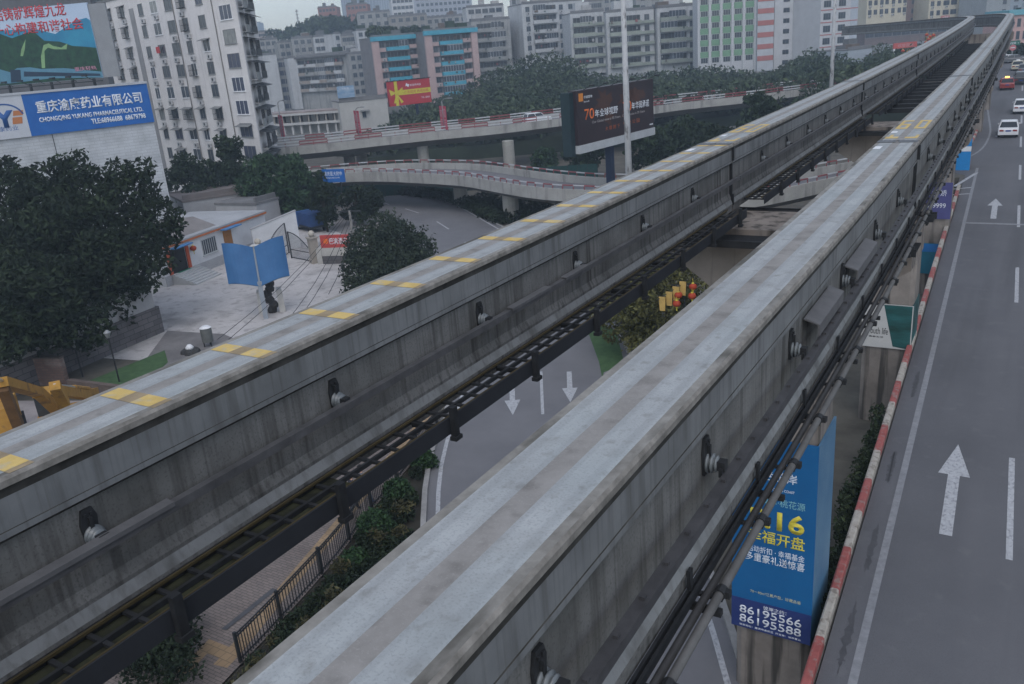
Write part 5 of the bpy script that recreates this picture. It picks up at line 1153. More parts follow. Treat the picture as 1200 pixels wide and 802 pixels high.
S2.boxpart('board', 0, S2.W, 0, 0.1, 0, S2.H, MATS['sign_navy']); S2.boxpart('white_mark', S2.W*0.3, S2.W*0.7, -0.01, -0.002, S2.H*0.2, S2.H*0.85, mat('sign_grey', (0.2, 0.25, 0.35), 0.5, 0.1, 1.0)); S2.boxpart('bracket', S2.W*0.45, S2.W*0.55, 0.105, 0.2, -1.6, S2.H*0.8, darksteel)
# white van on the upper flyover
vp = dp(641, 143, 133); vx = ur.location.z
M_ = car_meshes('van_white', (0.62, 0.63, 0.65), L=4.3, W=1.65, suv=True)
i_ = min(range(60), key=lambda i: abs(proj(un[i])[0]-641)); d_ = (un[i_+1]-un[i_]); c_ = (un[i_]+uf[i_])*0.5+(un[i_]-uf[i_])*0.12; c_.z = UZ+0.002
v = car('van', 'small white van driving along the upper flyover', c_, atan2(-d_.x, d_.y), M_, None, cat='van'); v.rotation_euler = (0, 0, atan2(-d_.x, d_.y))

# ================================================================== far city
r3 = random.Random(11)
def generic(name, label, px0, px1, ytop, d0, d1, yb, wallm, D=12, group=None, zb=None):
    z_t = zt((px0+px1)/2, ytop, (d0+d1)/2); z_b = zb if zb is not None else min(z_t-4, zt((px0+px1)/2, yb, (d0+d1)/2))
    B = facade(name, label, px0, d0, px1, d1, z_t, z_b, D, wallm, group=group)
    if D >= 10 and B.W > 5 and ytop > -4: B.clutter()
    return B
def grid(B, nx, fh, x0, x1, w_, h, frame=white_p, z0=None, top=0.6, p=1.0, mull=1, acp=0.0, glass=None):
    z = B.H-top-h
    while z > 0.5:
        for i in range(nx):
            if r3.random() > p: continue
            x = x0+(x1-x0)*(i+0.5)/nx; B.win(x, z, w_, h, frame=frame, mull=mull, glass=glass or glass_m)
            if r3.random() < acp: B.ac(x+0.2, z-0.85)
        z -= fh
def balcs(B, x0, x1, fh, parap, top=0.3, nmax=20, dep=1.1, enc=0.4, zmin=1.0):
    z = B.H-top-fh; k = 0
    while z > zmin and k < nmax:
        e = []
        if r3.random() < enc: a = r3.choice([0, 0.3, 0.5]); e = [(a, min(1.0, a+r3.choice([0.35, 0.5, 0.6])))]
        B.balcony(x0, x1, z, fh, parap, dep, enclosed=e); z -= fh; k += 1
fr_d = darkfr
# pink and blue flats, two wings
pinkr = mat('salmon_render', (0.42, 0.31, 0.30), 0.9, 0.1, 0.5); bluep = mat('turquoise_panel', (0.06, 0.31, 0.42), 0.8, 0.15, 0.6); backw = mat('dull_back_wall', (0.17, 0.165, 0.17), 0.9, 0.2, 0.5)
for lb, px0, px1, yt, dd in (('pink flats with turquoise balconies, left wing with planted roof', 434, 494, 43, 245), ('pink flats with turquoise balconies, right wing above the red billboard', 496, 557, 36, 243)):
    B = generic('balcony_flats', lb, px0, px1, yt, dd, dd+6, 125, backw, 12, 'pink and turquoise flats')
    W = B.W; fh = 2.85
    B.boxpart('pier_wall', 0, W*0.13, -1.0, -0.003, 0, B.H, pinkr); B.boxpart('pier_wall', W*0.88, W, -1.0, -0.003, 0, B.H, pinkr)
    B.boxpart('roof_band', -0.2, W+0.2, -1.25, -0.003, B.H-0.9, B.H+0.3, bluep)
    z = B.H-0.9-fh; k = 0
    while z > 0.5:
        B.balcony(W*0.27, W*0.70, z, fh, bluep, 1.3, enclosed=[(r3.choice([0, .3, .55]), 0.95)] if r3.random() < 0.5 else [])
        B.balcony(W*0.72, W*0.87, z+0.3, fh, pinkr, 0.8, enclosed=[])
        B.boxpart('pink_spandrel', W*0.14, W*0.26, -0.6, -0.003, z-0.2, z+0.85, pinkr); B.win(W*0.20, z+0.95, 1.4, 1.5, frame=fr_d, y=-0.05); 
        if r3.random() < 0.6: B.ac(W*0.20, z+0.1, -0.6)
        z -= fh; k += 1
# grey flats right of it
B = generic('balcony_flats', 'grey weathered flats right of the pink ones, half behind trees', 552, 597, 24, 262, 264, 95, grimy, 14)
balcs(B, B.W*0.12, B.W*0.86, 2.9, mat('dull_grey_parapet', (0.26, 0.265, 0.26), 0.9, 0.2, 0.5), dep=1.3, enc=0.7)
B = generic('rooftop_block', 'pale roof storey block above the grey weathered flats', 546, 590, 8, 285, 287, 60, palew, 10); grid(B, 5, 2.9, 0.5, B.W-0.5, 2.0, 1.4, frame=fr_d)
# pale slabs at left
B = generic('slab_block', 'tall blank pale slab block at the left edge of the far city', 298, 323.5, 65, 300, 302, 135, palew, 14)
B = generic('slab_block', 'grey recessed block with blue windows between two blank slabs', 324, 337, 71, 306, 306, 135, grimy, 10)
grid(B, 2, 2.9, 0.4, B.W-0.3, 1.5, 1.7, frame=fr_d, glass=bluegl)
B = generic('slab_block', 'second blank pale slab, slimmer, left of the long gallery flats', 337, 346.5, 68.5, 298, 299, 130, palew, 12)
B = generic('gallery_flats', 'long gallery flats with many narrow balconies at far left', 347, 408, 65, 300, 290, 140, grimy, 12)
z = B.H-0.8-2.75
while z > 8:
    x = 0.3
    while x < B.W-3.5:
        L_ = r3.choice([3.2, 4.0, 5.0]); x1_ = min(B.W-0.2, x+L_); B.balcony(x, x1_, z, 2.75, r3.choice([palew, grimy, mat('brown_parapet', (0.27, 0.23, 0.20), 0.9, 0.2, 0.5)]), 1.0, enclosed=[(0, 1)] if r3.random() < 0.35 else []); x = x1_+0.15
    z -= 2.75
B.boxpart('roof_eave', -0.3, B.W+0.3, -1.5, -0.01, B.H-0.5, B.H-0.1, mat('dark_eave', (0.12, 0.115, 0.115), 0.9, 0.2, 0.5))
B = generic('stair_block', 'grey end block closing the long gallery flats on the right', 408.5, 434, 63, 288, 292, 140, grimy, 12); grid(B, 2, 2.75, 0.3, B.W*0.6, 1.5, 1.5, frame=fr_d)
balcs(B, B.W*0.62, B.W*0.97, 2.75, grimy, enc=0.3, dep=0.8)
for lb, px0, px1, yt, yb, dd, nx in (('small tiled roof house on the hill, far left', 302, 325, 47, 66, 335, 3), ('low grey hill house with broken roofline', 325, 341, 50, 68, 330, 2), ('pale blank hill block with two windows', 341, 367, 45, 68, 325, 3), ('hill flats with grey bays left of the stair tower', 367, 392, 43, 68, 322, 4), ('pale stair tower on the hill row', 391, 399, 40, 66, 318, 1), ('flat roofed hill flats above the gallery flats', 399, 417, 42, 66, 320, 3), ('hill block with one dark window by the pink flats', 417, 434, 36, 66, 318, 2)):
    B = generic('hill_house', lb, px0, px1, yt, dd, dd+2, yb+6, r3.choice([palew, grimy]), 10, 'small blocks on the hill'); grid(B, nx, 2.9, 0.5, B.W-0.5, 1.6, 1.5, frame=fr_d, mull=1, acp=0.2)
B = generic('distant_block', 'long low pinkish block against the sky at far left', 290, 328, 38, 420, 420, 60, mat('faded_pink_render', (0.36, 0.31, 0.30), 0.9, 0.1, 0.5), 14); grid(B, 9, 3.0, 1, B.W-1, 2.2, 1.2, frame=fr_d)
B = generic('brick_house', 'red brown block with flat roof standing on the wooded hill', 372, 394, 9, 430, 430, 40, mat('red_brown_render', (0.27, 0.13, 0.11), 0.9, 0.1, 0.5), 12); grid(B, 5, 3.2, 0.5, B.W-0.5, 1.3, 1.4, frame=fr_d)
B = generic('brick_house', 'terracotta coloured block behind the pink flats', 405, 430, 6, 400, 400, 50, mat('terracotta_render', (0.27, 0.14, 0.12), 0.9, 0.1, 0.5), 12); grid(B, 5, 3.2, 0.5, B.W-0.5, 1.3, 1.2, frame=fr_d)
for lb, px0, px1, yt, dd, m_, nx, nb in (('grey hill flats with roof pavilion behind the pink flats', 418, 457, 15, 345, grimy, 4, 2), ('low brown roofed block between hill flats', 455, 500, 19, 340, mat('brown_grey_render', (0.24, 0.23, 0.215), 0.9, 0.2, 0.5), 5, 0), ('long hazy roof of a low block behind the right pink wing', 498, 548, 20, 350, grimy, 6, 0), ('white block with small square windows on the skyline', 458, 484, -2, 420, mat('bright_render', (0.52, 0.53, 0.54), 0.9, 0.1, 0.5), 5, 0)):
    B = generic('hill_flats', lb, px0, px1, yt, dd, dd+2, yt+45, m_, 12, 'flats on the upper hill'); grid(B, nx, 3.0, 0.5, B.W-0.5, 1.7, 1.5, frame=fr_d)
B = generic('distant_block', 'wide pale blue grey block with many windows on the skyline', 484, 552, -6, 460, 470, 45, mat('bluish_render', (0.34, 0.36, 0.40), 0.9, 0.1, 0.5), 14); grid(B, 12, 3.2, 1, B.W-1, 1.7, 1.5, frame=fr_d)
for lb, px0, px1, yt, dd in (('hazy tower furthest left on the skyline behind the hill', 398, 420, -8, 640), ('hazy ribbed tower on the skyline, middle of three', 424, 452, -14, 620), ('hazy slim tower on the skyline, right of three', 440, 462, -8, 600), ('faint square tower just right of the white apartment block', 293, 303, 27, 900)):
    B = generic('skyline_tower', lb, px0, px1, yt, dd, dd, 60, mat('tower_blue_grey', (0.36, 0.40, 0.44), 0.8, 0.1, 0.5), 20, 'hazy towers on the skyline')
    b = MB(); 
    for i in range(8): b.box(B.W*i/8+0.5, B.W*i/8+B.W/16+0.5, -0.4, -0.01, 0, B.H-2)
    b.build('ribs', mat('tower_rib', (0.24, 0.28, 0.33), 0.8, 0.1, 0.5), B.o)
t, h = pole('radio_mast', 'thin radio mast on the wooded hill against the sky', 351.5, 40, 420, 11, 0.5, 0.25, 'mast', galv, zb=10)
b = MB()
for i in range(4): b.box(-0.9, 0.9, -0.1, 0.1, h-1-i*1.6, h-0.6-i*1.6)
b.build('aerials', galv, t)
# white advertising house and colonnade beyond the upper flyover
B = generic('advert_house', 'low white house with blue roof board beyond the upper flyover', 397, 453, 118, 165, 168, 160, mat('cream_white_render', (0.42, 0.415, 0.40), 0.9, 0.1, 0.5), 8)
x, z = B.hit(417, 130); b = MB(); b.box(0, B.W, -0.03, -0.003, 0, 0.4); b.build('base_band', grimy, B.o); B.win(B.hit(427, 135)[0], B.hit(427, 138)[1], 0.8, 1.4, frame=fr_d, mull=0); B.awning(B.hit(427, 127)[0], B.hit(427, 129)[1], 1.8)
rb = thing('roof_board', 'blue and white roof board on the low white house', 'sign', B.o.location+Vector((0, 0, B.H+0.83)), B.rz); xb1 = B.hit(415.5, 110)[0]
b = MB(); b.box(0, xb1, -0.1, 0.1, 0, 2.2); b.build('board', mat('cloudy_blue_picture', (0.05, 0.19, 0.38), 0.6, 0.2, 0.8, stretch=(0.4, 1, 2), col2=(0.40, 0.48, 0.56)), rb)
letter(rb, '江北商务', xb1*0.1, -0.101, 1.6, xb1*0.6, 0.35, lettw)
Cn = facade('colonnade', 'white two storey colonnade building beyond the upper flyover', 308, 172, 399, 168, zt(350, 131, 170), zt(350, 156, 170)-0.4, 5, grimy, wall=False, cat='building')
W_, H_ = Cn.W, Cn.H; wcol = mat('white_balustrade', (0.46, 0.46, 0.455), 0.8, 0.1, 0.5)
Cn.boxpart('roof', -0.3, W_+0.3, -0.6, 5, H_-0.5, H_, mat('reddish_roof_edge', (0.26, 0.22, 0.21), 0.8, 0.2, 0.5)); Cn.boxpart('eave', -0.3, W_+0.3, -0.75, -0.603, H_-0.7, H_-0.3, wcol); Cn.boxpart('floor_band', -0.3, W_+0.3, -0.75, 5, H_*0.42, H_*0.42+0.45, wcol); Cn.boxpart('back_wall', 0, W_, 2.0, 2.3, 0, H_-0.503, palew)
for i in range(9): 
    x = W_*(i+0.3)/9; Cn.boxpart('pillar', x-0.2, x+0.2, -0.4, 0.0, 0, H_*0.42-0.003, wcol); Cn.boxpart('pillar', x-0.13, x+0.13, -0.4, -0.1, H_*0.42+0.453, H_-0.503, mat('pale_timber_post', (0.34, 0.32, 0.29), 0.8, 0.1, 1.0))
for i in range(9):
    x = W_*(i+0.8)/9; Cn.win(x, H_*0.42+0.5, 0.9, 1.3, frame=mat('brown_frame', (0.16, 0.10, 0.08), 0.7, 0.2, 1.0), y=1.98)
# flats across the middle
B = generic('balcony_flats', 'pale flats with dark bands of balcony windows, middle of the view', 611, 682, 3, 262, 268, 75, palew, 13)
W_ = B.W; balcs(B, W_*0.17, W_*0.56, 2.85, palew, top=0.2, dep=0.9, enc=0.8); z = B.H-2.3
while z > 1:
    for f in (0.09, 0.64): B.win(W_*f, z, 1.4, 1.5, frame=fr_d); B.ac(W_*f, z-0.85)
    for f in (0.80, 0.92): B.win(W_*f, z, 1.5, 1.5, frame=fr_d)
    z -= 2.85
B = generic('balcony_flats', 'slim grey side of flats left of the pale middle flats', 598, 611, -3, 272, 272, 75, mat('bluish_grey_render', (0.30, 0.32, 0.345), 0.9, 0.1, 0.5), 10); grid(B, 2, 2.85, 0.3, B.W-0.3, 1.2, 1.5, frame=fr_d)
greenp = mat('grey_green_parapet', (0.27, 0.30, 0.26), 0.9, 0.15, 0.5)
for lb, px0, px1, yt, dd, enc in (('flats with grey green balcony bands left of the white mast', 668, 708, 15, 246, 0.3), ('flats with grey green balcony bands behind the white mast', 710, 766, 13, 244, 0.6), ('flats with grey green balcony bands right of the white mast', 770, 818, 8, 243, 0.8)):
    B = generic('balcony_flats', lb, px0, px1, yt, dd, dd+1, 88, palew, 13, 'grey green balcony flats'); W_ = B.W
    balcs(B, W_*0.06, W_*0.72, 2.9, greenp, top=0.7, dep=1.25, enc=enc)
    z = B.H-0.7-2.9+0.8
    while z > 1:
        B.win(W_*0.85, z, 1.5, 1.6, frame=fr_d); B.boxpart('sill_band', W_*0.73, W_-0.02, -0.7, -0.003, z-0.85, z-0.10, greenp); z -= 2.9
    b = MB(); b.box(W_*0.2, W_*0.6, 2, 6, B.H+0.26, B.H+3.0); b.build('roof_hut', palew, B.o)
for lb, px0, px1, yt, dd in (('roof storey block peeping over the middle flats', 684, 706, 2, 300), ('flat grey block behind the white mast on the skyline', 706, 735, -4, 320), ('skyline block left of the green tower', 745, 800, -8, 300)):
    B = generic('skyline_block', lb, px0, px1, yt, dd, dd, yt+40, grimy, 12, 'blocks behind the middle flats'); grid(B, 4, 3.0, 0.5, B.W-0.5, 1.6, 1.5, frame=fr_d)
# green and white tower group
whitet = mat('white_tower_tiles', (0.47, 0.48, 0.50), 0.7, 0.08, 0.5); greent = mat('green_spandrel', (0.17, 0.31, 0.20), 0.8, 0.15, 0.6); redt = mat('faded_red_band', (0.38, 0.15, 0.14), 0.8, 0.1, 0.6)
B = generic('green_tower', 'white tower with green squares between its window columns', 817, 888, -22, 222, 220, 88, whitet, 14); W_ = B.W; fh = 2.95; z = B.H-2.4
while z > 0.3:
    for i in range(5):
        xa_ = W_*(0.045+0.19*i); xb_ = xa_+W_*0.14; B.boxpart('green_panel', xa_, xb_, -0.05, -0.003, z+1.45, z+fh-0.02, greent); B.win((xa_+xb_)/2, z, xb_-xa_-0.3, 1.4, mull=2, frame=mat('pale_frame', (0.40, 0.42, 0.42), 0.6, 0.1, 1.0), sill=False)
    z -= fh
for i in range(6): x = W_*(0.02+0.19*i); B.boxpart('fin', x-0.3, x+0.3, -0.45, -0.003, 0, B.H, whitet)
B = generic('striped_tower', 'narrow tower striped in faded red and grey white', 888.5, 908, -20, 219, 219, 85, mat('cool_white_render', (0.42, 0.44, 0.47), 0.8, 0.1, 0.5), 13); z = B.H-1.5
while z > 0: B.boxpart('red_band', 0.02, B.W-0.02, -0.06, -0.003, z, z+1.25, redt); z -= 2.95
B = generic('white_tower', 'plain white tower face with one column of windows', 908.5, 939, -20, 220, 221, 85, whitet, 13); z = B.H-2
while z > 0.5: B.win(B.W*0.46, z, 1.8, 1.2, frame=fr_d, sill=False); z -= 2.62
B = generic('glazed_tower', 'narrow tower face of white fins and dark glass strips', 939.5, 962, -20, 222, 222, 85, mat('green_grey_render', (0.20, 0.30, 0.27), 0.8, 0.1, 0.5), 13)
for f in (0.05, 0.22, 0.42, 0.60): B.boxpart('fin', B.W*f-0.15, B.W*f+0.25, -0.4, -0.003, 0, B.H, whitet)
z = B.H-2.5
while z > 0.5: B.win(B.W*0.335, z, B.W*0.13, 1.9, frame=fr_d, mull=0, sill=False); B.win(B.W*0.14, z, B.W*0.09, 1.9, frame=fr_d, mull=0, sill=False); B.win(B.W*0.51, z, B.W*0.10, 1.9, frame=fr_d, mull=0, sill=False); z -= 2.62
B = generic('white_tower', 'white tower with thin red lines under each storey', 963, 1007, -18, 212, 216, 80, whitet, 13); z = B.H-2.2
while z > 0.5:
    for f in (0.17, 0.57): B.win(B.W*f, z, 2.3, 1.6, mull=2, frame=fr_d, sill=False)
    B.boxpart('red_line', 0.02, B.W-0.02, -0.06, -0.003, z-0.75, z-0.5, redt); z -= 2.98
B.boxpart('bluish_corner', B.W*0.80, B.W+0.02, -0.03, -0.002, 0, B.H, mat('bluish_tile', (0.38, 0.42, 0.47), 0.7, 0.1, 0.5))
B = generic('low_annex', 'low pale blue grey annex wall right of the white tower', 994, 1022, 58, 200, 204, 88, mat('annex_blue_grey', (0.34, 0.38, 0.42), 0.8, 0.1, 0.5), 10)
B = generic('low_annex', 'small bright blue hoarding beside the annex wall', 1023, 1029, 65, 202, 203, 88, mat('hoarding_blue', (0.16, 0.26, 0.40), 0.8, 0.1, 0.5), 2)
# cream flats
creamr = mat('cream_render', (0.50, 0.46, 0.36), 0.9, 0.08, 0.5)
for lb, px0, px1, yt, xs in (('cream flats left of the brown gap, behind the monorail bend', 1017, 1064, -14, (.08, .22, .37, .50, .66, .82, .95)), ('cream flats right of the brown gap, with two shop signs', 1090, 1158, -14, (.06, .17, .30, .43, .55, .66, .80, .93))):
    B = generic('cream_flats', lb, px0, px1, yt, 282, 284, 29, creamr, 14, 'cream flats'); z = B.H-2.2
    while z > 0.6:
        for i, f in enumerate(xs):
            B.win(B.W*f, z, 2.2 if i in (2, 3, 6) and px0 > 1050 else 1.3, 1.6, frame=fr_d, sill=False)
            if i in (0, 2, 4, 6): B.ac(B.W*f, z-0.7)
        z -= 2.95
B = generic('brown_block', 'dull brown recessed block between the cream flats', 1064, 1090, -14, 290, 290, 30, brownr, 10); grid(B, 2, 2.95, 1, B.W-1, 1.6, 1.5, frame=fr_d)
B = generic('shop_podium', 'long brown shop podium under the cream flats', 1014, 1162, 29, 276, 280, 48, mat('podium_brown', (0.16, 0.13, 0.13), 0.9, 0.2, 0.5), 6); grid(B, 14, 3.2, 1, B.W-1, 3.0, 2.2, frame=fr_d, sill=False) if False else [B.win(B.W*(i+0.5)/14, B.H-2.6, 3.0, 1.8, frame=fr_d) for i in range(14)]
for px, lb in ((1108, 'red shop sign low on the right cream flats'),):
    o = facade('shop_sign', lb, px-5, 280.5, px+5, 280.6, zt(px, 18.5, 280), zt(px, 23, 280), 0.2, lettr, wall=False, cat='sign'); o.boxpart('board', 0, o.W, 0, 0.2, 0, o.H, mat('shop_red', (0.45, 0.14, 0.13), 0.6, 0.1, 1.0)); letter(o.o, '火锅城', o.W*0.15, -0.003, o.H*0.2, o.W*0.7, o.H*0.6, lettw)
B = generic('grey_flats', 'grey flats at the end of the monorail straight', 1158, 1186, -14, 270, 272, 40, mat('cool_grey_render', (0.27, 0.29, 0.30), 0.9, 0.1, 0.5), 12); grid(B, 3, 2.95, 1, B.W-1, 1.5, 1.5, frame=fr_d, p=0.7)
B = generic('pink_building', 'pink building with a turquoise roof edge, far right', 1183, 1232, 15, 205, 204, 75, mat('pink_render', (0.50, 0.33, 0.31), 0.9, 0.08, 0.5), 14); B.boxpart('turquoise_edge', -0.3, B.W+0.3, -0.5, 13, B.H-0.3, B.H+0.9, mat('turquoise_edge_paint', (0.13, 0.34, 0.40), 0.8, 0.1, 0.5)); z = B.H-3.0
while z > 0.8:
    for i in range(6): B.win(B.W*(0.09+0.165*i), z, 0.9, 1.9, frame=fr_d, mull=0)
    z -= 2.9
B = generic('skyline_block', 'grey blue tower above the pink building', 1176, 1240, -16, 330, 330, 30, mat('blue_grey_block', (0.26, 0.30, 0.34), 0.9, 0.1, 0.5), 12); grid(B, 6, 3.0, 0.5, B.W-0.5, 1.8, 1.6, frame=fr_d)
# red arch and lantern display near the bend
rx = facade('street_arch', 'red street arch board hung over the far road, left of the track bend', 1048, 192, 1075, 194, zt(1060, 50, 193), zt(1060, 56.5, 193), 0.4, redt, wall=False, cat='arch'); archr = mat('arch_red', (0.48, 0.10, 0.09), 0.7, 0.1, 1.0)
rx.boxpart('board', 0, rx.W, 0, 0.4, 0, rx.H, archr); letter(rx.o, '欢度国庆', rx.W*0.15, -0.003, rx.H*0.2, rx.W*0.7, rx.H*0.6, mat('banner_pale', (0.45, 0.30, 0.32), 0.7, 0.1, 1.0))
for f in (0.03, 0.97): rx.boxpart('post', rx.W*f-0.2, rx.W*f+0.2, 0, 0.3, -rx.zb, -0.003, white_p)
b = MB()
LM = None
for (px, py) in [(1086, 41), (1090, 43.5), (1094, 41.5), (1088, 46.5), (1092, 47.5), (1096, 45.5), (1085, 50), (1090, 51.5), (1095, 50), (1058, 60), (1063, 62), (1060, 65), (1066, 60.5), (1046, 67.5), (1051, 69.5), (1047, 71)]:
    p = dp(px, py, 190)
    if LM is None:
        LM = lantern('round red lantern in the festive cluster left of the track bend', p, 0.42, 'festive red lanterns left of the bend')
    else: o = copy_tree(LM); o.location = p
# traffic lights and green signs at the far crossing
Sg3 = facade('overhead_sign', 'green overhead direction sign at the far crossing', 1181, 165, 1196, 165, zt(1188, 48, 165), zt(1188, 53.5, 165), 0.15, greent, wall=False, cat='sign'); Sg3.boxpart('board', 0, Sg3.W, 0, 0.15, 0, Sg3.H, mat('sign_green', (0.02, 0.12, 0.09), 0.5, 0.1, 1.0)); letter(Sg3.o, '解放碑 →', Sg3.W*0.1, -0.003, Sg3.H*0.25, Sg3.W*0.8, Sg3.H*0.5, lettw)
Sg3.boxpart('post', Sg3.W*0.5-0.12, Sg3.W*0.5+0.12, 0.155, 0.4, -Sg3.zb+5, Sg3.H, galv)
rs_ = thing('round_sign', 'round red and white traffic sign at the far crossing', 'sign', dp(1187, 56, 160)); 
b = MB(); n = 18; b.add([(0.55*cos(2*pi*i/n), 0, 0.55*sin(2*pi*i/n)) for i in range(n)]+[(0.55*cos(2*pi*i/n), 0.05, 0.55*sin(2*pi*i/n)) for i in range(n)], [tuple(range(n)), tuple(range(n, 2*n))]+[(i, (i+1) % n, n+(i+1) % n, n+i) for i in range(n)]); b.build('disc', mat('sign_pink_red', (0.48, 0.16, 0.18), 0.5, 0.1, 1.0), rs_)
b = MB(); b.box(-0.38, 0.38, -0.03, -0.003, -0.09, 0.09); b.build('white_bar', white_p, rs_); b = MB(); b.tube([(0, 0.1, 0.5), (0, 0.1, -rs_.location.z+rz(160))], 0.06, 8); b.build('post', galv, rs_)
# ================================================================== vegetation
def leafmat(name, lo, hi, scale=0.6):
    M = mat(name, lo, 0.75, 0.2, scale, col2=hi, island=0.5, spec=0.2, ramp=(0.35, 0.65)); return M
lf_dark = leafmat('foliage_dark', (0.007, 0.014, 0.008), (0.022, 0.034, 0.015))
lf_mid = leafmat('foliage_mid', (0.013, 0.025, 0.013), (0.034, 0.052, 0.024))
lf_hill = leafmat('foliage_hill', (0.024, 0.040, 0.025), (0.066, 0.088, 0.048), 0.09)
lf_olive = leafmat('foliage_olive', (0.055, 0.060, 0.020), (0.115, 0.110, 0.040), 0.8)
lf_green = leafmat('foliage_green', (0.016, 0.038, 0.019), (0.038, 0.070, 0.030), 0.8)
lf_needle = leafmat('foliage_conifer', (0.016, 0.027, 0.020), (0.044, 0.058, 0.036), 0.8)
bark = mat('brown_bark', (0.06, 0.048, 0.036), 0.95, 0.3, 4.0, stretch=(3, 3, 0.5), bump=0.3)
def leaves(mb, blobs, n, size, rg, shell=0.55, flat=0.0, vert=0.0):
    """n leaf clumps spread through the blobs (centre, radii), denser near the surface"""
    tot = sum(rx*ry*rz_ for _, (rx, ry, rz_) in blobs)
    for c, (rx, ry, rz_) in blobs:
        m_ = max(3, int(n*(rx*ry*rz_)/tot))
        for _ in range(m_):
            while True:
                x, y, z = rg.uniform(-1, 1), rg.uniform(-1, 1), rg.uniform(-1, 1); r2_ = x*x+y*y+z*z
                if 0.02 < r2_ <= 1: break
            r_ = math.sqrt(r2_); t = (shell+(1-shell)*rg.random()**0.7)/r_ if rg.random() < 0.8 else rg.uniform(1.0, 1.22)
            p = Vector((c[0]+x*t*rx, c[1]+y*t*ry, c[2]+z*t*rz_))
            d = Vector((rg.gauss(0, 1), rg.gauss(0, 1), rg.gauss(0, 1)+vert)).normalized(); u = d.orthogonal().normalized(); v = d.cross(u)
            a = rg.uniform(0, 6.28); s_ = size*rg.uniform(0.55, 1.25); u, v = (u*cos(a)+v*sin(a))*s_, (v*cos(a)-u*sin(a))*s_*0.62
            o = len(mb.v); k = d*s_*0.22
            mb.v += [tuple(p-u), tuple(p-u*0.1+v*0.8+k), tuple(p+u), tuple(p+u*0.1-v*0.8+k)]; mb.f.append([o, o+1, o+2, o+3]); mb.mi.append(0)
def tree(name, label, loc, h, blobs, n, size, leaf, tr=0.25, seed=1, group=None, cat='tree', limbs=6, shell=0.55, rz_=0.0, tk=1.0):
    rg = random.Random(seed); t = thing(name, label, cat, loc, rz_, group)
    b = MB(); leaves(b, blobs, n, size, rg, shell); b.build('crown', leaf, t, fix=False)
    b = MB(); top = tk*max(c[2] for c, _ in blobs)
    b.tube([(0, 0, 0), (0.08*tr, 0.2*tr, top*0.3), (-0.3*tr, 0.1*tr, top*0.6), (0.2*tr, 0, top*0.9)], [tr, tr*0.8, tr*0.55, tr*0.2], 9)
    for i in range(min(limbs, len(blobs))):
        c = blobs[i][0]; z0 = top*0.25+0.35*top*(i/max(1, limbs)); b.tube([(0, 0, z0), (c[0]*0.5, c[1]*0.5, (z0+c[2])*0.5-0.1), tuple(c)], [tr*0.5, tr*0.35, tr*0.1], 6)
    b.build('trunk', bark, t, smooth=True); return t
def lobes(rg, R, H, z0, n, squash=0.8, rr=(0.35, 0.55)):
    out = []
    for i in range(n):
        a = 2.4*i+rg.uniform(-0.4, 0.4); f = (i+0.5)/n; r_ = R*math.sqrt(f)*0.75; k = rg.uniform(*rr)*R
        z = z0+H*(0.25+0.6*(1-f**1.5))*rg.uniform(0.75, 1.1); out.append(((r_*cos(a), r_*sin(a), z), (k, k, k*squash)))
    return out
# big dark tree on the left, in front of the tiled building
base = gp(70, 425); rg = random.Random(5)
BT = []
for px, py, dep, r_ in ((15, 225, 64, 2.6), (55, 240, 62, 2.8), (100, 222, 62, 2.6), (150, 230, 61, 2.6), (185, 255, 60, 1.9), (10, 290, 62, 3.2), (60, 295, 60, 3.4), (115, 285, 60, 3.3), (165, 290, 60, 2.5), (200, 275, 60, 1.2), (20, 345, 60, 3.2), (75, 345, 59, 3.0), (125, 335, 59, 2.4), (40, 385, 59, 2.6), (-40, 300, 63, 4), (-40, 370, 61, 4), (85, 200, 64, 1.6), (0, 200, 66, 1.6), (196, 312, 59, 0.8), (205, 262, 60, 0.9), (90, 385, 58, 1.6), (140, 365, 58, 1.1), (145, 208, 62, 1.2), (15, 392, 49, 1.8), (55, 388, 51, 1.9), (95, 385, 53, 2.0), (10, 370, 50, 2.8), (50, 355, 52, 2.8), (-20, 395, 48, 2.2), (110, 358, 56, 1.8), (-30, 360, 50, 3.0), (25, 330, 53, 2.8), (150, 335, 58, 1.6), (175, 325, 58.5, 1.1), (90, 340, 56, 2.0), (60, 262, 57, 2.4), (120, 310, 57, 2.4), (30, 320, 57, 2.6)):
    p = dp(px, py, dep)-base; BT.append(((p.x, p.y, p.z), (r_, r_, r_*0.8)))
r6 = random.Random(31); XT = []
for c, r_ in BT:
    for _ in range(5):
        d = Vector((r6.gauss(0, 1), r6.gauss(0, 1), r6.gauss(0.3, 1))).normalized(); k = r_[0]*r6.uniform(0.25, 0.45); XT.append(((c[0]+d.x*r_[0]*0.95, c[1]+d.y*r_[0]*0.95, c[2]+d.z*r_[0]*0.85), (k, k, k*0.7)))
BT = [(c, (r_[0]*0.9, r_[1]*0.9, r_[2]*0.9)) for c, r_ in BT]+XT
tree('broadleaf_tree', 'big dark spreading tree in front of the white tiled building', base, 14, BT, 60000, 0.24, lf_dark, 0.5, 5, limbs=3, shell=0.45, tk=0.45)
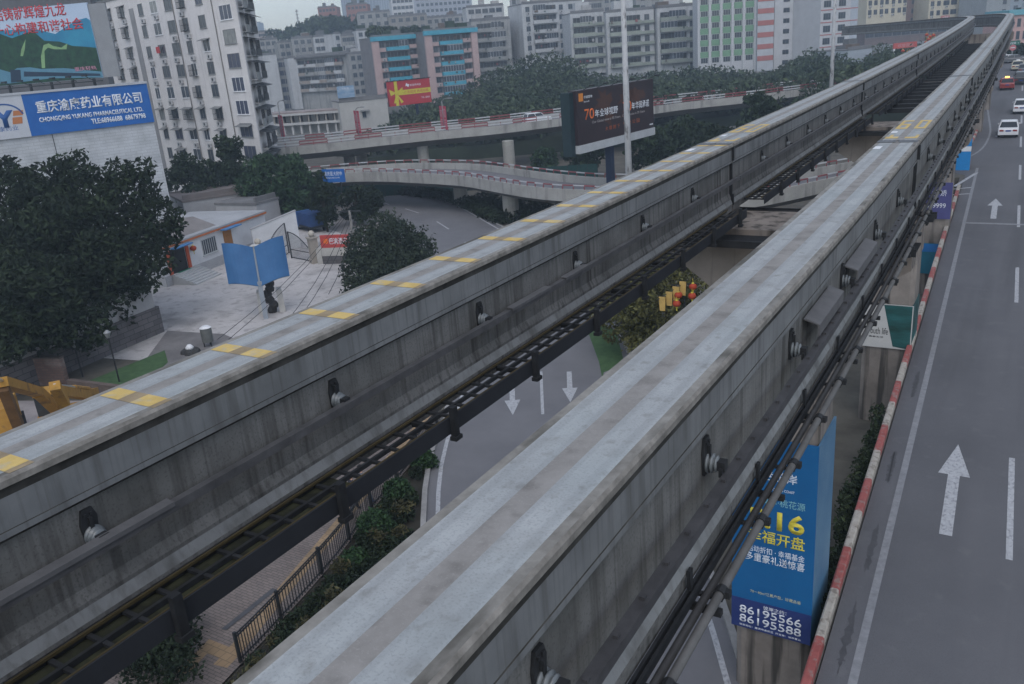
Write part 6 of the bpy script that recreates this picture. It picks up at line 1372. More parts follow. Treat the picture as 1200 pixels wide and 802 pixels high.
# conical dark bush tree between court and road
base = gp(452, 352); rg = random.Random(8); CT = []
for px, py, dep, r_ in ((450, 268, 68, 1.6), (430, 290, 67, 2.0), (465, 285, 67, 2.2), (490, 292, 67, 1.5), (425, 318, 66, 2.0), (455, 315, 66, 2.6), (488, 312, 66, 1.8), (420, 345, 65, 1.4), (445, 340, 65, 2.2), (500, 300, 67, 0.8), (415, 305, 66, 0.8), (470, 330, 65, 1.8)):
    p = dp(px, py, dep)-base; CT.append(((p.x, p.y, p.z), (r_, r_, r_)))
rC = random.Random(12); XC = []
for c, r_ in CT:
    for _ in range(7):
        d = Vector((rC.gauss(0, 1), rC.gauss(0, 1), abs(rC.gauss(0.5, 0.8)))).normalized(); XC.append(((c[0]+d.x*r_[0], c[1]+d.y*r_[0], c[2]+d.z*r_[0]), (0.22, 0.22, 0.55)))
CT = [(c, (r_[0]*0.88, r_[1]*0.88, r_[2]*0.88)) for c, r_ in CT]+XC
tree('conifer_bush', 'bushy dark conifer between the court and the curving road', base, 8, CT, 24000, 0.15, lf_needle, 0.22, 8, limbs=2, tk=0.28)
# trees behind the court
def small(label, px, py, h, R, leaf, seed, n=2600, size=0.3, name='broadleaf_tree', group='trees around the court', dep=None):
    p = gp(px, py); rg = random.Random(seed); tree(name, label, p, h, lobes(rg, R*1.1, h*0.75, h*0.28, 15, rr=(0.2, 0.42))+lobes(rg, R*0.85, h*0.35, h*0.12, 6), n, size, leaf, 0.14, seed, group, limbs=5)
small('bushy green tree at the corner of the apartment block', 318, 258, 7.5, 4.0, lf_green, 21, 5000)
small('dark tree behind the roof sheds, left of the pole', 262, 252, 7.0, 3.6, lf_mid, 22, 4000)
small('dark tree right against the tiled building corner', 226, 258, 7.5, 3.4, lf_mid, 23, 4000)
small('tall thin dark tree climbing the apartment front', 283, 250, 10.0, 2.4, lf_mid, 24, 3000)
small('green tree beside the blue tarpaulin truck', 352, 262, 6.5, 3.0, lf_green, 25, 3600)
small('small tree left of the road sign', 376, 258, 5.5, 2.4, lf_mid, 26, 3000)
small('slender young tree by the pavement, left of the pole', 384, 272, 5.0, 1.7, lf_dark, 27, 1800, 0.24)
small('slender young tree by the pavement, right of the pole', 420, 263, 4.6, 2.0, lf_dark, 28, 2200, 0.24)
small('low round shrub tree at the bend of the curving road', 438, 253, 3.4, 1.6, lf_dark, 29, 1600, 0.22)
small('green shrub tree between the apartment block and the ramp', 340, 240, 6.0, 3.0, lf_green, 30, 3200)
# olive trees between the tracks
small('olive tinted tree seen between the two tracks, nearest', 745, 418, 5.2, 2.4, lf_olive, 41, 4200, 0.16, group='olive trees between the tracks')
small('olive tinted tree seen between the two tracks, behind lanterns', 782, 385, 5.4, 2.6, lf_olive, 42, 4200, 0.16, group='olive trees between the tracks')
small('olive tinted tree half under the left track tray', 730, 385, 5.0, 2.2, lf_olive, 43, 3400, 0.16, group='olive trees between the tracks')
# tree rising in front of the upper flyover, right of the black billboard
small('dark tree standing against the upper flyover wall', 888, 196, 9.5, 2.6, lf_mid, 51, 3200, 0.4, group='trees below the upper flyover')
small('low dark tree under the right end of the black billboard', 806, 195, 6.5, 3.4, lf_mid, 52, 3000, 0.4, group='trees below the upper flyover')
small('bright green bush below the black billboard', 640, 200, 3.0, 2.2, lf_green, 53, 1800, 0.3, group='trees below the upper flyover')
small('dark tree left of the blue billboard post', 685, 208, 5.5, 2.8, lf_mid, 54, 2600, 0.36, group='trees below the upper flyover')
small('dark tree right of the blue billboard post', 762, 206, 6.2, 3.4, lf_mid, 55, 3000, 0.36, group='trees below the upper flyover')
small('dark tree by the track just before the joint', 838, 214, 6.0, 3.2, lf_dark, 56, 3000, 0.36, group='trees below the upper flyover')
small('tree under the flyover close to the slim pole', 945, 160, 6.0, 3.2, lf_mid, 57, 2600, 0.4, group='trees below the upper flyover')
# far right trees at the crossing
for px, py, dep, R, lb in ((1150, 60, 175, 4, 'dark tree beside the far end of the right track'), (1165, 66, 172, 4.5, 'dark tree at the far crossing, below the pink building'), (1185, 68, 176, 5, 'dark tree under the green overhead sign'), (1203, 66, 172, 5, 'dark tree at the right edge of the far crossing')):
    p = dp(px, py+9, dep); zb = min(p.z, 5.5); rg = random.Random(px); tree('broadleaf_tree', lb, (p.x, p.y, zb), 8, lobes(rg, R*0.8, 2.6, 0.8, 9), 1800, 0.5, lf_dark, 0.25, px, 'trees at the far crossing', limbs=4)
# wooded hillside beyond the upper flyover: reads as one mass
TOPY = [(430, 150), (450, 140), (480, 118), (520, 108), (545, 96), (575, 82), (600, 66), (640, 58), (662, 62), (690, 80), (740, 84), (800, 74), (850, 78), (900, 80), (930, 64), (958, 54), (985, 58), (1000, 70), (1012, 64), (1030, 52), (1060, 48), (1085, 44), (1110, 42)]
BOTY = [(430, 166), (500, 156), (600, 147), (720, 132), (800, 122), (883, 113), (960, 103), (1030, 94), (1085, 84), (1110, 78)]
def ip(T, x):
    for (a, b_), (c, d) in zip(T, T[1:]):
        if a <= x <= c: return b_+(d-b_)*(x-a)/(c-a)
    return T[0][1] if x < T[0][0] else T[-1][1]
rg = random.Random(77); hb = MB(); blobs = []
def hill(px, t, drop=0.0):
    dep = 142+72*t; y = ip(BOTY, px)+4+(ip(TOPY, px)+14-ip(BOTY, px)-4)*t
    p = dp(px, y, dep); p.z -= drop; return p
px = 432
while px < 1108:
    for i in range(11):
        t = (i+rg.random())/11; x = px+rg.uniform(-4, 4)
        if i == 10: t = 1.0
        p = hill(x, t); R = rg.uniform(1.7, 3.1); blobs.append(((p.x, p.y, p.z+rg.uniform(-0.5, 0.9)), (R, R, R*rg.uniform(0.7, 1.0))))
    px += 9
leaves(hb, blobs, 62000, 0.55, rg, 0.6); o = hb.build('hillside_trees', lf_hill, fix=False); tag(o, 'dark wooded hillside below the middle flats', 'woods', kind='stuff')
gb = MB(); NX, NT = 60, 8; P = [[hill(425+685*i/NX, j/NT, 2.2) for j in range(NT+1)] for i in range(NX+1)]
for i in range(NX+1): P[i].append(Vector((P[i][-1].x*1.35, P[i][-1].y*1.35, P[i][-1].z-3))); P[i].insert(0, Vector((P[i][0].x*0.985, P[i][0].y*0.985, -0.5)))
K = NT+3; gb.add([q for r_ in P for q in r_], [(i*K+j, i*K+j+1, (i+1)*K+j+1, (i+1)*K+j) for i in range(NX) for j in range(K-1)])
struct(gb.build('hillside', mat('leafy_soil', (0.018, 0.026, 0.016), 0.95, 0.3, 0.3)))
# upper left hill with trees under the red brown block
rg = random.Random(78); hb = MB(); blobs = []
for i in range(90):
    px = rg.uniform(318, 445); t = rg.random(); yt = 40-16*min(1, max(0, (px-330)/40)) if px < 372 else 24; y = yt+3+18*t; p = dp(px, y, 395+rg.uniform(-20, 20)); R = rg.uniform(3, 5.5); blobs.append(((p.x, p.y, p.z), (R, R, R*0.8)))
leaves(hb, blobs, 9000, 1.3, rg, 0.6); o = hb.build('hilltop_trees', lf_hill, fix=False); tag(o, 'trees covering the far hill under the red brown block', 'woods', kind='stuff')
# rooftop planting on the pink flats' left wing
rg = random.Random(79); hb = MB(); blobs = []
for i in range(16): p = dp(rg.uniform(433, 490), rg.uniform(34, 41), 250+rg.uniform(0, 5)); blobs.append(((p.x, p.y, p.z), (1.6, 1.6, 1.2)))
leaves(hb, blobs, 1600, 0.6, rg, 0.6); tag(hb.build('roof_garden', lf_hill, fix=False), 'planted roof garden on the pink flats left wing', 'roof garden', kind='stuff')
# shrubs: low hedge of the lower road, planting bed beside the fence, ivy on the retaining wall
rg = random.Random(80); hb = MB(); blobs = []
for (x, y) in [(405+3.4*i, None) for i in range(56)]:
    yy = ip([(375, 219), (420, 219), (450, 223), (485, 227), (520, 231), (550, 241), (580, 257), (600, 262)], x); p = gp(x, yy+2); blobs.append(((p.x, p.y, 0.5), (1.1, 1.1, 0.75)))
leaves(hb, blobs, 9000, 0.22, rg, 0.6); tag(hb.build('clipped_hedge', lf_dark, fix=False), 'long dark hedge between the curving road and the ramp', 'hedge', kind='stuff')
hb = MB(); blobs = []
for i in range(70):
    x = rg.uniform(545, 720); p = gp(x, ip([(545, 250), (600, 262), (650, 268), (720, 262)], x)-rg.uniform(0, 22)); blobs.append(((p.x, p.y, 0.4), (1.2, 1.2, 0.9)))
leaves(hb, blobs, 8000, 0.24, rg, 0.6); tag(hb.build('ground_shrubs', lf_dark, fix=False), 'dark shrubs on the verge below the ramp', 'shrubs', kind='stuff')
hb = MB(); blobs = []
for i in range(900):
    t = rg.random(); u = rg.uniform(0.55, 6.5); q = offs(walk_c, u)[int(t*(len(walk_c)-1))]
    if min((Vector((v.x-q.x, v.y-q.y, 0))).length for v in lowc) < 5.45: continue
    r_ = rg.uniform(0.2, 0.38+0.05*u); blobs.append(((q.x, q.y, 0.15+r_*0.4), (r_, r_, r_*0.8)))
leaves(hb, blobs, 45000, 0.11, rg, 0.5); tag(hb.build('ground_shrubs', lf_dark, fix=False), 'dark low shrubs filling the bed beside the railing', 'shrubs', kind='stuff')
hb = MB(); blobs = []
for i in range(160):
    t = rg.random(); u = rg.uniform(0.6, 5.5); q = offs(walk_c, u)[int(t*(len(walk_c)-1))]
    if min((Vector((v.x-q.x, v.y-q.y, 0))).length for v in lowc) < 5.5: continue
    r_ = rg.uniform(0.15, 0.4); blobs.append(((q.x, q.y, 0.35+r_*0.5), (r_, r_, r_)))
leaves(hb, blobs, 5000, 0.10, rg, 0.3); tag(hb.build('ground_shrubs', leafmat('foliage_brownish', (0.03, 0.03, 0.014), (0.07, 0.065, 0.03), 1.0), fix=False), 'brownish sprigs standing among the dark shrubs by the railing', 'shrubs', kind='stuff')
for i, (px, py, r_, lb) in enumerate(((467, 588, 0.75, 'round green clipped shrub in the bed, uppermost'), (440, 630, 0.85, 'round green clipped shrub in the bed, middle one'), (495, 548, 0.7, 'round green clipped shrub in the bed near the road'), (418, 668, 0.6, 'small green clipped shrub by the railing'))):
    p = gp(px, py); t = thing('clipped_shrub', lb, 'shrub', p, 0, 'clipped shrubs in the bed'); b = MB(); leaves(b, [((0, 0, r_*0.7), (r_*0.8, r_*0.8, r_*0.7)), ((r_*0.5, 0.1, r_*0.5), (r_*0.6, r_*0.5, r_*0.5)), ((-r_*0.4, r_*0.4, r_*0.5), (r_*0.5, r_*0.6, r_*0.5))], 1700, 0.11, rg, 0.4); b.build('leaves', leafmat('foliage_shrub', (0.016, 0.04, 0.016), (0.035, 0.068, 0.026), 1.5), t, fix=False)
    b = MB(); b.tube([(0, 0, 0), (0, 0, r_*0.8)], 0.05, 6); b.build('stem', bark, t)
hb = MB(); blobs = []
for y in range(20, 33):
    for k in range(9):
        p = rp(-1.10, y+rg.random()); z = rg.uniform(-4.5, -0.45); blobs.append(((p.x-rg.uniform(0, 0.35)-0.05*abs(z), p.y, p.z+z), (0.35, 0.5, 0.5)))
leaves(hb, blobs, 20000, 0.10, rg, 0.3); tag(hb.build('ivy', leafmat('foliage_ivy', (0.016, 0.030, 0.016), (0.045, 0.060, 0.028), 1.2), fix=False), 'ivy hanging over the retaining wall beside the right road', 'ivy', kind='stuff')
hb = MB(); blobs = []
for i in range(60):
    p = gp(rg.uniform(150, 225), rg.uniform(745, 815)); blobs.append(((p.x, p.y, 0.9), (0.6, 0.6, 0.5)))
leaves(hb, blobs, 5000, 0.10, rg, 0.4); tag(hb.build('ground_shrubs', lf_dark, fix=False), 'dark bush at the bottom left under the cable tray', 'shrubs', kind='stuff')

# ================================================================== small things on the ground
# railing beside the pavement
path = smooth_path([Vector((p.x, p.y, 0.1)) for p in rp_], 0.15); R0 = path[0].copy()
t = thing('iron_railing', 'black iron railing between the pavement and the shrub bed', 'railing', R0); inv = -t.location
pl = [p+inv for p in resample(path, 0.14)]
b = MB()
for h in (0.15, 0.95, 1.05): b.sweep([(-0.02, h-0.02), (-0.02, h+0.02), (0.02, h+0.02), (0.02, h-0.02)], pl)
b.build('rails', darksteel, t); b = MB()
for i, p in enumerate(pl): b.box(p.x-0.012, p.x+0.012, p.y-0.012, p.y+0.012, 0.03, 1.05)
b.build('bars', darksteel, t)
for i in range(0, len(pl), 16): p = pl[i]; MB().box(p.x-0.045, p.x+0.045, p.y-0.045, p.y+0.045, -0.1, 1.15).build('post', darksteel, t)
def person(label, loc, rz_, legs, top, stride):
    me = bpy.data.meshes.new('body'); J = {}
    V = [(0, 0, 0.95), (0, 0, 1.15), (0, 0.01, 1.40), (0, 0.02, 1.52), (0, 0.03, 1.63), (0, 0.02, 1.74)]; R_ = [0.15, 0.14, 0.16, 0.06, 0.095, 0.075]; E = [(0, 1), (1, 2), (2, 3), (3, 4), (4, 5)]
    for sx in (-1, 1):
        f = stride*sx; i = len(V)
        V += [(sx*0.10, 0, 0.88), (sx*0.11, f*0.45, 0.48), (sx*0.11, f*0.55-(0.12 if f < 0 else 0), 0.09), (sx*0.12, f*0.55+0.13-(0.10 if f < 0 else 0), 0.04)]; R_ += [0.095, 0.07, 0.05, 0.045]; E += [(0, i), (i, i+1), (i+1, i+2), (i+2, i+3)]
        i = len(V); V += [(sx*0.20, 0, 1.40), (sx*0.25, -f*0.15, 1.14), (sx*0.24, -f*0.3+0.05, 0.90), (sx*0.23, -f*0.35+0.07, 0.80)]; R_ += [0.065, 0.045, 0.035, 0.03]; E += [(2, i), (i, i+1), (i+1, i+2), (i+2, i+3)]
    me.from_pydata(V, E, []); o = bpy.data.objects.new('body', me); C.objects.link(o); sk = o.modifiers.new('skin', 'SKIN')
    for v_, r_ in zip(me.skin_vertices[0].data, R_): v_.radius = (r_, r_*0.8)
    me.skin_vertices[0].data[0].use_root = True; su = o.modifiers.new('sub', 'SUBSURF'); su.levels = 2; su.render_levels = 2
    m2 = bpy.data.meshes.new_from_object(o.evaluated_get(bpy.context.evaluated_depsgraph_get())); bpy.data.objects.remove(o); m2.name = 'body'
    skin = mat('skin', (0.36, 0.22, 0.16), 0.6, 0.08, 3.0); m2.materials.clear()
    for M_ in (legs, top, skin, black_m): m2.materials.append(M_)
    for p in m2.polygons:
        c = p.center; p.material_index = 3 if c.z < 0.09 else 0 if c.z < 0.96 and abs(c.x) < 0.185 else 2 if c.z > 1.50 or (abs(c.x) > 0.185 and c.z < 0.87) else 1; p.use_smooth = True
    t = thing('person', label, 'person', loc, rz_); put('body', m2, t)
    b = MB(); b.lathe([(0.10, 1.66), (0.108, 1.72), (0.09, 1.79), (0.04, 1.825)], (0, 0.005, 0), 12); b.build('hair', black_m, t, smooth=True); return t
person('person in blue jeans walking behind the iron railing under the tray', gp(428, 591, 0.137), -0.5, mat('blue_jeans', (0.05, 0.10, 0.20), 0.9, 0.2, 6.0), mat('grey_jacket', (0.12, 0.12, 0.13), 0.9, 0.2, 4.0), 0.5)
person('person in dark trousers walking just ahead of the one in jeans', gp(417, 600, 0.137), -0.5, mat('dark_trousers', (0.02, 0.02, 0.025), 0.9, 0.2, 6.0), mat('dark_jacket', (0.03, 0.03, 0.04), 0.9, 0.2, 4.0), -0.3)
# white board lying by the tray post
o = MB().box(-0.16, 0.16, -0.06, 0.06, 0, 0.03).build('white_plate', white_p); o.location = gp(192, 745, 1.2); o.rotation_euler = (0.3, 0, 0.6); tag(o, 'small white plate hanging in the bush under the tray', 'plate')
# drain slot and debris on the pavement
struct(dash('pavement_stain', gp(262, 738, 0.15), gp(322, 690, 0.15), 0.22, 0.0, oil))
# blue open book sculpture on a post
p = gp(312, 374); t = thing('book_sculpture', 'big open blue book on a grey post in the court', 'sculpture', p, 0.80)
zt_ = hp(305, 336, (p.x, p.y)); zT = hp(303, 300, (p.x, p.y))
b = MB(); b.hexa([(-0.16, -0.1, 0), (0.16, -0.1, 0), (0.16, 0.1, 0), (-0.16, 0.1, 0), (-0.16, -0.1, zt_+0.4), (0.16, -0.1, zt_+0.4), (0.16, 0.1, zt_+0.4), (-0.16, 0.1, zt_+0.4)]); b.build('post', mat('post_grey', (0.26, 0.29, 0.33), 0.6, 0.15, 1.0), t)
bw, bh = 2.1, zT-zt_+0.55
for s_ in (-1, 1):
    b = MB(); n = 8; front = []; back = []
    for i in range(n+1):
        f = i/n; x = s_*(0.06+f*bw); y = -0.55*sin(f*pi*0.9)*0.35-0.1+0.45*f*f; zl = zt_+0.05+0.42*sin(f*pi*0.62); zu = zl+bh*(1+0.03*f)
        front += [(x, y, zl), (x, y+0.55, zu)]; back += [(x, y+0.26, zl-0.10), (x, y+0.81, zu-0.10)]
    m2 = len(front); b.add(front+back, [(2*i, 2*i+1, 2*i+3, 2*i+2) for i in range(n)]+[(m2+2*i, m2+2*i+2, m2+2*i+3, m2+2*i+1) for i in range(n)]+[(2*i+1, m2+2*i+1, m2+2*i+3, 2*i+3) for i in range(n)]+[(0, m2, m2+1, 1), (2*n, 2*n+1, m2+2*n+1, m2+2*n)])
    pg = mat('book_blue', (0.03, 0.105, 0.25), 0.6, 0.12, 0.8, col2=(0.045, 0.145, 0.32)); b.add(front+back, [(2*i, 2*i+2, m2+2*i+2, m2+2*i) for i in range(n)], 1); b.build('page', [pg, mat('page_edge', (0.10, 0.15, 0.22), 0.7, 0.15, 2.0)], t)
b = MB(); b.bar((0, -0.10, zt_), (0, 0.5, zt_+bh), 0.12, 0.16); b.build('spine', mat('spine_grey', (0.20, 0.23, 0.27), 0.6, 0.1, 1.0), t)
b = MB(); b.tube([(-0.3, 0.55, zt_+bh-0.02), (-0.05, 0.6, zt_+bh+0.1), (0.5, 0.55, zt_+bh+0.05)], 0.12, 8); b.build('top_scroll', mat('scroll_white', (0.42, 0.42, 0.41), 0.7, 0.1, 1.0), t)
# dark carved stone between two pale slabs behind the post
t = thing('carved_stone', 'dark carved stone between two pale slabs behind the book post', 'monument', gp(316, 372)+Vector((-0.6, 0.9, 0)), 0.8)
rg = random.Random(4); b = MB()
for i in range(7): b.lathe([(0.28+0.1*rg.random(), 0), (0.36, 0.25), (0.22, 0.5)], (0.18*sin(i*1.7), 0.12*cos(i*2.1), 0.42*i), 8)
b.build('stone', mat('dark_stone', (0.035, 0.033, 0.032), 0.9, 0.3, 3.0, bump=0.3), t)
for s_ in (-1, 1): MB().hexa([(s_*0.75-0.22, -0.25, 0), (s_*0.75+0.22, -0.25, 0), (s_*0.75+0.22, 0.25, 0), (s_*0.75-0.22, 0.25, 0), (s_*0.70-0.20, -0.2, 1.75), (s_*0.70+0.20, -0.2, 1.75), (s_*0.70+0.20, 0.2, 1.9), (s_*0.70-0.20, 0.2, 1.9)]).build('slab', mat('pale_slab', (0.40, 0.39, 0.37), 0.8, 0.15, 2.0), t)
# bin-like drum and heap near the track
t = thing('waste_drum', 'grey drum with white lid standing on the damp court edge', 'drum', gp(245, 406)); b = MB(); b.lathe([(0.36, 0.35), (0.38, 1.1), (0.36, 1.3)], n=14); b.build('drum_body', mat('drum_grey', (0.11, 0.115, 0.11), 0.7, 0.2, 3.0), t)
MB().lathe([(0.36, 1.302), (0.40, 1.33), (0.2, 1.45)], n=14).build('lid', white_p, t)
for a in range(3): MB().bar((0.28*cos(a*2.1), 0.28*sin(a*2.1), 0), (0.28*cos(a*2.1), 0.28*sin(a*2.1), 0.36), 0.05, 0.05).build('leg', darksteel, t)
t = thing('rubbish_heap', 'small dark heap with a white sack by the grass patch', 'rubbish', gp(224, 414)); b = MB()
for i in range(5): b.lathe([(0.35, 0), (0.28, 0.22), (0.1, 0.34)], (0.4*cos(i*1.3), 0.3*sin(i*1.3), 0), 8)
b.build('heap', mat('dark_rubbish', (0.04, 0.04, 0.04), 0.9, 0.3, 3.0), t); b = MB(); b.lathe([(0.22, 0.0), (0.28, 0.15), (0.12, 0.34)], (-0.05, 0, 0.25), 10); b.build('sack', white_p, t, smooth=True)
# gate pillars, gate leaves, name wall with red sign
stonep = mat('sandstone', (0.27, 0.245, 0.215), 0.9, 0.15, 2.0, col2=(0.36, 0.33, 0.29))
gA = gp(308, 318); gB = gp(370, 308)
for lb, q in (('sandstone gate pillar with ball top, left of the gate', gA), ('sandstone gate pillar with ball top, beside the red sign', gB)):
    h = hp(371, 277, (gB.x, gB.y)); t = thing('gate_pillar', lb, 'pillar', q, -0.5, 'pillars of the court gate')
    b = MB(); b.box(-0.38, 0.38, -0.38, 0.38, 0, h-0.15); b.box(-0.46, 0.46, -0.46, 0.46, 0, 0.4); b.box(-0.46, 0.46, -0.46, 0.46, h-0.147, h); b.build('shaft', stonep, t)
    b = MB(); b.lathe([(0.05, 0.0), (0.2, 0.05), (0.29, 0.2), (0.30, 0.32), (0.24, 0.48), (0.1, 0.58)], (0, 0, h+0.002), 14); b.build('ball', mat('pale_ball', (0.42, 0.39, 0.34), 0.8, 0.1, 2.0), t, smooth=True)
def gate(label, p, q, h0, h1):
    t = thing('gate_leaf', label, 'gate', p, 0, 'leaves of the iron court gate'); d = q-p; b = MB()
    n = 18; zt2 = lambda f: h0+(h1-h0)*f+0.35*sin(pi*f)
    for i in range(n+1): f = i/n; x, y = d.x*f, d.y*f; b.tube([(x, y, 0.1), (x, y, zt2(f))], 0.018, 5)
    for f0 in range(n): b.bar((d.x*f0/n, d.y*f0/n, zt2(f0/n)), (d.x*(f0+1)/n, d.y*(f0+1)/n, zt2((f0+1)/n)), 0.06, 0.06)
    for z in (0.12, 0.9): b.bar((0, 0, z), (d.x, d.y, z), 0.05, 0.06)
    b.build('bars', darksteel, t); b = MB(); b.bar((d.x, d.y, 0), (d.x, d.y, zt2(1)), 0.09, 0.09); b.bar((0, 0, 0), (0, 0, zt2(0)), 0.09, 0.09); b.build('frame', darksteel, t)
gate('black iron gate leaf swung open by the compound wall', gA+Vector((0.4, 0.3, 0)), gp(339, 297), 1.7, 3.0); gate('black iron gate leaf ajar towards the red sign pillar', gp(342, 303), gB+Vector((-0.5, 0, 0)), 2.6, 1.2)
nw = Bld('name_wall', 'low stone wall carrying a red name board with white characters', gp(379, 310), gp(412, 309), 1.9, 0, 0.4, stonep, wall=False, cat='wall'); nw.boxpart('base', 0, nw.W, 0, 0.4, 0, 0.75, stone); nw.boxpart('upper', 0, nw.W, 0.02, 0.38, 0.753, 1.5, mat('pale_slab', (0.40, 0.39, 0.37)))
nw.boxpart('end_block', -0.5, -0.003, -0.05, 0.45, 0, 1.5, mat('pale_slab', (0.40, 0.39, 0.37)))
ns = thing('name_board', 'red name board with white characters on the low stone wall', 'sign', nw.o.location+Vector((0, 0, 1.503)), nw.rz)
MB().box(0, nw.W, 0.1, 0.3, 0, 1.15).build('board', mat('board_red', (0.42, 0.06, 0.055), 0.5, 0.1, 1.0), ns); letter(ns, '巴渝酒店', nw.W*0.32, 0.099, 0.3, nw.W*0.62, 0.6, lettw, 0.01); letter(ns, '●', nw.W*0.1, 0.099, 0.35, 0.5, 0.5, leto)
# utility poles
wood_pole = mat('grey_utility_pole', (0.20, 0.195, 0.185), 0.9, 0.2, 2.0)
def upole(label, px, py, pyt, r=0.14, zb=0, cross=()):
    q = gp(px, py); h = hp(px-3, pyt, (q.x, q.y)); t = thing('utility_pole', label, 'utility pole', q, 0.3, 'grey utility poles'); MB().tube([(0, 0, 0), (0, 0, h)], [r, r*0.65], 10).build('shaft', wood_pole, t, smooth=True)
    for f in cross: MB().box(-1.0, 1.0, -0.05, 0.05, h*f, h*f+0.1).build('crossarm', darksteel, t)
    return q, h
u1 = upole('leaning grey utility pole in front of the conifer bush', 421, 328, 246, 0.15, cross=(0.98,)); u2 = upole('grey utility pole rising behind the sheds by the apartment block', 299, 250, 190, 0.2, cross=(0.97,)); u3 = upole('stubby pole with cross arms behind the conifer', 406, 258, 226, 0.2, cross=(0.75, 0.97))
# overhead wires above the court
wires = thing('overhead_wires', 'thin dark wires slanting over the court from the pole', 'wires', (u1[0].x, u1[0].y, u1[1]-0.3)); b = MB()
for px, py, k in ((255, 398, 0), (268, 398, 0.25), (330, 385, 0.5), (352, 372, 0.8), (385, 345, 1.1)):
    e = dp(px, py, 52)-wires.location; s0 = Vector((k-0.5, 0, 0)); b.tube([s0+(e-s0)*f+Vector((0, 0, -0.6*sin(pi*f))) for f in (0, .2, .4, .6, .8, 1)], 0.02, 4)
b.build('wire', darksteel, wires)
# blue tarpaulin truck and a walker
q = gp(366, 270); t = thing('tarpaulin_truck', 'small truck covered with a blue tarpaulin behind the gate', 'truck', q, 1.2)
MB().box(-1.0, 1.0, -2.0, 1.2, 0.75, 2.1).build('tarpaulin', mat('tarp_blue', (0.02, 0.055, 0.16), 0.7, 0.25, 1.5), t); b = MB(); b.hexa([(-0.95, 1.25, 0.45), (0.95, 1.25, 0.45), (0.95, 2.6, 0.45), (-0.95, 2.6, 0.45), (-0.9, 1.3, 2.0), (0.9, 1.3, 2.0), (0.9, 2.2, 2.0), (-0.9, 2.2, 2.0)]); b.build('cab', mat('cab_blue', (0.03, 0.10, 0.27), 0.5, 0.1, 1.0), t)
MB().box(-0.95, 0.95, -2.0, 1.25, 0.5, 0.745).build('chassis', darksteel, t)
for sx in (-0.85, 0.85):
    for y in (-1.3, 1.9): put('wheel', white_car['tyre'], t, (sx, y, 0.31))
# grass patch lamp posts
for lb, px, py, pyt in (('short garden lamp post on the grass patch, right one', 140, 448, 396), ('short garden lamp post at the edge of the grass patch, left one', 97, 442, 408)):
    q = gp(px, py); h = hp(px-12, pyt, (q.x, q.y)); t = thing('garden_lamp', lb, 'lamp post', q, 0, 'garden lamps'); MB().tube([(0, 0, 0), (0, 0, h)], 0.05, 8).build('shaft', darksteel, t); b = MB(); b.lathe([(0.08, h), (0.2, h+0.3), (0.22, h+0.34), (0.05, h+0.5)], n=10); b.build('lantern_head', galv, t)
# old brick wall by the yard
bw_m = brickmat('old_brick', (0.16, 0.10, 0.085), (0.22, 0.14, 0.12), (0.13, 0.11, 0.10), 1.0, 0.5, 0.16, 0.02, 0.9); overlay(bw_m, (0.30, 0.27, 0.26), 0.5, (1, 1, 1.2), 0.52, 0.62, 0.7)
BW = Bld('brick_wall', 'old brick wall with patches of plaster behind the excavators', gp(-70, 452), gp(78, 452), 1.75, 0, 0.35, bw_m, wall=False, cat='wall'); BW.boxpart('wall', 0, BW.W, 0, 0.35, 0, 1.75, bw_m); BW.boxpart('coping', -0.05, BW.W+0.05, -0.06, 0.41, 1.753, 1.85, mat('dark_coping', (0.10, 0.085, 0.075), 0.9, 0.2, 1.0)); BW.boxpart('post', BW.W*0.60, BW.W*0.60+0.3, -0.12, -0.003, 0, 1.7, mat('dark_coping', (0.10, 0.085, 0.075)))
BW2 = Bld('brick_wall', 'low rubble wall running right from the brick wall to the track', gp(82, 462), gp(140, 470), 0.9, 0, 0.3, bw_m, wall=False, cat='wall'); BW2.boxpart('wall', 0, BW2.W, 0, 0.3, 0, 0.9, mat('rubble_brown', (0.11, 0.085, 0.075), 0.95, 0.3, 1.0))
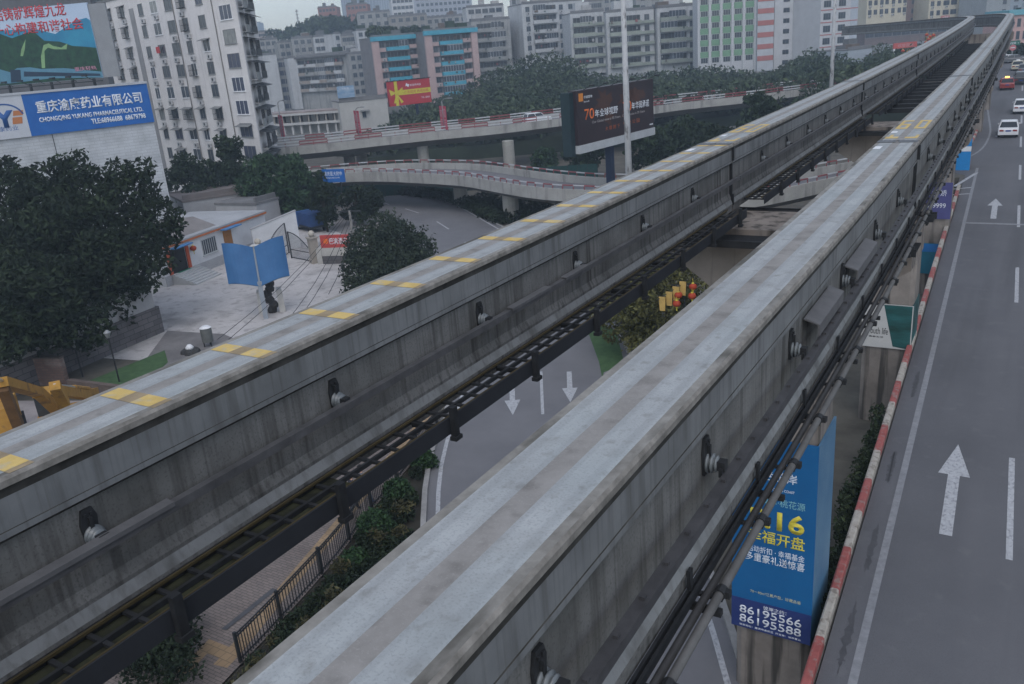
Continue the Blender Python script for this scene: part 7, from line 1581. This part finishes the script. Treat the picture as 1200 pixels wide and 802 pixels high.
# excavators
exy = mat('excavator_yellow', (0.30, 0.15, 0.025), 0.7, 0.2, 1.5, col2=(0.42, 0.23, 0.04)); overlay(exy, (0.12, 0.07, 0.03), 1.4, (1, 1, 1), 0.54, 0.66, 0.7); exb = mat('excavator_rust', (0.13, 0.07, 0.03), 0.8, 0.3, 2.0)
def plane_pt(px, py, p0, n_):                # picture point on the vertical plane through p0 with plan normal n_
    d = ray(px, py); O = Vector((0, 0, CAMZ)); k = n_.dot(p0-O)/n_.dot(d); return O+d*k
def excavator(label, base, rz_, P):
    """P: picture points of the arm joints; all lie in the vertical plane through the base"""
    t = thing('excavator', label, 'excavator', base, 0, 'yellow excavators in the yard'); n_ = Vector((cos(rz_), sin(rz_), 0)); inv = -Vector(base)
    g = lambda px, py: plane_pt(px, py, Vector(base), n_)+inv
    b = MB(); q = [g(*p) for p in P['boom']]
    for a, c, w_ in zip(q, q[1:], P['bw']): b.bar(a, c, 0.40, w_)
    b.build('boom', exy, t)
    b = MB(); q = [g(*p) for p in P['stick']]
    for a, c in zip(q, q[1:]): b.bar(a, c, 0.34, 0.42)
    b.build('stick', exy if P.get('y') else exb, t)
    b = MB(); a, c = g(*P['ram'][0]), g(*P['ram'][1]); m_ = a.lerp(c, 0.5); b.tube([a, m_], 0.07, 8, 1); b.tube([m_, c], 0.12, 8, 0); b.build('ram', [exy, mat('chrome_rod', (0.5, 0.5, 0.5), 0.3, 0.1, 1.0, metal=0.6)], t)
    # body on tracks
    c = Vector(P['body']) if 'body' in P else Vector((0, 0, 0)); R_ = Matrix.Rotation(rz_, 4, 'Z')
    def rb(x0, x1, y0, y1, z0, z1, nm, m_):
        mb = MB().box(x0, x1, y0, y1, z0, z1); mb.v = [tuple(R_ @ Vector(v)+c) for v in mb.v]; mb.build(nm, m_, t)
    rb(-1.3, -0.75, -1.7, 1.7, 0, 0.75, 'crawler_track', black_m); rb(0.75, 1.3, -1.7, 1.7, 0, 0.75, 'crawler_track', black_m); rb(-0.7, 0.7, -1.2, 1.2, 0.3, 0.85, 'undercarriage', exb)
    rb(-1.25, 1.25, -1.9, 1.3, 0.87, 1.75, 'engine_house', exy); rb(-1.2, -0.25, 0.1, 1.3, 1.753, 2.8, 'cab', mat('cab_glass', (0.03, 0.035, 0.04), 0.2, 0.1, 1.0)); rb(-1.22, -0.23, 0.08, 1.32, 2.803, 2.9, 'cab_roof', exy)
e0 = gp(88, 505); excavator('yellow excavator with long bent arm reaching left, in the yard', e0, 0.95, {'boom': [(68, 482), (45, 460), (2, 448)], 'bw': [0.45, 0.36], 'stick': [(4, 455), (14, 480), (22, 500)], 'ram': [(-6, 444), (38, 456)], 'body': tuple(gp(86, 520)-e0)})
e1 = gp(118, 480); excavator('brighter yellow excavator arm folded behind the first one', e1, 0.95, {'boom': [(64, 452), (70, 463), (76, 474)], 'bw': [0.4, 0.4], 'stick': [(70, 459), (100, 463), (112, 459)], 'ram': [(64, 451.5), (104, 456)], 'y': True, 'body': tuple(gp(200, 520)-e1)})
ex3 = gp(5, 512); t = thing('excavator', 'yellow excavator body corner at the left picture edge', 'excavator', ex3, 0.9, 'yellow excavators in the yard'); MB().box(-1.2, 1.0, -2, 0.4, 0.9, 2.2).build('engine_house', exy, t)
for x in (-1.1, 0.4): MB().box(x, x+0.55, -2, 1.2, 0, 0.85).build('crawler_track', black_m, t)
# lanterns and a yellow festoon between the tracks
for i, (px, py, lb) in enumerate(((793, 356, 'lower red lantern of the pair nearest the grass'), (795, 346, 'upper red lantern of the pair nearest the grass'), (812, 336, 'top red lantern hanging between the tracks on the right'), (811, 347, 'red lantern below the top one between the tracks'))):
    p = dp(px, py, 44); lantern(lb, p, 0.22, 'red lanterns between the tracks')
t = thing('lantern_post', 'thin post holding the red lanterns between the tracks', 'post', (dp(802, 352, 44.3).x, dp(802, 352, 44.3).y, 0)); hh_ = dp(803, 330, 44.3).z; MB().tube([(0, 0, 0), (0, 0, hh_)], 0.04, 8).build('shaft', darksteel, t); MB().bar((-0.6, -0.3, hh_-0.05), (0.7, 0.3, hh_-0.05), 0.04, 0.04).build('arm', darksteel, t)
t = thing('festoon', 'string of yellow paper pennants near the red lanterns', 'festoon', dp(780, 355, 44)); inv = -t.location
for i in range(4):
    p = dp(776+8*i, 357-6*i, 44)+inv; b = MB(); b.hexa([(p.x-0.14, p.y, p.z-0.35), (p.x+0.14, p.y, p.z-0.35), (p.x+0.14, p.y+0.05, p.z-0.35), (p.x-0.14, p.y+0.05, p.z-0.35), (p.x-0.18, p.y, p.z+0.4), (p.x+0.18, p.y, p.z+0.4), (p.x+0.18, p.y+0.05, p.z+0.4), (p.x-0.18, p.y+0.05, p.z+0.4)]); b.build('pennant', mat('pennant_yellow', (0.48, 0.32, 0.10), 0.8, 0.15, 3.0), t)
b = MB(); b.tube([dp(770, 354, 44)+inv+Vector((0, 0, 0.1)), dp(803, 331, 44)+inv], 0.02, 5); b.build('string', darksteel, t)
mh = MB(); mh.lathe([(0.9, 0.0), (0.9, 0.05), (0.82, 0.06)], n=8); o = mh.build('manhole_slab', mat('slab_grey', (0.20, 0.19, 0.195), 0.9, 0.15, 1.0)); o.location = gp(725, 440, 0.03); tag(o, 'grey eight sided slab among the olive trees', 'slab')

# ================================================================== haze
hz = MB(); hz.box(-900, 700, -60, 1000, -1.2, 90); o = hz.build('haze', None or bpy.data.materials.new('haze_air')); tag(o, kind='stuff')
M = o.data.materials[0]; M.use_nodes = True; n = M.node_tree.nodes; n.clear(); pv = n.new('ShaderNodeVolumePrincipled'); ou = n.new('ShaderNodeOutputMaterial'); pv.inputs['Color'].default_value = (0.66, 0.82, 1.0, 1); pv.inputs['Density'].default_value = 0.0008; pv.inputs['Anisotropy'].default_value = 0.2
M.node_tree.links.new(pv.outputs[0], ou.inputs['Volume'])
